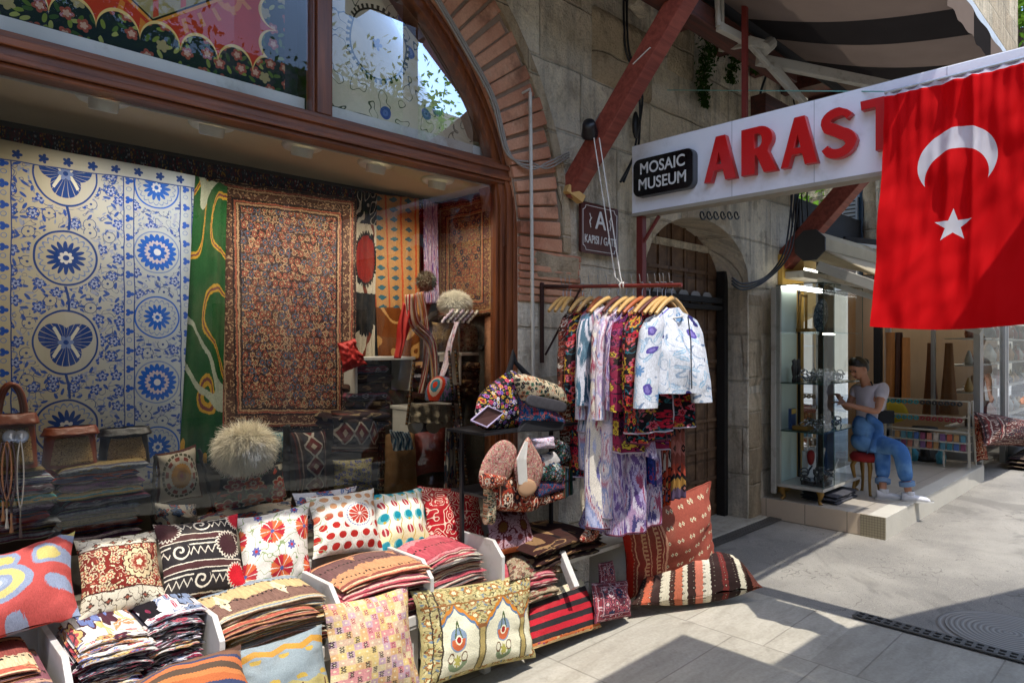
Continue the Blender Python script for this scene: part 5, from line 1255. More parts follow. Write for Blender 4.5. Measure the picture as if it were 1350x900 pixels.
# stacks in the crates
def cst(x0,x1,z0,z1,Y,n,mats,label,group,dep=.3,seed=0,droop=.02,layers=2,yaw=0.0,name='folded_kilim',jit=.015):
    r=random.Random(seed); ws=[r.uniform(.6,1.5) for _ in range(n)]; zz=[z0+(z1-z0)*sum(ws[:k])/sum(ws) for k in range(n)]
    for k in range(n):
        t=(z1-z0)*ws[k]/sum(ws); o=ORD[n-1-k] if k else 'bottom one'
        W=V3(((x1-x0)*r.uniform(.88,1.04),(x1-x0)*math.tan(yaw+r.uniform(-.09,.09)),0)); D=V3((-math.sin(yaw)*dep,dep*r.uniform(.95,1.05),0))
        folded(name,label%o,group,V3((x0+r.uniform(-jit,jit),Y+r.uniform(-jit,jit)*1.6,zz[k])),W,D,t*1.12,mats[(k+seed)%len(mats)] if len(mats)!=3 or k!=n-1 else mats[0],layers=layers+(1 if ws[k]>1.2 else 0),seed=seed*31+k,droop=droop*(k+1)/n)
KV='kilim covers folded in the crates'; EV='embroidered covers folded in the crates'
cst(.03,.44,.38,.645,2.47,8,[PILE_K[1],PILE_K[4],PILE_K[0]],'%s striped kilim cover in the crate at the left edge',KV,seed=1)
cst(.51,.73,.38,.665,2.46,9,PILE_E,'%s embroidered cover in the left pile of the second crate',EV,seed=2,layers=2)
cst(.72,.92,.38,.675,2.50,9,PILE_E[::-1],'%s embroidered cover in the right pile of the second crate',EV,seed=3,layers=2)
cst(.965,1.38,.38,.645,2.47,9,[PILE_K[0],PILE_K[3],PILE_K[5],PILE_K[1]],'%s sand striped kilim in the crate before the comb cushion',KV,seed=4,droop=.03)
cst(1.43,1.90,.38,.645,2.46,9,[PILE_K[2],PILE_K[1],PILE_K[4],PILE_K[2]],'%s crimson kilim in the crate below the pomegranate cushion',KV,seed=5,droop=.035)
cst(1.92,2.28,.38,.635,2.48,9,[PILE_K[4],PILE_K[3],PILE_K[2],PILE_K[0]],'%s dusky kilim in the crate below the scroll cushion',KV,seed=6,droop=.03)
# stacks on the right, below the clothes
cst(2.35,2.72,.30,.46,2.42,4,[PILE_K[2],K_rosy,PILE_K[4]],'%s folded cover beside the last white crate',KV,seed=7,droop=.03)
cushion('flat_cushion','rosy floral cushion lying flat on the folded covers','cushion',pY(655,722,2.75),pY(722,718,2.8),pY(762,752,2.45),pY(672,765,2.38),.045,K_rosy,CUSH,seed=9)
def rug_stack(px0,px1,pyb,pyt,Y,n,dep,label,group,mats,seed): stk(px0,px1,pyb,pyt,Y,n,mats,'folded_rug',label,group,dep=dep,seed=seed,layers=1,jit=.03,droop=.02)
rug_stack(706,800,738,708,2.42,4,.42,'%s folded dark rug in the pile under the hanging robes','dark rugs under the robes',PILE_D,21)
m=MB(); a=pY(665,745,2.55); m.bx(a.x-.02,3.5,2.46,2.86,.40,.425); m.bx(a.x,a.x+.03,2.5,2.8,0,.4); m.bx(3.44,3.47,2.5,2.8,0,.4); tag(m.build('low_bench',M_whitewood,bevel=.003),'low white bench carrying the dark rugs under the robes','bench')
p=pZ(752,790,.0)
m=MB(); q0=pY(758,775,2.33); m.bar(q0,q0+V3((.02,.12,.16)),.035,.05); tag(m.build('white_board',M_whitewood,bevel=.004),'short white board standing behind the striped cushion','board')
# ------------------------------------------------------------------ cushions of the upper row
def cq(Yt,Yb,tl,tr,br,bl): return [pY(*tl,Yt),pY(*tr,Yt),pY(*br,Yb),pY(*bl,Yb)]
YT,YBt=2.93,2.74
cushion('ikat_cushion','big ikat cushion with blue, yellow and red swirls','cushion',*cq(2.88,2.62,(-75,762),(99,700),(107,812),(-85,868)),.085,K_ikat,CUSH,seed=1,n=34)
cushion('floral_cushion','cream cushion with a wine red floral band','cushion',*cq(2.90,2.70,(97,712),(207,697),(224,800),(103,820)),.06,K_floral,CUSH,seed=2,n=34)
cushion('comb_cushion','black cushion with cream comb scrolls and red corners','cushion',*cq(2.90,2.70,(201,692),(313,677),(327,776),(214,802)),.06,K_comb,CUSH,seed=3,n=34)
cushion('carnation_cushion','white cushion with red fan shaped carnations','cushion',*cq(2.90,2.72,(308,684),(408,661),(412,768),(318,783)),.06,K_carn,CUSH,seed=4,n=34)
cushion('pomegranate_cushion','white cushion with rows of red dots and a rosette','cushion',*cq(2.93,2.76,(403,655),(493,643),(508,727),(412,737)),.06,K_dots,CUSH,seed=5,n=34)
cushion('tulip_cushion','white cushion with teal discs and red tulips','cushion',*cq(2.93,2.76,(488,652),(556,641),(572,727),(499,734)),.055,K_tulip,CUSH,seed=6,n=34)
cushion('scroll_cushion','red cushion with cream scrollwork','cushion',*cq(2.93,2.76,(550,640),(632,641),(641,724),(566,731)),.055,K_scroll,CUSH,seed=7,n=34)
cushion('plain_cushion','grey backed cushion tucked behind the white cushions','cushion',*cq(2.96,2.90,(385,650),(470,640),(470,700),(390,705)),.03,K_redfloral,CUSH,seed=17)
# front row leaning on the crates
cushion('kilim_cushion','orange and brown striped kilim cushion lying at the bottom edge','cushion',pY(150,915,2.44),pY(318,848,2.44),pY(345,925,2.24),pY(120,985,2.24),.06,K_orange,CUSH,seed=8)
cushion('landscape_cushion','grey and yellow kilim cushion with small clouds and trees','cushion',*cq(2.42,2.30,(309,858),(424,822),(446,935),(318,965)),.05,K_tree,CUSH,seed=9,n=34)
cushion('lattice_cushion','pink and gold lattice woven cushion','cushion',*cq(2.42,2.28,(424,797),(538,770),(556,908),(432,938)),.06,K_lattice,CUSH,seed=10,n=34)
cushion('arch_rug_cushion','large yellow green rug cushion woven with arches','cushion',*cq(2.44,2.32,(540,779),(702,752),(706,866),(550,912)),.07,K_arch,CUSH,seed=11,n=40)
cushion('striped_cushion','flat red and black striped cushion','cushion',*cq(2.46,2.34,(698,786),(768,762),(793,826),(698,857)),.025,K_stripe,CUSH,seed=12,n=30,pinch=.01)
# pink rug bag with neck
t=empty('rug_bag',pY(804,815,2.36),'pink rug woven bag with a narrow neck, standing on the paving','bag')
def cpart(name,q,T_,mat,**k):
    o=cushion(name,None,None,*q,T_,mat,**k); o.parent=t; o.matrix_parent_inverse=Matrix.Translation(-t.location)
cpart('body',cq(2.40,2.32,(779,768),(826,764),(832,812),(784,822)),.05,K_pinkrug,seed=3,n=24,pinch=.03)
cpart('neck',cq(2.43,2.40,(789,742),(808,738),(812,776),(790,780)),.03,K_pinkrug,seed=5,n=18,pinch=.02)
# hanging saddle bag
cushion('saddle_bag','mauve saddle bag with brown flowers hanging below the caps','bag',*cq(2.72,2.55,(640,672),(692,668),(712,724),(642,737)),.05,K_saddle,seed=14)
# two large floor cushions
cushion('floor_cushion','large red woven floor cushion standing upright','cushion',pY(812,676,2.36),pY(938,634,2.26),pY(944,738,2.14),V3(pZ(824,792,.02)),.12,K_sumak,'large floor cushions on the paving',seed=15,n=40)
cushion('floor_cushion','long striped kilim floor cushion lying on the paving','cushion',pZ(858,742,.20),pZ(978,742,.22),pZ(1006,774,.10),pZ(832,797,.10),.145,K_floorstripe,'large floor cushions on the paving',seed=16,n=44,pinch=.02)
# ------------------------------------------------------------------ lettering
M_letw=plain('white_lettering',C('cfcdc8'),.5,var=.04); M_letr=plain('red_acrylic',C('c00f10'),.35,var=.05,coat=.2)
def to_mesh(o):
    bpy.context.view_layer.update()
    me=bpy.data.meshes.new_from_object(o.evaluated_get(bpy.context.evaluated_depsgraph_get())); n=o.name.split('.')[0]; q=bpy.data.objects.new(n,me); col.objects.link(q)
    if o.parent: q.parent=o.parent; q.matrix_parent_inverse=o.matrix_parent_inverse.copy()
    q.location=o.location; q.rotation_euler=o.rotation_euler; q.scale=o.scale
    bpy.data.objects.remove(o); q.name=n; return q
def text(name,s,loc,rot,size,mat,ext=.002,off=0,parent=None,sx=1,align='CENTER',sp=1,bev=0):
    c=bpy.data.curves.new(name,'FONT'); c.body=s; c.size=size; c.extrude=ext; c.offset=off; c.align_x=align; c.align_y='CENTER'; c.space_character=sp; c.resolution_u=6; c.bevel_depth=bev
    c.materials.append(mat); o=bpy.data.objects.new(name,c); col.objects.link(o); o.rotation_euler=rot; o.scale=(sx,1,1)
    if parent is not None: o.parent=parent; o.matrix_parent_inverse=Matrix.Translation(-parent.location)
    o.location=loc
    return to_mesh(o)
# gate sign on the wall
t=empty('gate_sign',(3.65,2.9,2.4),'small brown enamel sign with white letter A on the stone wall','sign')
gx0,gx1,gz0,gz1=3.462,3.868,2.228,2.562
M_brown=plain('brown_enamel',C('4a1f18'),.4,var=.08)
def rrect(x0,x1,z0,z1,r,n=5,inward=False):
    P=[]
    for cx,cz,a0 in((x1-r,z1-r,0),(x0+r,z1-r,90),(x0+r,z0+r,180),(x1-r,z0+r,270)):
        for i in range(n+1):
            a=math.radians(a0+90*i/n)
            if inward:
                ccx=x1 if cx>(x0+x1)/2 else x0; ccz=z1 if cz>(z0+z1)/2 else z0; b=math.radians(a0+180+90-90*i/n) if False else a
                k=i/n; s={0:(( -1,0),(0,-1)),}; 
                # concave corner around the true corner
                st={0:270,90:0,180:90,270:180}[a0]; aa=math.radians(st-90*k) if True else 0
                P.append((ccx+r*math.cos(aa),ccz+r*math.sin(aa)))
            else: P.append((cx+r*math.cos(a),cz+r*math.sin(a)))
    return P
m=MB(); m.prism([(x,2.885,z) for x,z in rrect(gx0,gx1,gz0,gz1,.015)],(0,.02,0)); m.build('plate',M_brown,t)
def outline(m,P,y,w):
    n=len(P)
    for i in range(n):
        a=V3((P[i][0],y,P[i][1])); b=V3((P[(i+1)%n][0],y,P[(i+1)%n][1]))
        if (b-a).length>1e-5: m.bar(a,b,.003,w,up=(0,1,0)) if False else m.tube([a,b],w/2,5)
def cornerpts(x0,x1,z0,z1,r):
    P=[]
    for ccx,ccz,st,en in((x1,z1,270,180),(x0,z1,360,270),(x0,z0,90,0),(x1,z0,180,90)):
        for i in range(6):
            a=math.radians(st+(en-st)*i/5); P.append((ccx+r*math.cos(a),ccz+r*math.sin(a)))
    return P
m=MB(); outline(m,cornerpts(gx0+.018,gx1-.018,gz0+.018,gz1-.018,.03),2.884,.005); m.build('border_line',M_letw,t)
rotw=(PI/2,0,0); gc=(gx0+gx1)/2
text('letter','A',(gc,2.882,2.45),rotw,.17,M_letw,.0015,.002,t)
text('lettering','KAPISI / GATE',(gc,2.882,2.318),rotw,.078,M_letw,.0015,.0006,t,sx=.72)
for s in(-1,1): 
    m=MB(); m.tube([(gc+s*(.115-.012*math.cos(i*PI/4)**2),2.883,2.40+i*.0155) for i in range(7)],.003,5); m.tube([(gc+s*(.105+.012*math.sin(i*PI/3)),2.883,2.42+i*.012) for i in range(5)],.0035,5); m.build('ornament',M_letw,t)
# the long museum sign, plane facing -X
SX=3.91; SZ0,SZ1=2.515,2.995; SY0,SY1=2.80,-.9
t=empty('museum_sign',(SX,2.8,2.75),'long white sign box reading MOSAIC MUSEUM and ARASTA','sign')
M_sign=plain('white_sign_panel',C('eaebf2'),.4,var=.05,sc=5,dirt=C('cfcfd2'))
m=MB(); m.bx(SX,SX+.10,SY1,SY0,SZ0,SZ1); m.build('box',M_sign,t,bevel=.004)
m=MB(); m.bx(SX-.006,SX+.106,SY1,SY0+.004,SZ0-.010,SZ0+.012); m.bx(SX+.02,SX+.108,SY1,SY0+.004,SZ1-.002,SZ1+.008); m.build('trim',plain('beige_trim',C('9a9282'),.5),t)
m=MB()
for y in (2.05,1.55,.9,.2,-.4): m.bx(SX-.0012,SX+.001,y-.0012,y+.0012,SZ0+.013,SZ1-.003)

m.build('panel_seams',plain('seam_grey',C('8e8f96'),.6),t)
def sp_(px,py,X=SX): return pX(px,py,X)
a=sp_(838,250,SX-.03); b=sp_(918,235,SX-.03)
y0,y1=pX(838,240,SX-.03).y,pX(917,240,SX-.03).y
zt=pX(838,213,SX-.03).z; zb=pX(838,262,SX-.03).z
def rr2(y0,y1,z0,z1,r,x,n=6):
    return [(x,p,q) for p,q in rrect(min(y0,y1),max(y0,y1),z0,z1,r,n)]
m=MB(); m.prism(rr2(y0,y1,zb,zt,.05,SX-.055),(.054,0,0)); m.build('logo_box',plain('dark_grey_side',C('4a4c50'),.5),t,bevel=.003)
m=MB(); m.prism(rr2(y0-.004,y1+.004,zb+.004,zt-.004,.047,SX-.062),(.006,0,0)); m.build('logo_face',plain('black_gloss',C('0b0b0e'),.25),t)
rs=(PI/2,0,-PI/2); yc=(y0+y1)/2; zc=(zt+zb)/2; W_=abs(y1-y0)
text('logo_text','MOSAIC',(SX-.0635,yc,zc+.053),rs,.106,M_letw,.001,.0016,t,sx=.90)
text('logo_text','MUSEUM',(SX-.0635,yc,zc-.053),rs,.106,M_letw,.001,.0016,t,sx=.90)
# big red letters as solid blocks, each drawn in its own outline (metres, z up, width along -Y)
def letter(ch,px0,px1,zb_,zt_,poly,holes=()):
    ya=pX(px0,200,SX-.04).y; yb=pX(px1,200,SX-.04).y
    def tr(p): return (ya+(yb-ya)*p[0],zb_+(zt_-zb_)*p[1])
    cu=bpy.data.curves.new('letter_'+ch,'CURVE'); cu.dimensions='2D'; cu.fill_mode='BOTH'; cu.extrude=.022; cu.bevel_depth=.002
    for P_ in [poly]+list(holes):
        s=cu.splines.new('POLY'); s.points.add(len(P_)-1)
        for q,p in zip(s.points,P_):
            y,z=tr(p); q.co=(-(y-ya),z-zb_,0,1)
        s.use_cyclic_u=True
    cu.materials.append(M_letr); o=bpy.data.objects.new('letter',cu); col.objects.link(o); o.parent=t; o.matrix_parent_inverse=Matrix.Translation(-t.location)
    o.location=(SX-.030,ya,zb_); o.rotation_euler=(PI/2,0,-PI/2); to_mesh(o)
def arc(cx,cy,rx,ry,a0,a1,n=10): return [(cx+rx*math.cos(math.radians(a0+(a1-a0)*i/n)),cy+ry*math.sin(math.radians(a0+(a1-a0)*i/n))) for i in range(n+1)]
LA=[(0,0),(.20,0),(.30,.24),(.60,.24),(.68,.0),(1,0),(.66,1),(.38,1)]; LAh=[[(.35,.36),(.56,.36),(.465,.68)]]
LR=[(0,0),(.38,0),(.38,.40),(.44,.40),(.66,0),(1.02,0),(.76,.44)]+arc(.52,.725,.38,.275,-45,90,10)+[(0,1)]; LRh=[[(.37,.53)]+arc(.45,.705,.16,.165,-80,80,8)+[(.37,.86)]]
LS=arc(.52,.74,.42,.27,10,170,10)+arc(.50,.72,.40,.25,180,255,6)+arc(.46,.30,.22,.20,60,-60,6)+arc(.42,.24,.22,.15,-90,-170,5)+[(0,.20),(.02,.32)]
def Sshape():
    # centre line swept with a width
    cl_=arc(.50,.74,.31,.17,15,250,14)+arc(.50,.28,.34,.20,70,-165,14)
    w=[.085]*4+[.12]*8+[.15]*8+[.12]*8+[.09]*2
    L=[];Rr=[]
    for i,p in enumerate(cl_):
        a=cl_[max(0,i-1)];b=cl_[min(len(cl_)-1,i+1)]; dx,dy=b[0]-a[0],b[1]-a[1]; l=math.hypot(dx,dy) or 1; nx,ny=-dy/l,dx/l; k=w[min(i,len(w)-1)]
        L.append((p[0]+nx*k,p[1]+ny*k*.72)); Rr.append((p[0]-nx*k,p[1]-ny*k*.72))
    return L+Rr[::-1]
LT=[(.33,0),(.67,0),(.67,.84),(1,.84),(1.02,1),(-.02,1),(0,.84),(.33,.84)]
zb_=pX(985,230.7,SX-.05).z; zt_=pX(985,171,SX-.05).z
letter('a',930,971,zb_,zt_,LA,LAh); letter('r',979,1024,zb_,zt_,LR,LRh); letter('a',1031,1078,zb_,zt_,LA,LAh); letter('s',1080,1131,zb_,zt_,Sshape()); letter('t',1137,1196,zb_,zt_,LT); letter('a',1200,1262,zb_,zt_,LA,LAh)
m=MB(); m.bx(3.92,3.97,2.72,2.77,0,SZ0-.011); m.bar((3.945,2.745,2.30),(3.945,2.6,2.49),.02,.02); m.build('post',M_redpost,t,bevel=.003)
pr=pX(982,120,3.98); m=MB(); m.bar((3.98,pr.y,SZ1),(3.98,pr.y,3.75),.03,.03); m.build('hanger_rod',M_redpost,t)
# flag
t=empty('flag',(3.86,1.15,2.9),'red flag with white crescent and star hung over the museum sign','flag')
m=MB(); FW=.66
def ff(a,b):
    y=1.156-FW*a; z=1.70+1.213*b-.02*(1-b)*math.sin(a*PI)
    k=.35+.65*(1-b)
    x=3.815-.17*(1-b)**2-.0025*math.sin(a*30+2*b+2*nz((a*3,b*2,4)))*(.2+.8*b)-.018*math.sin(a*8+1+b*1.5)*k -.035*nz((a*4+b*1.5,b*4,12))*k -.012*nz((a*11-b*6,b*10,3))-.02*nz((a*4,b*3,2))*k -.010*nz((a*12,b*5,7)) -.004*math.sin(a*80+b*6+3*nz((a*3,b*2,1)))*b**3 -.02*math.exp(-((a-.42-.05*b)/.03)**2)*b -.018*math.exp(-((a-.62+.03*b)/.02)**2)*b
    if b>.985: x=3.83-.008*math.sin(a*60)
    return (x,y+.008*math.sin(b*4)*(1-b)-(1-b)*(-.012),z)
m.grid(110,90,ff,uvf=lambda a,b:(FW*a,1.213*b)); m.build('flag_cloth',M_flag,t,smooth=True)
m=MB(); m.tube([(3.83,1.16,2.91),(3.83,.48,2.915)],.009,8); m.build('rod',M_alu,t)
m=MB(); 
for k in range(12): m.bar((3.83,1.13-k*.055,2.905),(3.91,1.13-k*.055,2.94),.004,.004)
m.build('ties',M_letw,t)
# cyan line from the wall to the flag
m=MB(); a=pY(880,119,2.9); b=V3((3.86,1.16,2.925)); m.tube([a,b],.0035,6); tag(m.build('cord',plain('cyan_cord',C('7ab8b0'),.5)),'thin pale turquoise cord stretched in front of the wall to the flag','cord')
# white conduit on the wall
a=pY(699,122,2.86); m=MB(); m.tube([a,pY(701,300,2.86),pY(703,500,2.86)],.011,10); m.tube([a+V3((-.02,.07,0)),a+V3((0,0,.02)),a],.008,8); tag(m.build('conduit',M_steelw,smooth=True),'thin white pipe standing against the wall beside the window','pipe')
# floodlight on the strut
c=pX(777,170,3.27); t=empty('floodlight',c,'small black floodlight fixed to the red brown strut','floodlight')
m=MB(); r_=Matrix.Rotation(-.9,3,'Y')@Matrix.Rotation(.5,3,'X'); m.lathe(c,[(0,.05),(.035,.05),(.042,.03),(.05,-.03),(.054,-.045),(.048,-.046)],20,rot=r_); m.build('housing',M_black,t,smooth=True)
m=MB(); m.lathe(c,[(.0,-.036),(.04,-.036),(.047,-.047)],20,rot=r_); m.build('lens',M_alu,t,smooth=True)
m=MB(); m.tube([c+V3((.05,.02,.03)),c+V3((.07,-.02,.1)),c+V3((.1,-.06,.14)),c+V3((.12,-.02,.08)),c+V3((.1,.03,-.02))],.005,6); m.build('cable',M_cable,t,smooth=True)
# cables
def cable(pts,r,label,mat=M_cable,name='cable',sagn=0):
    m=MB(); P3=[V3(p) for p in pts]; n=len(P3)-1; out=[]
    for k in range(n*6+1):
        q=k/6; i=min(int(q),n-1); f=q-i; p0,p1,p2,p3=P3[max(i-1,0)],P3[i],P3[i+1],P3[min(i+2,n)]
        out.append(.5*((2*p1)+(p2-p0)*f+(2*p0-5*p1+4*p2-p3)*f*f+(3*p1-p0-3*p2+p3)*f**3))
    m.tube(out,r,6); tag(m.build(name,mat,smooth=True),label,'cable')
for k,o in enumerate((0,5,9)):
    cable([pY(573+o*.6,-2,2.895),pY(617+o*.7,74,2.895),pY(648+o*.6,132,2.895),pY(668+o*.5,203,2.895),pY(700,214+o,2.87),pY(722,222-k*4,2.87),pY(750,207-k*3,2.88)],.006,'grey cable following the brick arch and looping to the strut, %s of three strands'%('innermost','middle','outermost')[k])
for k,o in enumerate((0,4)):
    cable([pY(822+o,-5,2.88),pY(824+o,60,2.88),pY(833+o,90,2.88),pY(843+o,130,2.88),pY(842-o,190,2.88),pY(834,210,2.87),pY(822-o,240,2.87)],.009,'black cable running down the wall %s the drainpipe stain'%('left of' if k==0 else 'right of'),M_black)
m=MB(); c=pY(838,165,2.86); m.ell(c,(.03,.025,.10),10); tag(m.build('cable_splice',M_black,smooth=True),'black cable joint box hanging above the museum sign','cable box')
for k,o in enumerate((0,4,8)):
    cable([pY(1050+o,190,2.7),pY(1040+o,300,2.72),pY(1030+o,340,2.74),pY(1008,366+o*.6,2.84),pY(980,374+o,2.86),pY(965,366+o,2.9)],.009,'dark cable sweeping under the door arch springing, %s of three'%('topmost','middle','lowest')[k],M_black)
for k in range(6):
    c=pY(925+k*9,284,2.85); m=MB(); m.tube([c+V3((.035*math.cos(i*PI/6)+i*.002,0,.03*math.sin(i*PI/6))) for i in range(13)],.007,6); tag(m.build('cable_loop',M_black,smooth=True),'loop of coiled black cable under the museum sign','cable','coiled black cable under the sign')
for k in range(4):
    cable([pY(1045+k*7,300,2.8),pY(1043+k*7,250,2.8),pY(1050+k*6,170,2.85),pY(1046+k*8,130,2.9)],.008,'black cable rising behind the right strut, number %s from the left'%('first','second','third','fourth')[k],M_black)
# meter clutter above the awning arm
cable([pY(1010,100,2.7),pY(1002,130,2.75),pY(1015,150,2.75),pY(1030,135,2.7)],.012,'dark looped hose above the museum sign',M_black)
# ivy on the wall
rnd=random.Random(5); t=empty('ivy',pY(932,90,2.9),'dark green ivy hanging down the stone wall above the sign','ivy')
m=MB(); st=MB()
for px0,py0,py1,n in((932,20,142,900),(968,50,112,350),(1000,62,98,150)):
    for k in range(n):
        f=rnd.random()**.8; py=py0+(py1-py0)*f; px=px0+rnd.gauss(0,7*(1-f)+2.5)+5*math.sin(f*6)
        leaf(m,pY(px,py,2.88+rnd.uniform(-.08,.03)),.020*rnd.uniform(.6,1.3),rnd)
    st.tube([pY(px0+5*math.sin(i*.6),py0+(py1-py0)*i/10,2.91) for i in range(11)],.004,5)
m.build('foliage',M_ivy,t); st.build('stems',M_bark,t)
# beacon lamp at the top of the wall
c=pY(843,8,2.84); m=MB(); m.box(c,(.16,.1,.09),Matrix.Rotation(.3,3,'Y')); tag(m.build('stone_corbel',M_stone,bevel=.015),'small pale stone corbel jutting from the wall left of the strut top','corbel')
# ------------------------------------------------------------------ clothes rail
RX=3.14; 
r0=V3((RX,2.90,1.975)); r1=V3((RX,1.93,1.925))
t=empty('clothes_rail',r0,'red iron rail hinged on the wall with a row of hangers','clothes rail')
m=MB(); m.tube([r0,r1],.011,10); m.build('rail',M_redpost,t,smooth=True)
m=MB(); a=V3((RX-.04,2.90,2.0)); m.tube([a,a+V3((0,0,-.50))],.014,8); m.tube([V3((RX-.04,2.90,1.98)),V3((RX,2.7,1.965))],.010,8); m.tube([V3((RX-.03,2.88,1.55)),V3((RX,2.62,1.95))],.007,8); m.build('bracket',M_iron,t)
m=MB(); 
for px in(783,790): m.tube([pX(px,182,3.2),pX(818-(790-px),365,RX)+V3((0,0,0)),pX(821,376,RX)],.0035,6)
m.tube([pX(821,376,RX)+V3((.016*math.cos(i),.012*math.sin(i*.5),.016*math.sin(i))) for i in range(16)],.005,6); m.build('rope',M_rope,t)
def railp(Y): f=(2.90-Y)/(2.90-1.93); return r0.lerp(r1,f)
def hanger(Y,mat,label,hw=.20,yaw=0):
    p=railp(Y); ry=Matrix.Rotation(yaw,3,'Z'); t=empty('clothes_hanger',p,label,'hanger','hangers on the rail')
    m=MB(); m.tube([p+ry@V3(q) for q in((-.030,0,.062),(-.026,0,.050),(-.020,0,.016),(-.010,0,.016),(.004,0,.018),(.013,0,.008),(.010,0,-.014),(.0,0,-.03),(0,0,-.07))],.0028,6); m.build('hook',M_alu,t,smooth=True)
    m=MB(); m.tube([p+ry@V3((x*hw,0,-.072-.085*abs(x)**1.5)) for x in [i/8-1 for i in range(17)]],[.010+.006*(1-abs(i/8-1)) for i in range(17)],8); m.build('arm',mat,t,smooth=True)
    return p,ry
def garment(Y,label,mat,hw=.22,length_=.8,flare=1.3,sleeve=.45,seed=0,yaw=0,name='robe',open_=False,group='garments on the rail',ss_=1.0,thick=.075,drop=.10,lining=None,slv_mat=None,sang=.12,hcurve=0.0):
    p=railp(Y); ry=Matrix.Rotation(yaw,3,'Z'); o=p+V3((0,0,-drop)); r=random.Random(seed); m=MB()
    def body(a,b):
        th=a*2*PI
        wv=hw*(1+ (flare-1)*b); wt=wv if b>.1 else wv
        if b<.12: k=b/.12; wt=hw*(.30+.70*k**.6); z=-.085*(1-(1-k)**1)*1.0*k
        else: z=-.085-(length_-.085)*(b-.12)/.88
        if b<.12: z=-.02-.075*((wt/hw)-.3)/.7
        c=math.cos(th); s=math.sin(th)
        x=math.copysign(abs(c)**.75,c)*wt; dy=thick*(.35+.65*min(1,b*2.0))*(1+.5*b)
        fold=(math.sin(x/wv*7+seed*1.7+b*1.0)*.5+math.sin(x/wv*13+seed*3.1+2*nz((b*2,seed,0)))*.4+nz((x*7,b*2,seed+(2 if s>0 else 0)))*.9)*.036*min(1,.15+b*1.5)
        y=math.copysign(abs(s)**.8,s)*dy+fold
        if hcurve and b>.6: z+=hcurve*(1-abs(c))*(b-.6)*-1*(1 if s<0 else .6)
        return o+ry@V3((x,y,z+.012*nz((x*8,s,seed+b))))
    m.grid(44,34,body,wu=True,uvf=lambda a,b:((abs(2*a-1)*hw*3.0),(1-b)*length_*1.1))
    # sleeves hang from the shoulders
    for sx in(-1,1):
        sh=V3((sx*hw*.93,0,-.075)); L=sleeve; w0,w1=.075*ss_,.062*ss_*1.1
        def slv(a,b,sx=sx,sh=sh,L=L):
            th=a*2*PI; c_=sh+V3((sx*(math.sin(sang)*L*b+.015*math.sin(b*3)),-.02*b,-L*b*math.cos(sang))); w=w0+(w1-w0)*b
            if b<.12: w*=(.75+.25*b/.12)
            return o+ry@(c_+V3((math.cos(th)*w*.92+sx*.0,math.sin(th)*w*.5+.006*nz((th,b*6,seed+sx)),.03*math.cos(th)*(-sx)*(1-b)+.010*nz((a*4,b*7,seed+5)))))
        m.grid(18,16,slv,wu=True,uvf=lambda a,b,sx=sx:(a*.35+sx*.3+.4,(1-b)*L*1.1+.25))
    t=empty(name,o,label,name,group)
    m.build('cloth',mat,t,smooth=True)
    if not lining:
        tm=plain('wine_trim',C('5c2434'),.85,var=.2) if seed%2 else plain('pale_trim',C('b8a8b4'),.85,var=.15)
        m=MB(); m.tube([o+ry@V3((.062*math.cos(i*PI/8),-.045*abs(math.sin(i*PI/8))-.005,-.03-.035*math.sin(i*PI/16))) for i in range(17)],.006,6)
        m.tube([V3(body(.75+.004*math.sin(k),.08+.92*k/14))+ry@V3((0,-.003,0)) for k in range(15)],.004,5)
        m.tube([V3(body(k/44,.995)) for k in range(45)],.0045,5); m.build('trim',tm,t,smooth=True)
    if lining:
        m=MB(); m.grid(44,6,lambda a,b:(body(a,.93+.06*b)-o)*.985+o,wu=True); m.build('lining',lining,t,smooth=True)
        # front opening and neck
        m=MB(); pts=[o+ry@V3((.004,-thick*.9-.028,-.07)),o+ry@V3((.012,-thick*1.2-.018,-.2)),o+ry@V3((.0,-thick*1.45-.012,-length_*.95))]; m.tube(pts,.004,6); m.build('front_seam',plain('grey_seam',C('3c3c44'),.9),t)  # dark grey line down the front opening
        m=MB(); m.tube([o+ry@V3((.062*math.cos(i*PI/8),-.05*abs(math.sin(i*PI/8))-.005,-.045-.035*math.sin(i*PI/16))) for i in range(17)],.005,6); m.build('neckband',lining,t,smooth=True)
    return t
HM=[M_hanger,M_hanger,M_hangero,M_hanger,M_hangerd]
GL=[ # Y, label, mat, hw, len, flare, sleeve, seed, yaw
 (2.74,'long rust robe with white flowers, nearest the wall',G_brown,.165,.95,1.1,.50,1,.10),
 (2.66,'dark red flowered robe behind the lilac ones',G_redfl,.165,1.0,1.1,.50,2,.05),
 (2.58,'plain lilac ikat robe with long hanging sleeve',G_ikat,.175,.95,1.15,.58,3,.15),
 (2.50,'teal and white ikat jacket between two lilac robes',G_teal,.21,.72,1.1,.50,4,.0),
 (2.42,'long blue and cream ikat robe reaching lowest',G_ikat2,.215,1.22,1.45,.56,5,.15),
 (2.35,'long lilac and pink ikat robe in the middle of the rail',G_ikat,.21,1.16,1.25,.56,6,.05),
 (2.29,'purple ikat robe hanging beside the long lilac one',G_ikat3,.21,1.25,1.1,.5,7,.1),
 (2.22,'magenta robe with large yellow flowers',G_yel,.21,.80,1.1,.50,8,.0),
 (2.16,'black robe scattered with red flowers',G_redfl,.215,.74,1.1,.50,9,.12),
 (2.10,'second red flowered jacket just behind the white one',G_redfl,.22,.68,1.3,.46,10,.0),
 (1.99,'white jacket embroidered in pale blue and purple',G_white,.175,.47,1.12,.47,11,-.03)]
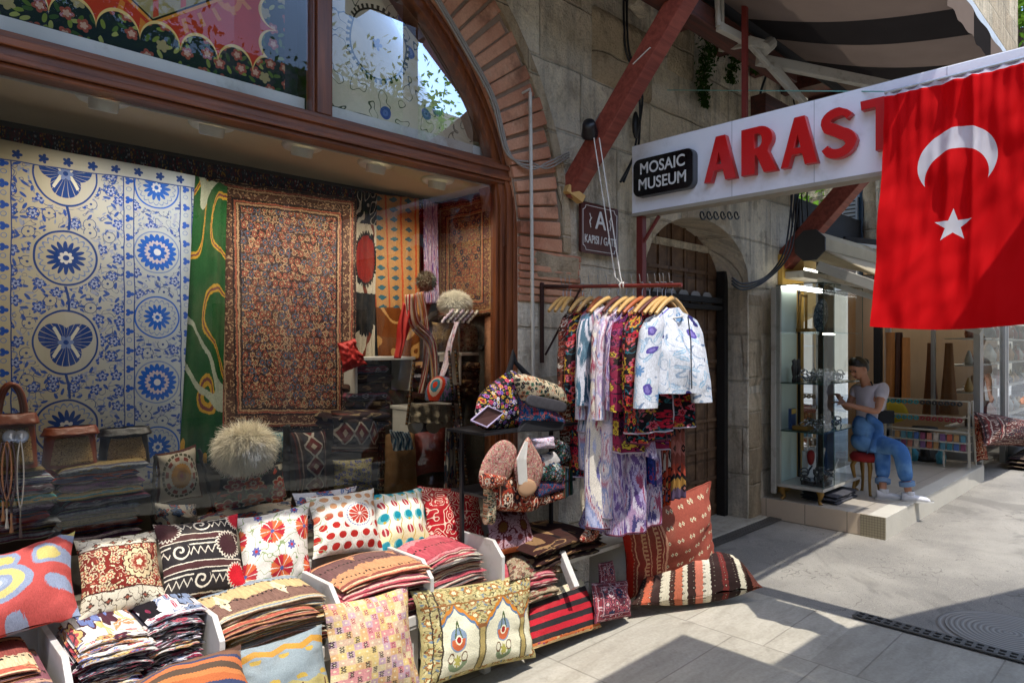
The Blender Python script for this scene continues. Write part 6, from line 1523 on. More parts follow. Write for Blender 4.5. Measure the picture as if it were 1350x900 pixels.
for i,(Y,lb,mt,hw,L,fl_,sl_,sd,yw) in enumerate(GL):
    Y=1.99+(Y-1.99)*.82
    hanger(Y,HM[i%5] if i<10 else M_hanger,'wooden hanger carrying the '+' '.join(lb.split()[:7]),hw*.82,yw)
    garment(Y,lb,mt,hw,L,fl_,sl_,sd,yw,name='jacket' if 'jacket' in lb else 'robe',lining=M_white if i==10 else None,thick=.075 if i==10 else .05,sang=.20 if i==10 else .10,ss_=1.3 if i==10 else .95,hcurve=.0)
for k in range(5):
    Y=2.05-.02*k if k<2 else 2.82-.03*k
    hanger(Y,M_hanger,'bare wooden hanger on the rail, %s from the wall'%('fourth','fifth','first','second','third')[k],.17,.1*k)
# skirts and cloths hanging lower on the right
hang('hanging_kilim','coral kilim with dark zigzag hanging right of the robes','kilim',pX(872,548,3.3),pX(902,552,3.42),pX(903,655,3.42),pX(872,662,3.3),G_kilim,rip=.01,seed=4)
hang('hanging_suzani','orange medallion embroidery hanging behind the red jacket','wall hanging',pX(858,560,3.26),pX(884,560,3.34),pX(884,665,3.34),pX(858,670,3.26),G_orange,rip=.012,seed=6)
def skirt(px0,px1,py0,py1,X,label,mat,seed,fl_=1.1):
    a=pX(px0,py0,X); b=pX(px1,py0,X); c=pX((px0+px1)/2,py1,X); cy=(a.y+b.y)/2; w=abs(a.y-b.y)/2; m=MB()
    def f(u,v):
        th=u*2*PI; k=w*(.8+(fl_-.8)*v); return (X+.05*math.sin(th)*(1+.4*math.sin(th*5+seed)),cy+k*math.cos(th)*(1+.08*math.sin(th*7+seed)*v),a.z+(c.z-a.z)*v+.012*math.sin(th*3+seed)*v)
    m.grid(40,12,f,wu=True,uvf=lambda u,v:(u*1.2,(1-v)*.5)); tag(m.build('skirt',mat,smooth=True),label,'skirt','skirts hanging below the jackets')
skirt(800,826,560,672,3.12,'cream and purple ikat skirt hanging left of the blue one',G_ikat2,1)
skirt(815,862,545,600,3.08,'striped lilac ikat top hanging below the red jacket',G_ikat3,2)
skirt(838,862,585,637,3.16,'deep blue skirt with small flowers',G_navy,3)
skirt(824,845,590,634,3.2,'teal ikat skirt beside the deep blue one',G_teal,4)
skirt(822,846,630,690,3.2,'purple and lilac ikat skirt, lowest of the skirts',G_ikat3,5)
skirt(838,862,632,668,3.24,'pink and white ikat skirt below the deep blue one',G_ikat,6)
skirt(768,800,668,697,3.1,'wine and lilac hem below the cream ikat robe',G_ikat3,7,1.3)
# ------------------------------------------------------------------ caps and embroidered bags left of the robes
def flat(name,pts,mat,parent,th=.012):
    m=MB(); m.prism(pts,(0,th,0)); o=m.build(name,mat,parent,bevel=.004); return o
def quadp(Y,pts): return [pY(x,y,Y) for x,y in pts]
CG='embroidered bags and caps on the stand'
m=MB(); a=pY(618,567,2.62); b=pY(746,571,2.62); m.bx(a.x,b.x,2.50,2.80,a.z-.02,a.z-.005); m.bx(a.x+.02,a.x+.04,2.7,2.72,.45,a.z-.021); m.bx(b.x-.04,b.x-.02,2.7,2.72,.45,a.z-.021); m.bx(a.x+.03,b.x-.03,2.52,2.8,a.z-.34,a.z-.325)
tag(m.build('display_stand',M_black,bevel=.002),'black two tier stand holding the embroidered bags and caps','stand')
M_strap=M_blackcloth
t=empty('floral_bag',pY(675,540,2.6),'bright flowered black satchel hung on a hook beside the window','bag')
puff('pouch',quadp(2.60,((627,545),(634,520),(655,500),(676,488),(684,500),(682,540),(684,562),(655,567),(630,562))),.07,B_floral,parent=t,wr=.2,squ=.6)
flat('front_flap',[pY(x,y,yy) for x,y,yy in ((621,554,2.53),(643,535,2.50),(664,544,2.48),(642,563,2.50))],plain('flap_brown',C('4a2c28'),.6),t); m=MB(); m.tube([pY(x,y,yy) for x,y,yy in ((621,554,2.528),(643,535,2.498),(664,544,2.478),(642,563,2.498),(621,554,2.528))],.005,6); m.build('flap_piping',plain('lilac_piping',C('a89ab8'),.7),t)
m=MB(); m.tube([pY(668,500,2.62),pY(675,475,2.68),pY(676,462,2.72),pY(680,478,2.68),pY(700,500,2.62)],[.02,.015,.008,.012,.02],8); m.build('strap',M_strap,t,smooth=True)
t=empty('teal_bag',pY(710,550,2.55),'teal paisley satchel with a black underside below the pale flowered one','bag')
puff('pouch',quadp(2.56,((682,512),(700,515),(722,535),(742,552),(742,566),(700,568),(684,562),(680,540))),.06,B_teal,parent=t,wr=.2,squ=.6)
flat('base',quadp(2.485,((695,554),(744,556),(743,567),(684,569))),M_blackcloth,t,.03)
t=empty('pale_bag',pY(715,515,2.5),'pale flowered satchel with a grey fur band, topmost on the stand','bag')
puff('pouch',quadp(2.52,((677,498),(690,493),(712,499),(735,508),(745,522),(743,535),(715,530),(695,520),(688,528))),.06,B_pale,parent=t,wr=.15,squ=.6)
puff('fur_band',quadp(2.452,((697,521),(715,523),(745,531),(743,543),(715,539),(694,533))),.008,plain('grey_fur_band',C('3c3a3e'),.95,var=.5,sc=60,bump=.012),parent=t,squ=.3)
B_cap=blobs('pink_cap_beads','b07870',['8a1c28','c8b89c','4a2c30','c8b0a0'],sc=20,r=.36,seed=3.0,outline='a08a70',vine='8a2430')
puff('pointed_cap',quadp(2.50,((632,634),(634,614),(643,596),(655,583),(668,580),(680,590),(681,605),(676,620),(668,634),(650,640))),.022,B_cap,'pink and cream beaded cap hanging on the left of the stand','cap',CG,wr=.2,squ=.6)
puff('red_brim',quadp(2.47,((632,636),(636,624),(655,626),(668,630),(660,640),(640,644))),.02,K_coral,'bright red folded brim below the pink beaded cap','cap',CG,squ=.5)
t=empty('flower_cap',pY(698,618,2.47),'pink pointed cap with a white silk tassel, in front of the stand','cap',CG)
puff('crown',quadp(2.47,((682,640),(678,614),(686,592),(696,576),(704,588),(714,606),(715,626),(704,650),(690,652))),.02,B_cap,parent=t,wr=.15,squ=.6)
m=MB()
for k in range(14):
    x=(k-7)*.9; m.tube([pY(694+x*.25,582,2.435),pY(688+x,605,2.43),pY(690+x*.9,638,2.43)],.0035,5)
m.build('tassel',M_rope,t); puff('ear_flap',quadp(2.44,((682,636),(690,630),(704,634),(706,646),(694,654),(684,650))),.015,plain('tan_felt',C('b08a68'),.8),parent=t,squ=.4)
puff('red_strip_bag',quadp(2.52,((652,632),(680,630),(708,656),(706,672),(680,674),(652,668))),.04,K_coral,'red woven pouch with a row of lozenges under the pink caps','pouch',CG,squ=.5)
for k,(q,mt,lb) in enumerate(((((700,578),(728,574),(730,590),(704,592)),G_ikat,'white and lilac ikat roll on the top tier'),(((728,574),(748,585),(752,606),(738,612),(730,592)),B_green,'green and red flowered pouch at the right of the top tier'),
   (((708,600),(730,594),(742,606),(722,622),(710,616)),K_redfloral,'white pouch with a red paisley in the middle of the stand'),(((704,618),(736,610),(744,624),(738,636),(706,632)),B_green,'dark green embroidered pouch under the white paisley one'),
   (((702,634),(742,628),(743,644),(706,656)),B_teal,'black pouch with red flower dots, second from the bottom'),(((704,654),(744,644),(742,656),(712,666)),K_coral,'rust fringed pouch at the bottom of the stand'),
   (((738,612),(754,620),(756,650),(744,656)),B_green,'narrow green flowered pouch hanging at the right end'),(((640,640),(652,645),(650,690),(638,690)),B_pale,'slim patterned pouch hanging under the pink beaded cap'))):
    c=[pY(x,y,2.52+.015*(k%3)) for x,y in q]; mids=[]
    for i in range(len(c)): mids += [c[i],c[i].lerp(c[(i+1)%len(c)],.5)]
    puff('embroidered_pouch',mids,.035,mt,lb,'pouch',CG,wr=.1,squ=.5)
puff('red_pouch',quadp(2.35,((765,712),(772,700),(780,684),(790,688),(786,706),(776,714))),.03,K_coral,'small red fish shaped pouch lying below the robes','pouch',squ=.5)
M_emit=newmat('lit_lamp_strip'); _e=T.nodes.new('ShaderNodeEmission'); _e.inputs[0].default_value=(1,.95,.85,1); _e.inputs[1].default_value=14; _o=T.nodes.new('ShaderNodeOutputMaterial'); T.links.new(_e.outputs[0],_o.inputs[0])
M_emit2=M_emit.copy(); M_emit2.name='case_lamp'; M_emit2.node_tree.nodes['Emission'].inputs[1].default_value=9
# ------------------------------------------------------------------ tiled step platform
PZ=.184
PC=pZ(1173,709,0); PX0=6.16; PY0=1.86; PX1=9.7
m=MB(); m.bx(PX0,PX1,PY0+.14,3.0,-.05,PZ); struct(m.build('shop_platform',M_tile))
m=MB(); m.bx(PX0-.012,PX0-.001,PY0+.142,2.925,0,PZ-.002); struct(m.build('platform_riser',M_step))
m=MB(); m.bx(PX0-.014,PX1,PY0-.01,PY0+.138,-.02,PZ+.004); struct(m.build('platform_kerb',M_letw if False else plain('white_kerb_stone',C('b8b2a4'),.7,var=.12,sc=5,bump=.004),bevel=.006))
m=MB(); 
M_mosaic=newmat('mosaic_edge'); x,y,z=sep(geo()); j=mx(ss(ab(fr(y/.022)-.5),.40,.46),ss(ab(fr(z/.022)-.5),.40,.46)); finish(mix('8e836a','5e5644',j),.6,bump=1-j,bd=.002)
m.bx(PX0-.020,PX0-.0145,PY0-.005,PY0+.19,0,PZ); struct(m.build('mosaic_facing',M_mosaic))
# ------------------------------------------------------------------ glass display case
CX0,CX1,CY0,CY1,CZ0,CZ1=6.18,7.16,2.37,2.80,.335,2.17
t=empty('display_case',(6.55,2.6,PZ),'tall glass jewellery case on gilded cabriole legs','display case')
m=MB(); m.bx(CX0,CX1,CY0,CY1,CZ0-.03,CZ0); m.bx(CX0,CX0+.03,CY1-.04,CY1,CZ0,CZ1) ; m.bx(CX0-.01,CX0+.02,CY1,CY1+.045,CZ0-.1,CZ1-.02); m.build('frame',M_steelw,t,bevel=.003)
m=MB(); m.bx(CX0+.03,CX0+.43,CY1-.012,CY1-.004,CZ0+.002,CZ1-.004); m.build('back_panel',M_mint,t)
m=MB(); e=.002
m.quad((CX0,CY0,CZ0),(6.72,CY0,CZ0),(6.72,CY0,CZ1),(CX0,CY0,CZ1)); m.quad((CX0,CY0,CZ0),(CX0,CY1,CZ0),(CX0,CY1,CZ1),(CX0,CY0,CZ1)); m.quad((CX1,CY0,CZ0),(CX1,CY1,CZ0),(CX1,CY1,CZ1),(CX1,CY0,CZ1)); m.quad((CX0,CY0,CZ1),(CX1,CY0,CZ1),(CX1,CY1,CZ1),(CX0,CY1,CZ1))
m.build('glass',M_cglass,t)
m=MB()
for x,y in((CX0,CY0),(CX1,CY0),(CX0+.25,CY0)): m.bx(x-.0025,x+.0025,y-.0025,y+.0025,CZ0,CZ1)
for y in (CY0,CY1-.05): m.bx(CX0-.003,CX1+.003,y-.003,y+.003,CZ1-.003,CZ1+.005)
m.bx(CX0-.003,CX0+.003,CY0,CY1,CZ1-.004,CZ1+.004); m.build('glass_edges',M_gedge,t)
SH=[1.735,1.27,.83]
for z in SH:
    m=MB(); m.bx(CX0+.008,CX1-.012,CY0+.008,CY1-.016,z-.010,z); m.build('shelf',M_gedge if z!=1.735 else M_cglass,t)
m=MB(); m.bx(CX0+.06,CX0+.30,CY0+.012,CY0+.03,1.708,1.722); m.build('shelf_light_bar',M_emit2,t)
m=MB(); m.bx(CX0+.44,CX0+.455,CY1-.04,CY1-.016,CZ0,CZ1-.01); m.build('dark_post',M_dtimber,t)
for x,y in((CX0+.05,CY0+.05),(CX1-.05,CY0+.05),(CX0+.05,CY1-.05),(CX1-.05,CY1-.05)):
    sx=-1 if x<6.5 else 1; sy=-1 if y<2.6 else 1; m=MB(); m.tube([(x,y,CZ0-.03),(x+sx*.012,y+sy*.012,CZ0-.055),(x+sx*.005,y+sy*.005,CZ0-.09),(x-sx*.008,y-sy*.008,PZ+.03),(x+sx*.006,y+sy*.006,PZ+.012),(x+sx*.014,y+sy*.014,PZ)],[.034,.03,.02,.012,.016,.018],10); m.build('leg',M_gold,t,smooth=True)
m=MB(); m.bx(CX0+.04,CX1-.04,CY1-.06,CY1-.03,CZ1-.02,CZ1-.008); m.build('top_light_bar',M_emit2,t)
# case contents
m=MB(); m.box((6.42,2.62,1.755),(.16,.12,.03)); m.box((6.37,2.66,1.93),(.018,.02,.33),Matrix.Rotation(.18,3,'Y')); m.box((6.45,2.66,2.08),(.12,.02,.02)); m.box((6.52,2.66,1.93),(.018,.02,.33)); tag(m.build('wooden_frame',M_gold),'brown wooden easel frame on the top shelf of the case','easel')
m=MB(); m.lathe((6.66,2.60,1.90),[(0,.0),(.10,.004),(.15,.02),(.165,.028),(.15,.012),(.0,-.006)],36,rot=Matrix.Rotation(PI/2+.1,3,'X')@Matrix.Identity(3))
M_plate=blobs('painted_plate','22344a',['4a6a80','8a98a4','1c2838'],sc=7,r=.35,vine='6a8090'); tag(m.build('plate',M_plate,smooth=True),'round dark blue painted plate on the top shelf of the case','plate')
for k in range(2):
    m=MB(); x=6.30+k*.09; m.lathe((x,2.68,1.27+.0),[(0,0),(.028,0),(.03,.02),(.02,.05),(.03,.10),(.034,.14),(.022,.17),(.03,.20),(.0,.22)],14,sy=.7); tag(m.build('figurine',M_leatherd,smooth=True),'dark carved figurine on the second glass shelf, %s of the pair'%('left' if k==0 else 'right'),'figurine','figurines in the case')
m=MB(); m.box((6.30,2.70,.93),(.10,.03,.19)); t2=empty('book',(6.3,2.7,.83),'yellow and blue upright box on the third glass shelf','box'); m.build('box_body',plain('box_blue',C('1c3c6a'),.5,var=.4,sc=30),t2,bevel=.003); m=MB(); m.box((6.30,2.683,1.0),(.094,.004,.045)); m.build('yellow_panel',plain('box_yellow',C('c8a448'),.5),t2); m=MB(); m.box((6.30,2.60,.855),(.14,.14,.04)); m.build('pedestal',M_gold,t2,bevel=.004)
m=MB(); m.tube([(6.50,2.66,CZ0+.0),(6.50,2.66,CZ0+.28)],[.03,.03],10); tag(m.build('white_stand',M_white,smooth=True),'white cylinder stand on the bottom of the case','stand')
puff('red_pouch',[(6.42,2.6,.60),(6.46,2.6,.63),(6.52,2.6,.62),(6.53,2.6,.56),(6.50,2.6,.50),(6.46,2.6,.49),(6.43,2.6,.54)],.03,M_redfelt,'red felt pouch hanging at the bottom of the case','pouch')
m=MB(); m.box((6.36,2.5,CZ0+.022),(.22,.20,.04)); tag(m.build('display_block',M_black,bevel=.004),'black display block on the case floor','display block')
rnd=random.Random(9)
def bangle_mesh(big,mat):
    m=MB(); R0=.036 if big else .028; m.tube([(R0*math.cos(i*PI/10),R0*math.sin(i*PI/10),.004*math.sin(i*PI/5)) for i in range(21)],.0055 if big else .004,8); 
    m.ell((R0,0,0),(.008,.012,.010),8); return m
protos=[]
def bangles(n,xr_,yr_,z,zr,label,group,big):
    src=None
    for i in range(n):
        if src is None:
            o=bangle_mesh(big,0).build('bangle',M_silver if rnd.random()<.6 else M_silverd,smooth=True); src=o
        else: o=src.copy(); col.objects.link(o)
        o.location=(rnd.uniform(*xr_),rnd.uniform(*yr_),z+rnd.uniform(.008,zr)); o.rotation_euler=(rnd.uniform(.2,1.4),rnd.uniform(-.6,.6),rnd.uniform(0,6.28)); tag(o,label,'bangle',group)
bangles(70,(6.22,6.88),(2.40,2.62),1.27,.10,'silver bangle heaped on the second glass shelf of the case','silver bangles on the second shelf',False)
bangles(34,(6.26,6.85),(2.40,2.62),.83,.085,'large silver bangle standing on the third glass shelf','silver bangles on the third shelf',True)
bangles(22,(6.24,6.62),(2.42,2.60),CZ0+.045,.09,'silver bangle on the black block in the case bottom','silver bangles on the black block',True)
folded('folded_rug','grey felt rug folded under the glass case','',V3((6.30,2.30,PZ)),V3((.55,0,0)),V3((.05,.35,0)),.075,M_greyrug,layers=3,seed=4)
# ------------------------------------------------------------------ shop front behind the case
t=empty('jewellery_shop',(8.3,2.95,0),'narrow jewellery shop with warm lit interior behind the case','shop')
m=MB(); m.bx(7.0,9.9,3.9,4.0,PZ,2.9); m.bx(6.5,7.0,2.88,2.925,PZ,2.5); m.build('back_wall',M_yellow,t)
m=MB(); m.bx(6.97,7.03,2.90,2.98,PZ,2.62); m.bx(7.62,7.80,2.88,2.98,PZ,2.62); m.bx(9.4,9.5,2.90,2.98,PZ,2.62); m.build('door_post',M_blackcloth,t)
m=MB(); m.bx(6.9,10,2.88,3.0,2.62,3.1); m.build('fascia',M_dtimber,t)
m=MB(); m.quad((7.03,2.94,PZ),(7.62,2.94,PZ),(7.62,2.94,2.62),(7.03,2.94,2.62)); m.build('pane',M_cglass,t)
m=MB(); 
for z in(.8,1.2,1.6,2.0): m.bx(7.05,9.3,3.5,3.88,z,z+.02)
m.build('shelves',M_whitewood,t)
m=MB(); m.bx(7.1,9.2,3.3,3.34,2.5,2.53); m.build('ceiling_lamp',M_emit,t)
rnd=random.Random(4)
GD=[plain('ware_%d'%i,C(c),.5,var=.3,sc=20) for i,c in enumerate(('8a6a3c','a8a49c','5c3c2c','b8945c','8a2c24','3c4c5c','c0b8a8'))]
for z in(.8,1.2,1.6,2.0):
    for i in range(7):
        x=7.12+i*.10+rnd.uniform(-.01,.01); h=rnd.uniform(.09,.2); m=MB(); m.lathe((x,3.56,z+.02),[(0,0),(.03,0),(.04,h*.3),(.03,h*.6),(.014,h*.8),(.018,h),(0,h)],10); tag(m.build('vase',GD[(i*3+int(z*10))%7],smooth=True),'small vase on the lit shelves seen through the glass case','vase','small vases on the shop shelves')
# yellow case light wall to the street side
t=empty('shop_awning_box',(8,2.6,2.5),'cream cassette awning over the jewellery shop, pitched steeply down','awning')
ca=pY(1072,328,2.62); X_a=6.5
m=MB()
m.prism([(X_a+0,2.62+.155*math.cos(a*PI/4+PI/8),2.56+.155*math.sin(a*PI/4+PI/8)) for a in range(8)],(.02,0,0)); m.build('end_cap',plain('dark_grey_cap',C('33302e'),.6),t)
m=MB(); m.prism([(X_a+.021,2.62+.14*math.cos(a*PI/4+PI/8),2.56+.14*math.sin(a*PI/4+PI/8)) for a in range(8)],(4.0,0,0)); m.build('cassette',M_awn2,t)
def aslope(u,v): x=6.52+4.0*u; y=2.50-1.28*v; z=2.50-.66*v-.03*math.sin(PI*v); return (x,y,z)
m=MB(); m.grid(16,10,aslope); m.build('fabric',M_awn2,t,smooth=True,solid=.012)
m=MB(); m.bar((6.52,2.55,2.36),(6.52,1.25,1.78),.045,.09); m.bar((6.60,2.58,2.24),(6.6,1.28,1.72),.03,.05); m.bar((6.52,1.22,1.82),(10.5,1.22,1.82),.05,.06); m.bar((6.56,2.80,2.30),(10.4,2.80,2.30),.2,.07); m.build('arm',M_steelw,t,bevel=.004)
for k in range(3):
    m=MB(); y=2.2-.32*k; z=2.62-.05*k; m.bar((7.6+k*.3,2.7,2.75-.03*k),(9.5,1.2,2.55-.06*k),.04,.05); tag(m.build('awning_arm',M_steelw if k%2 else M_dtimber),'%s folded awning arm above the cream cassette'%('pale','dark','second pale')[k],'awning arm')
# louvred vent, weathered posts
c=pY(1122,280,3.0); t=empty('vent_box',(9.3,2.9,3.3),'grey louvred ventilation box above the awnings','vent')
vx=8.6; a=pX(1110,262,vx); b=pX(1130,292,vx); m=MB(); m.bx(vx,vx+.3,b.y,a.y,b.z,a.z); m.build('casing',plain('vent_grey',C('8a8f94'),.5),t); m=MB()
for k in range(6): z=b.z+(a.z-b.z)*(k+.6)/6.6; m.bx(vx-.012,vx-.001,b.y+.02,a.y-.02,z-.012,z)
m.build('louvre',M_dtimber,t)
for k,(px,w,mt,lb) in enumerate(((1136,.06,plain('blue_pipe',C('20384c'),.4),'dark blue drainpipe beside the vent box'),(1150,.10,M_stoned,'weathered timber post hung with old cables'),(1163,.09,M_stone,'pale weathered post just left of the flag'))):
    p=pX(px,260,8.7); m=MB(); m.grid(10,14,lambda a,b:(p.x+w*math.cos(a*2*PI)+.02*nz((a*3,b*9,px)),p.y+w*math.sin(a*2*PI)+.02*nz((a*3,b*9,px+4)),2.45+1.9*b),wu=True); tag(m.build('post' if k else 'drainpipe',mt,smooth=True),lb,'post' if k else 'pipe')
# ------------------------------------------------------------------ return showcase and far shops
t=empty('leather_shop',(10,2.4,0),'glass fronted leather shop at the end of the tiled platform','shop')
m=MB(); m.bx(9.9,10.0,1.93,2.0,PZ,2.5); m.bx(9.9,9.98,2.94,3.0,PZ,2.5); m.bx(9.9,9.98,2.42,2.46,PZ+.5,2.2); m.bx(9.9,9.98,1.95,2.98,2.16,2.26); m.bx(9.9,9.98,1.95,2.98,PZ,.5)
for x in(10.0,11.4,11.55,13.4,15.6,17.8): m.bx(x,x+.08,1.93,2.0,0,2.5)
m.bx(9.98,19,1.93,2.0,2.3,2.5); m.bx(11.6,19,1.93,2.0,0,.35); m.build('frame',M_alu,t,bevel=.003)
m=MB(); m.quad((9.94,1.98,.5),(9.94,2.96,.5),(9.94,2.96,2.2),(9.94,1.98,2.2)); m.quad((10.08,1.96,.35),(19,1.96,.35),(19,1.96,2.3),(10.08,1.96,2.3)); m.build('pane',M_cglass,t)
m=MB(); m.bx(9.9,19.2,1.8,4.5,2.5,2.9); m.build('canopy_fascia',plain('fascia_grey',C('6a6662'),.6),t); m=MB(); m.bx(10,19.2,3.4,3.5,0,2.5); m.build('back_wall',plain('shop_back',C('8c6c4a'),.7,sc=3),t)
m=MB(); m.bx(11,14,2.2,5,2.9,11); m.build('upper_storey',M_stoned,t)
m=MB(); m.bx(10.4,18.5,2.6,2.66,2.42,2.45); m.build('ceiling_lamp',M_emit,t)
m=MB()
for z in(.55,1.0,1.35,1.7): m.bx(10.3,11.2,2.05,2.4,z,z+.015); m.bx(11.7,19,2.1,2.5,z,z+.02)
m.build('shelves',M_whitewood,t)
CO=[plain('coat_%d'%i,C(c),.55,var=.25,sc=6,bump=.006) for i,c in enumerate(('a8703c','7c4a2c','3c1c14','8a5c38'))]
def longcoat(px0,px1,py0,py1,X,mt,label,cone=0):
    a=pX((px0+px1)/2,py0,X); w=abs(pX(px0,500,X).y-pX(px1,500,X).y)/2; zb=pX(px0,py1,X).z; m=MB()
    m.grid(24,14,lambda u,v:(X+.10*(.3+.7*v)*math.sin(u*2*PI)*(1+.15*math.sin(u*40)),a.y+w*((.40+.60*v**1.3) if cone else 1)*math.cos(u*2*PI)*(1+.06*math.sin(u*50+v)),a.z+(zb-a.z)*v),wu=True,uvf=lambda u,v:(u,v))
    tag(m.build('leather_coat' if cone else 'leather_hide',mt,smooth=True),label,'coat' if cone else 'hide')
longcoat(1167,1180,438,532,9.55,CO[0],'tan hide hanging at the left of the white rack')
longcoat(1180,1190,438,532,9.6,CO[2],'dark brown hide between two tan ones')
longcoat(1189,1200,445,532,9.58,CO[0],'tan hide hanging third from the left above the rack')
longcoat(1216,1238,452,545,10.3,CO[1],'brown flared leather coat in the showcase, left one',1)
longcoat(1238,1264,452,545,10.2,CO[3],'brown flared leather coat in the showcase, right one',1)
# small goods on far shelves
rnd=random.Random(12)
FARC=['b8b4ac','3a2a24','8a4a2c','7a2c24','c09a60','5c4a3a','a8805c','1c1a1c']
FM=[plain('far_ware_%d'%i,C(c),.5,var=.25,sc=10) for i,c in enumerate(FARC)]
for z in(.57,1.015,1.365,1.715):
    for i in range(4):
        m=MB(); x=10.4+i*.2; h=rnd.uniform(.12,.24); m.lathe((x,2.15,z),[(.01,0),(.07,0),(.08,h*.3),(.05,h*.7),(.02,h),(0,h)],10,sy=.6); tag(m.build('shoe_box_ware',FM[rnd.randrange(8)],smooth=True),'small ware on the shelves behind the flared coats','ware','wares behind the flared coats')
    for i in range(30):
        x=11.8+i*.225+rnd.uniform(-.05,.05); h=rnd.uniform(.14,.26); w=rnd.uniform(.08,.15); mt=FM[rnd.randrange(8)]
        if i%2:
            m=MB(); m.grid(12,6,lambda u,v:(x+w*(1-.25*v)*math.cos(u*2*PI),2.2+.05*math.sin(u*2*PI),z+.02+h*.7*v),wu=True); m.tube([(x+w*.5*math.cos(q*PI/6),2.2,z+.02+h*.7+.09*math.sin(q*PI/6)) for q in range(7)],.008,5); tag(m.build('handbag',mt,smooth=True),'handbag on the bright shelves of the far shop','handbag','handbags in the far shop')
        else:
            m=MB(); m.lathe((x,2.2,z+.02),[(.0,0),(w*.6,0),(w*.7,h*.4),(w*.3,h*.8),(w*.15,h),(0,h)],10); tag(m.build('vase',mt,smooth=True),'vase on the bright shelves of the far shop','vase','vases in the far shop')
# ------------------------------------------------------------------ white wire rack with packets
RK=9.2; ry0,ry1=1.90,2.78
t=empty('wire_rack',(RK,2.3,PZ),'low white rack of small packets at the end of the platform','rack')
zt=.97; LV=[.955,.80,.60,.43,.27]
LZ=[pX(1230,y,RK).z for y in(527,548,567,581,592)]
m=MB()
for y in(ry0,ry1):
    m.bar((RK,y,PZ+.02),(RK+.0,y,zt),.022,.022); m.bar((RK+.32,y,PZ+.02),(RK+.15,y,zt),.018,.018)
for z in LZ: m.bar((RK-.005,ry0,z),(RK-.005,ry1,z),.016,.014)
for y in (2.15,2.5): m.bar((RK,y,PZ),(RK,y,LZ[4]),.02,.02)
m.build('frame',M_steelw,t)
m=MB()
for z in LZ[2:]: m.bx(RK+.003,RK+.16,ry0,ry1,z-.008,z-.003)
m.build('shelves',M_steelw,t)
PKC=['5c8ca0','b8604c','c0b4a8','8a4a6a','3c7c8a','b08a5c','7c5c8c','c07c6c','4c6ca8']
PM=[plain('packet_%d'%i,C(c),.4,var=.3,sc=40) for i,c in enumerate(PKC)]
src=None
for r_i,z in enumerate((LZ[3],LZ[4])):
    n=11
    for i in range(n):
        y=ry0+.05+i*(ry1-ry0-.12)/n+.01
        if src is None: m=MB(); m.box((0,0,.045),(.02,.052,.085)); src=m.build('packet',PM[0],bevel=.004); o=src
        else: o=src.copy(); o.data=src.data.copy(); col.objects.link(o)
        o.data.materials[0]=PM[(i*5+r_i*3)%9]; o.location=(RK-.005+.02,y,z+.004); o.rotation_euler=(0,.15,0); tag(o,'small patterned packet on the %s shelf of the white rack'%('upper' if r_i==0 else 'lower'),'packet','packets on the %s shelf of the rack'%('upper' if r_i==0 else 'lower'))
src=None; RM=[plain('roll_teal',C('2c7c84'),.6,var=.3,sc=30),plain('roll_red',C('7c2028'),.6,var=.3,sc=30),plain('roll_dark',C('2a2a2c'),.6,var=.3,sc=30)]
for r_i,z in enumerate((LZ[0],LZ[1])):
    for i in range(13):
        y=ry1-.03-i*(ry1-ry0-.05)/13
        if src is None: m=MB(); m.lathe((0,0,0),[(.012,0),(.026,.0),(.028,.02),(.026,.04),(.012,.04),(.012,0)],12,rot=Matrix.Rotation(-PI/2,3,'Y')); src=m.build('ribbon_roll',RM[0],smooth=True); o=src
        else: o=src.copy(); o.data=src.data.copy(); col.objects.link(o)
        o.data.materials[0]=RM[0] if i<6 else (RM[1] if r_i else RM[2]); o.location=(RK-.012,y,z-.032); c_=('teal' if i<6 else ('dark red' if r_i else 'dark')); tag(o,'%s ribbon roll hanging from the %s bar of the white rack'%(c_,'top' if r_i==0 else 'second'),'ribbon roll','%s ribbon rolls on the %s bar'%(c_,'top' if r_i==0 else 'second'))
puff('yellow_bag',[pX(x,y,9.35) for x,y in((1168,530),(1190,532),(1198,548),(1185,556),(1168,556))],.05,plain('yellow_cloth',C('a89418'),.7,var=.2),'crumpled yellow bag behind the ribbon rolls','bag')
m=MB(); m.lathe((9.6,2.45,PZ),[(.0,0),(.12,0),(.12,.03),(.05,.05),(.05,.35),(.14,.38),(.14,.42),(0,.42)],14); tag(m.build('round_stool',M_dtimber,smooth=True),'dark round stool standing behind the white rack','stool')
for k,(y,lb) in enumerate(((2.55,'left one'),(2.25,'right one'))):
    m=MB(); m.lathe((9.5,y,PZ),[(0,0),(.05,0),(.06,.1),(.03,.14),(.03,.17),(0,.17)],12); tag(m.build('water_bottle',plain('cyan_plastic',C('4ca0b8'),.3),smooth=True),'pale blue plastic bottle on the floor behind the rack, '+lb,'bottle')
# carpets on the ground beyond
cushion('carpet_bag','patterned dark red carpet bag leaning against the rack end','bag',*[pX(x,y,9.75) for x,y in((1283,545),(1296,548),(1303,606),(1284,612))],.10,K_coral,seed=4)
cushion('long_cushion','long dark red carpet cushion along the far shop front','cushion',pY(1284,542,1.82),pY(1365,556,1.82),pY(1365,590,1.70),pY(1296,588,1.70),.16,M_carpetred,seed=6)
a=pZ(1300,612,.03); folded('folded_rug','grey brown rug folded on the ground below the long carpet cushion','',V3((a.x,1.42,.02)),V3((3.2,-.0,0)),V3((0,.42,0)),.13,PILE_D[1],layers=3,seed=8)
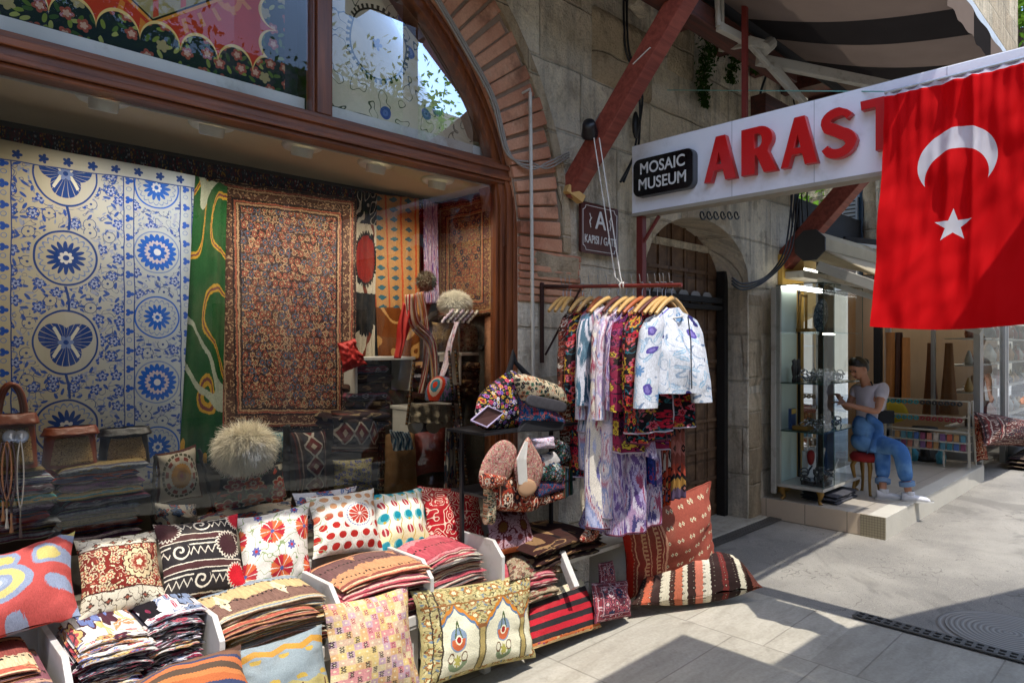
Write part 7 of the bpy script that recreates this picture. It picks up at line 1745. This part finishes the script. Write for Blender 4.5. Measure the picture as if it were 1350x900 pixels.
# ------------------------------------------------------------------ stool and seated woman
SC=V3((7.05,2.30,PZ)); SHt=.60
t=empty('footstool',SC,'small red topped footstool on curved gilded legs under the seated woman','stool')
m=MB(); m.lathe((SC.x,SC.y,SHt-.1),[(0,0),(.13,0),(.145,.02),(.145,.05),(.12,.08),(0,.09)],24); m.build('seat',M_redfelt,t,smooth=True)
for k in range(4):
    a=k*PI/2+.6; c_,s_=math.cos(a),math.sin(a); m=MB(); m.tube([(SC.x+.10*c_,SC.y+.10*s_,SHt-.1),(SC.x+.125*c_,SC.y+.125*s_,SHt-.15),(SC.x+.10*c_,SC.y+.10*s_,SHt-.28),(SC.x+.12*c_,SC.y+.12*s_,PZ+.02),(SC.x+.135*c_,SC.y+.135*s_,PZ)],[.024,.022,.014,.013,.017],8); m.build('leg',M_gold,t,smooth=True)
def skin(name,verts,edges,mat,parent,sub=2,smooth=True,root=0,solid=0):
    me=bpy.data.meshes.new(name); me.from_pydata([tuple(v[0]) for v in verts],edges,[]); o=bpy.data.objects.new(name,me); col.objects.link(o)
    o.modifiers.new('k','SKIN').use_smooth_shade=True; s=o.modifiers.new('s','SUBSURF'); s.levels=sub; s.render_levels=sub
    sv=me.skin_vertices[0].data if me.skin_vertices else None
    if sv is None:
        bpy.context.view_layer.objects.active=o
    for i,v in enumerate(verts):
        r=v[1]; d=me.skin_vertices[0].data[i]; d.radius=r if isinstance(r,tuple) else (r,r); d.use_root=(i==root)
    dg=bpy.context.evaluated_depsgraph_get(); me2=bpy.data.meshes.new_from_object(o.evaluated_get(dg)); o.modifiers.clear(); o.data=me2; me2.materials.clear(); me2.materials.append(mat)
    for p in me2.polygons: p.use_smooth=True
    if parent is not None: o.parent=parent; o.matrix_parent_inverse=Matrix.Translation(-parent.location)
    return o
CI=V3((.7147,-.6994,0)); CF=V3((.6994,.7147,0)) # image right / away
def W(r,f,z): return V3((SC.x,SC.y,0))+CI*r+CF*f+V3((0,0,z))
# layout in image axes (right, away, height)
HIP=W(.01,0,SHt+.09); WA=W(.00,.0,.90); CHs=W(.045,.0,1.09); NK=W(.0,-.01,1.255); HD=W(-.085,-.02,1.395)
SL=W(.10,-.12,1.215); SR=W(-.02,.15,1.20)  # near and far shoulder
EL=W(.00,-.20,.985); HL=W(-.23,-.08,1.05)   # near arm reaches left into the case
ER=W(-.10,.16,.98); HR=W(-.22,.06,1.09)
KN1=W(.14,-.34,.66); AN1=W(.20,-.36,.27)    # near leg stretched to the right
KN2=W(.10,-.10,.655); AN2=W(.02,-.26,.27)
wm=empty('person',(SC.x,SC.y,PZ),'seated woman in a white T-shirt and blue jeans leaning to the glass case','person')
def fingers(v,e,wi,dirn,side,up,r=.0075,L=.062,curl=-.5):
    # palm then five fingers
    pi=len(v); v.append((v[wi][0]+dirn*.05,(.028,.014))); e.append((wi,pi)); p=v[pi][0]
    for k in range(4):
        o=side*(.030-.019*k); l=L*(.85,1,.95,.75)[k]; b=len(v)
        v.append((p+o+dirn*.03,(r,r))); v.append((p+o+dirn*(.03+l*.5)+up*curl*.014,(r*.95,r*.95))); v.append((p+o*.9+dirn*(.03+l*.85)+up*curl*.045,(r*.8,r*.8))); e+= [(pi,b),(b,b+1),(b+1,b+2)]
    b=len(v); v.append((p-dirn*.02+side*.035,(r*1.1,r*1.1))); v.append((p+dirn*.012+side*.055+up*curl*.02,(r,r))); v.append((p+dirn*.035+side*.058+up*curl*.045,(r*.85,r*.85))); e+=[(pi,b),(b,b+1),(b+1,b+2)]
v=[(HIP,(.11,.10)),(WA,(.085,.075)),(CHs,(.10,.085)),(NK+V3((0,0,-.03)),(.05,.05)),(NK+(HD-NK)*.35,(.042,.042)),
   (SL,(.045,.045)),(EL,(.036,.036)),(HL,(.022,.02)),(SR,(.045,.045)),(ER,(.036,.036)),(HR,(.022,.02)),
   (KN1.lerp(HIP,.9),(.08,.08)),(KN1,(.055,.055)),(AN1,(.032,.032)),(KN2.lerp(HIP,.9),(.08,.08)),(KN2,(.055,.055)),(AN2,(.032,.032)),(AN1+V3((0,0,-.03)),(.03,.03)),(AN2+V3((0,0,-.03)),(.03,.03)),(HD+V3((0,0,-.03)),(.066,.062)),(HD+V3((0,0,.05)),(.07,.07))]
e=[(0,1),(1,2),(2,3),(3,4),(2,5),(5,6),(6,7),(2,8),(8,9),(9,10),(0,11),(11,12),(12,13),(0,14),(14,15),(15,16),(13,17),(16,18),(4,19),(19,20)]
fingers(v,e,7,(HL-EL).normalized(),V3((0,0,1)).cross((HL-EL).normalized())*1.0,V3((0,0,1))); fingers(v,e,10,(HR-ER).normalized(),V3((0,0,1)).cross((HR-ER).normalized()),V3((0,0,1)))
body=skin('body',v,e,M_skin,wm)
fd=(CI*-.86+CF*-.35+V3((0,0,-.60))).normalized(); fs=V3((0,0,1)).cross(fd).normalized(); fu=fd.cross(fs)*1.0
if fu.z<0: fu=-fu
fr_=Matrix((fs,fd,fu)).transposed()
m=MB(); m.ell(HD,(.070,.086,.102),20,rot=fr_); m.ell(HD+fd*.04-fu*.055,(.042,.045,.038),14,rot=fr_); m.ell(HD+fd*.092-fu*.012,(.011,.016,.022),10,rot=fr_)
for s in(-1,1): m.ell(HD+fs*s*.072-fu*.01-fd*.0,(.008,.018,.028),10,rot=fr_); 
m.build('face',M_skin,wm,smooth=True)
m=MB(); 
for s in(-1,1): m.ell(HD+fd*.080+fs*s*.027+fu*.008,(.012,.005,.005),8,rot=fr_); m.box(HD+fd*.082+fs*s*.027+fu*.024,(.03,.006,.005),fr_)
m.build('eyes_and_brows',M_hair,wm)
m=MB(); m.ell(HD+fd*.082-fu*.052,(.020,.007,.006),10,rot=fr_); m.build('mouth',plain('lips',C('8a3c38'),.5),wm,smooth=True)
m=MB(); m.grid(24,14,lambda a,b:HD+fr_@V3((.078*math.sin(b*2.0)*math.cos(a*2*PI),-.012+.094*math.sin(b*2.0)*math.sin(a*2*PI)*(1 if math.sin(a*2*PI)<0 else .82),.014+.100*math.cos(b*2.0)+(.05*b if math.sin(a*2*PI)>0 else -.02*b))),wu=True); m.ell(HD-fd*.10-fu*.0,(.04,.04,.04),14,rot=fr_)
m.build('hair',M_hair,wm,smooth=True)
ts=[(W(.01,0,.85),(.118,.112)),(W(.02,0,1.0),(.11,.105)),(CHs+V3((0,0,.03)),(.115,.10)),(NK+V3((0,0,-.055)),(.07,.065)),(SL,(.068,.064)),(SL.lerp(EL,.5),(.062,.06)),(SR,(.068,.064)),(SR.lerp(ER,.5),(.062,.06))]
skin('t_shirt',ts,[(0,1),(1,2),(2,3),(2,4),(4,5),(2,6),(6,7)],M_tee,wm,root=1)
jn=[(HIP+V3((0,0,0)),(.145,.135)),(W(.005,0,.93),(.125,.12)),(HIP.lerp(KN1,.3),(.105,.10)),(KN1,(.085,.08)),(KN1.lerp(AN1,.5),(.07,.068)),(KN1.lerp(AN1,.78),(.062,.062)),(HIP.lerp(KN2,.35),(.105,.10)),(KN2,(.085,.08)),(KN2.lerp(AN2,.5),(.07,.068)),(KN2.lerp(AN2,.78),(.062,.062))]
m=MB(); m.ell(HIP+V3((0,0,.0)),(.15,.145,.12),20); m.ell(W(.0,0,.82),(.135,.125,.15),20); m.build('jeans_seat',M_denim,wm,smooth=True)
skin('jeans',jn,[(0,1),(0,2),(2,3),(3,4),(4,5),(0,6),(6,7),(7,8),(8,9)],M_denim,wm)
for A,K in((AN1,KN1),(AN2,KN2)):
    c_=K.lerp(A,.80); m=MB(); d=(A-K).normalized(); m.tube([c_-d*.02,c_+d*.02],.066,16); m.build('trouser_cuff',plain('pale_denim_cuff',C('6a88ac'),.85),wm,smooth=True)
skin('denim_shirt_at_waist',[(W(-.06,-.10,.93),(.05,.05)),(W(.03,-.13,.92),(.055,.05)),(W(.06,-.11,.80),(.05,.045)),(W(.0,-.16,.68),(.042,.04)),(W(-.04,-.17,.60),(.034,.034))],[(0,1),(1,2),(2,3),(3,4)],M_denim,wm,root=1)
m=MB(); m.box(W(.14,-.06,.93),(.16,.08,.12),Matrix.Rotation(-.7,3,'Z')); m.tube([W(.10,-.08,.99),W(.05,-.13,1.12),W(-.0,-.08,1.27)],.008,6); m.build('black_pouch',M_blackcloth,wm,bevel=.02)
def shoe(A,dirn,name='shoe'):
    d=dirn.normalized(); s=V3((0,0,1)).cross(d); z0=PZ; m=MB()
    def f(a,b):
        t_=b; x=-.065+.235*t_; w=.036+.012*math.sin(t_*PI*.9)*(1) - (.020*max(0,(t_-.8)/.2)**2); h=.085-.045*t_+(.0 if t_<.3 else 0); h=h*(1-max(0,(t_-.88)/.12)**2*.6)
        if t_<.04: w*=.6+10*t_; 
        th=a*2*PI; zz=.5+.5*math.sin(th); return V3((A.x,A.y,z0))+d*x+s*(w*math.copysign(abs(math.cos(th))**.7,math.cos(th)))+V3((0,0,h*zz))
    m.grid(20,16,f,wu=True); 
    for k in(0,1): 
        c0=[f(i/20,k) for i in range(20)]; i0=len(m.v); m.v+=c0; m.f.append(tuple(range(i0,i0+20))); m.mi.append(0); m.uv.append([(0,0)]*20)
    m.lathe((A.x,A.y,z0+.055),[(.038,0),(.042,.03),(.036,.045)],14); m.build(name,M_shoe,wm,smooth=True)
    m=MB(); m.grid(20,2,lambda a,b:(V3((A.x,A.y,z0))+d*(.06+.14*math.cos(a*2*PI))+s*(.047*math.sin(a*2*PI))+V3((0,0,.018*b))),wu=True); m.build('sole',M_white,wm,smooth=True)
shoe(AN1+CI*.01,CI*.95+CF*-.25); shoe(AN2+CI*.01,CI*.95+CF*-.2)
# person at the right edge, only the arm and shoulder are in view
P0=pX(1378,560,12.0); g0=V3((P0.x,P0.y,0)); pm=empty('person',(g0.x,g0.y,0),'person in a navy top at the right edge, forearm bent down','person')
def Q(r,f,z): return g0+CI*r+CF*f+V3((0,0,z))
sh_=pX(1352,512,12.0).z; hd=pX(1345,541,12).z
v=[(Q(.1,0,.95),(.14,.11)),(Q(.1,0,1.15),(.12,.10)),(Q(.1,0,1.35),(.14,.10)),(Q(.1,0,1.5),(.05,.05)),(Q(.1,0,1.62),(.08,.09)),(Q(-.10,0,1.38),(.05,.05)),(Q(-.20,0,1.10),(.042,.042)),(Q(-.30,-.05,.92),(.028,.028)),
   (Q(.0,0,.5),(.07,.07)),(Q(.0,0,.06),(.045,.045)),(Q(.2,0,.5),(.07,.07)),(Q(.2,0,.06),(.045,.045)),(Q(.3,0,1.38),(.05,.05)),(Q(.36,0,1.1),(.04,.04)),(Q(.34,-.1,.9),(.03,.03)),(Q(.1,0,1.70),(.08,.09))]
e=[(0,1),(1,2),(2,3),(3,4),(2,5),(5,6),(6,7),(0,8),(8,9),(0,10),(10,11),(2,12),(12,13),(13,14),(4,15)]
fingers(v,e,7,V3((-.5,.2,-.6)).normalized(),CI*-1,V3((0,0,1)),r=.009)
skin('body',v,e,M_skin,pm)
skin('navy_top',[(Q(.1,0,.95),(.16,.13)),(Q(.1,0,1.2),(.15,.13)),(Q(.1,0,1.38),(.16,.13)),(Q(-.10,0,1.38),(.085,.085)),(Q(-.17,0,1.19),(.08,.08)),(Q(.3,0,1.38),(.085,.085)),(Q(.34,0,1.19),(.08,.08))],[(0,1),(1,2),(2,3),(3,4),(2,5),(5,6)],M_navy,pm,root=1)
skin('trousers',[(Q(.1,0,.92),(.16,.13)),(Q(.0,0,.5),(.10,.10)),(Q(.0,0,.1),(.07,.07)),(Q(.2,0,.5),(.10,.10)),(Q(.2,0,.1),(.07,.07))],[(0,1),(1,2),(0,3),(3,4)],M_denim,pm)
m=MB(); m.ell(Q(.1,.03,1.70),(.10,.11,.12),16); m.build('hair',M_hair,pm,smooth=True)
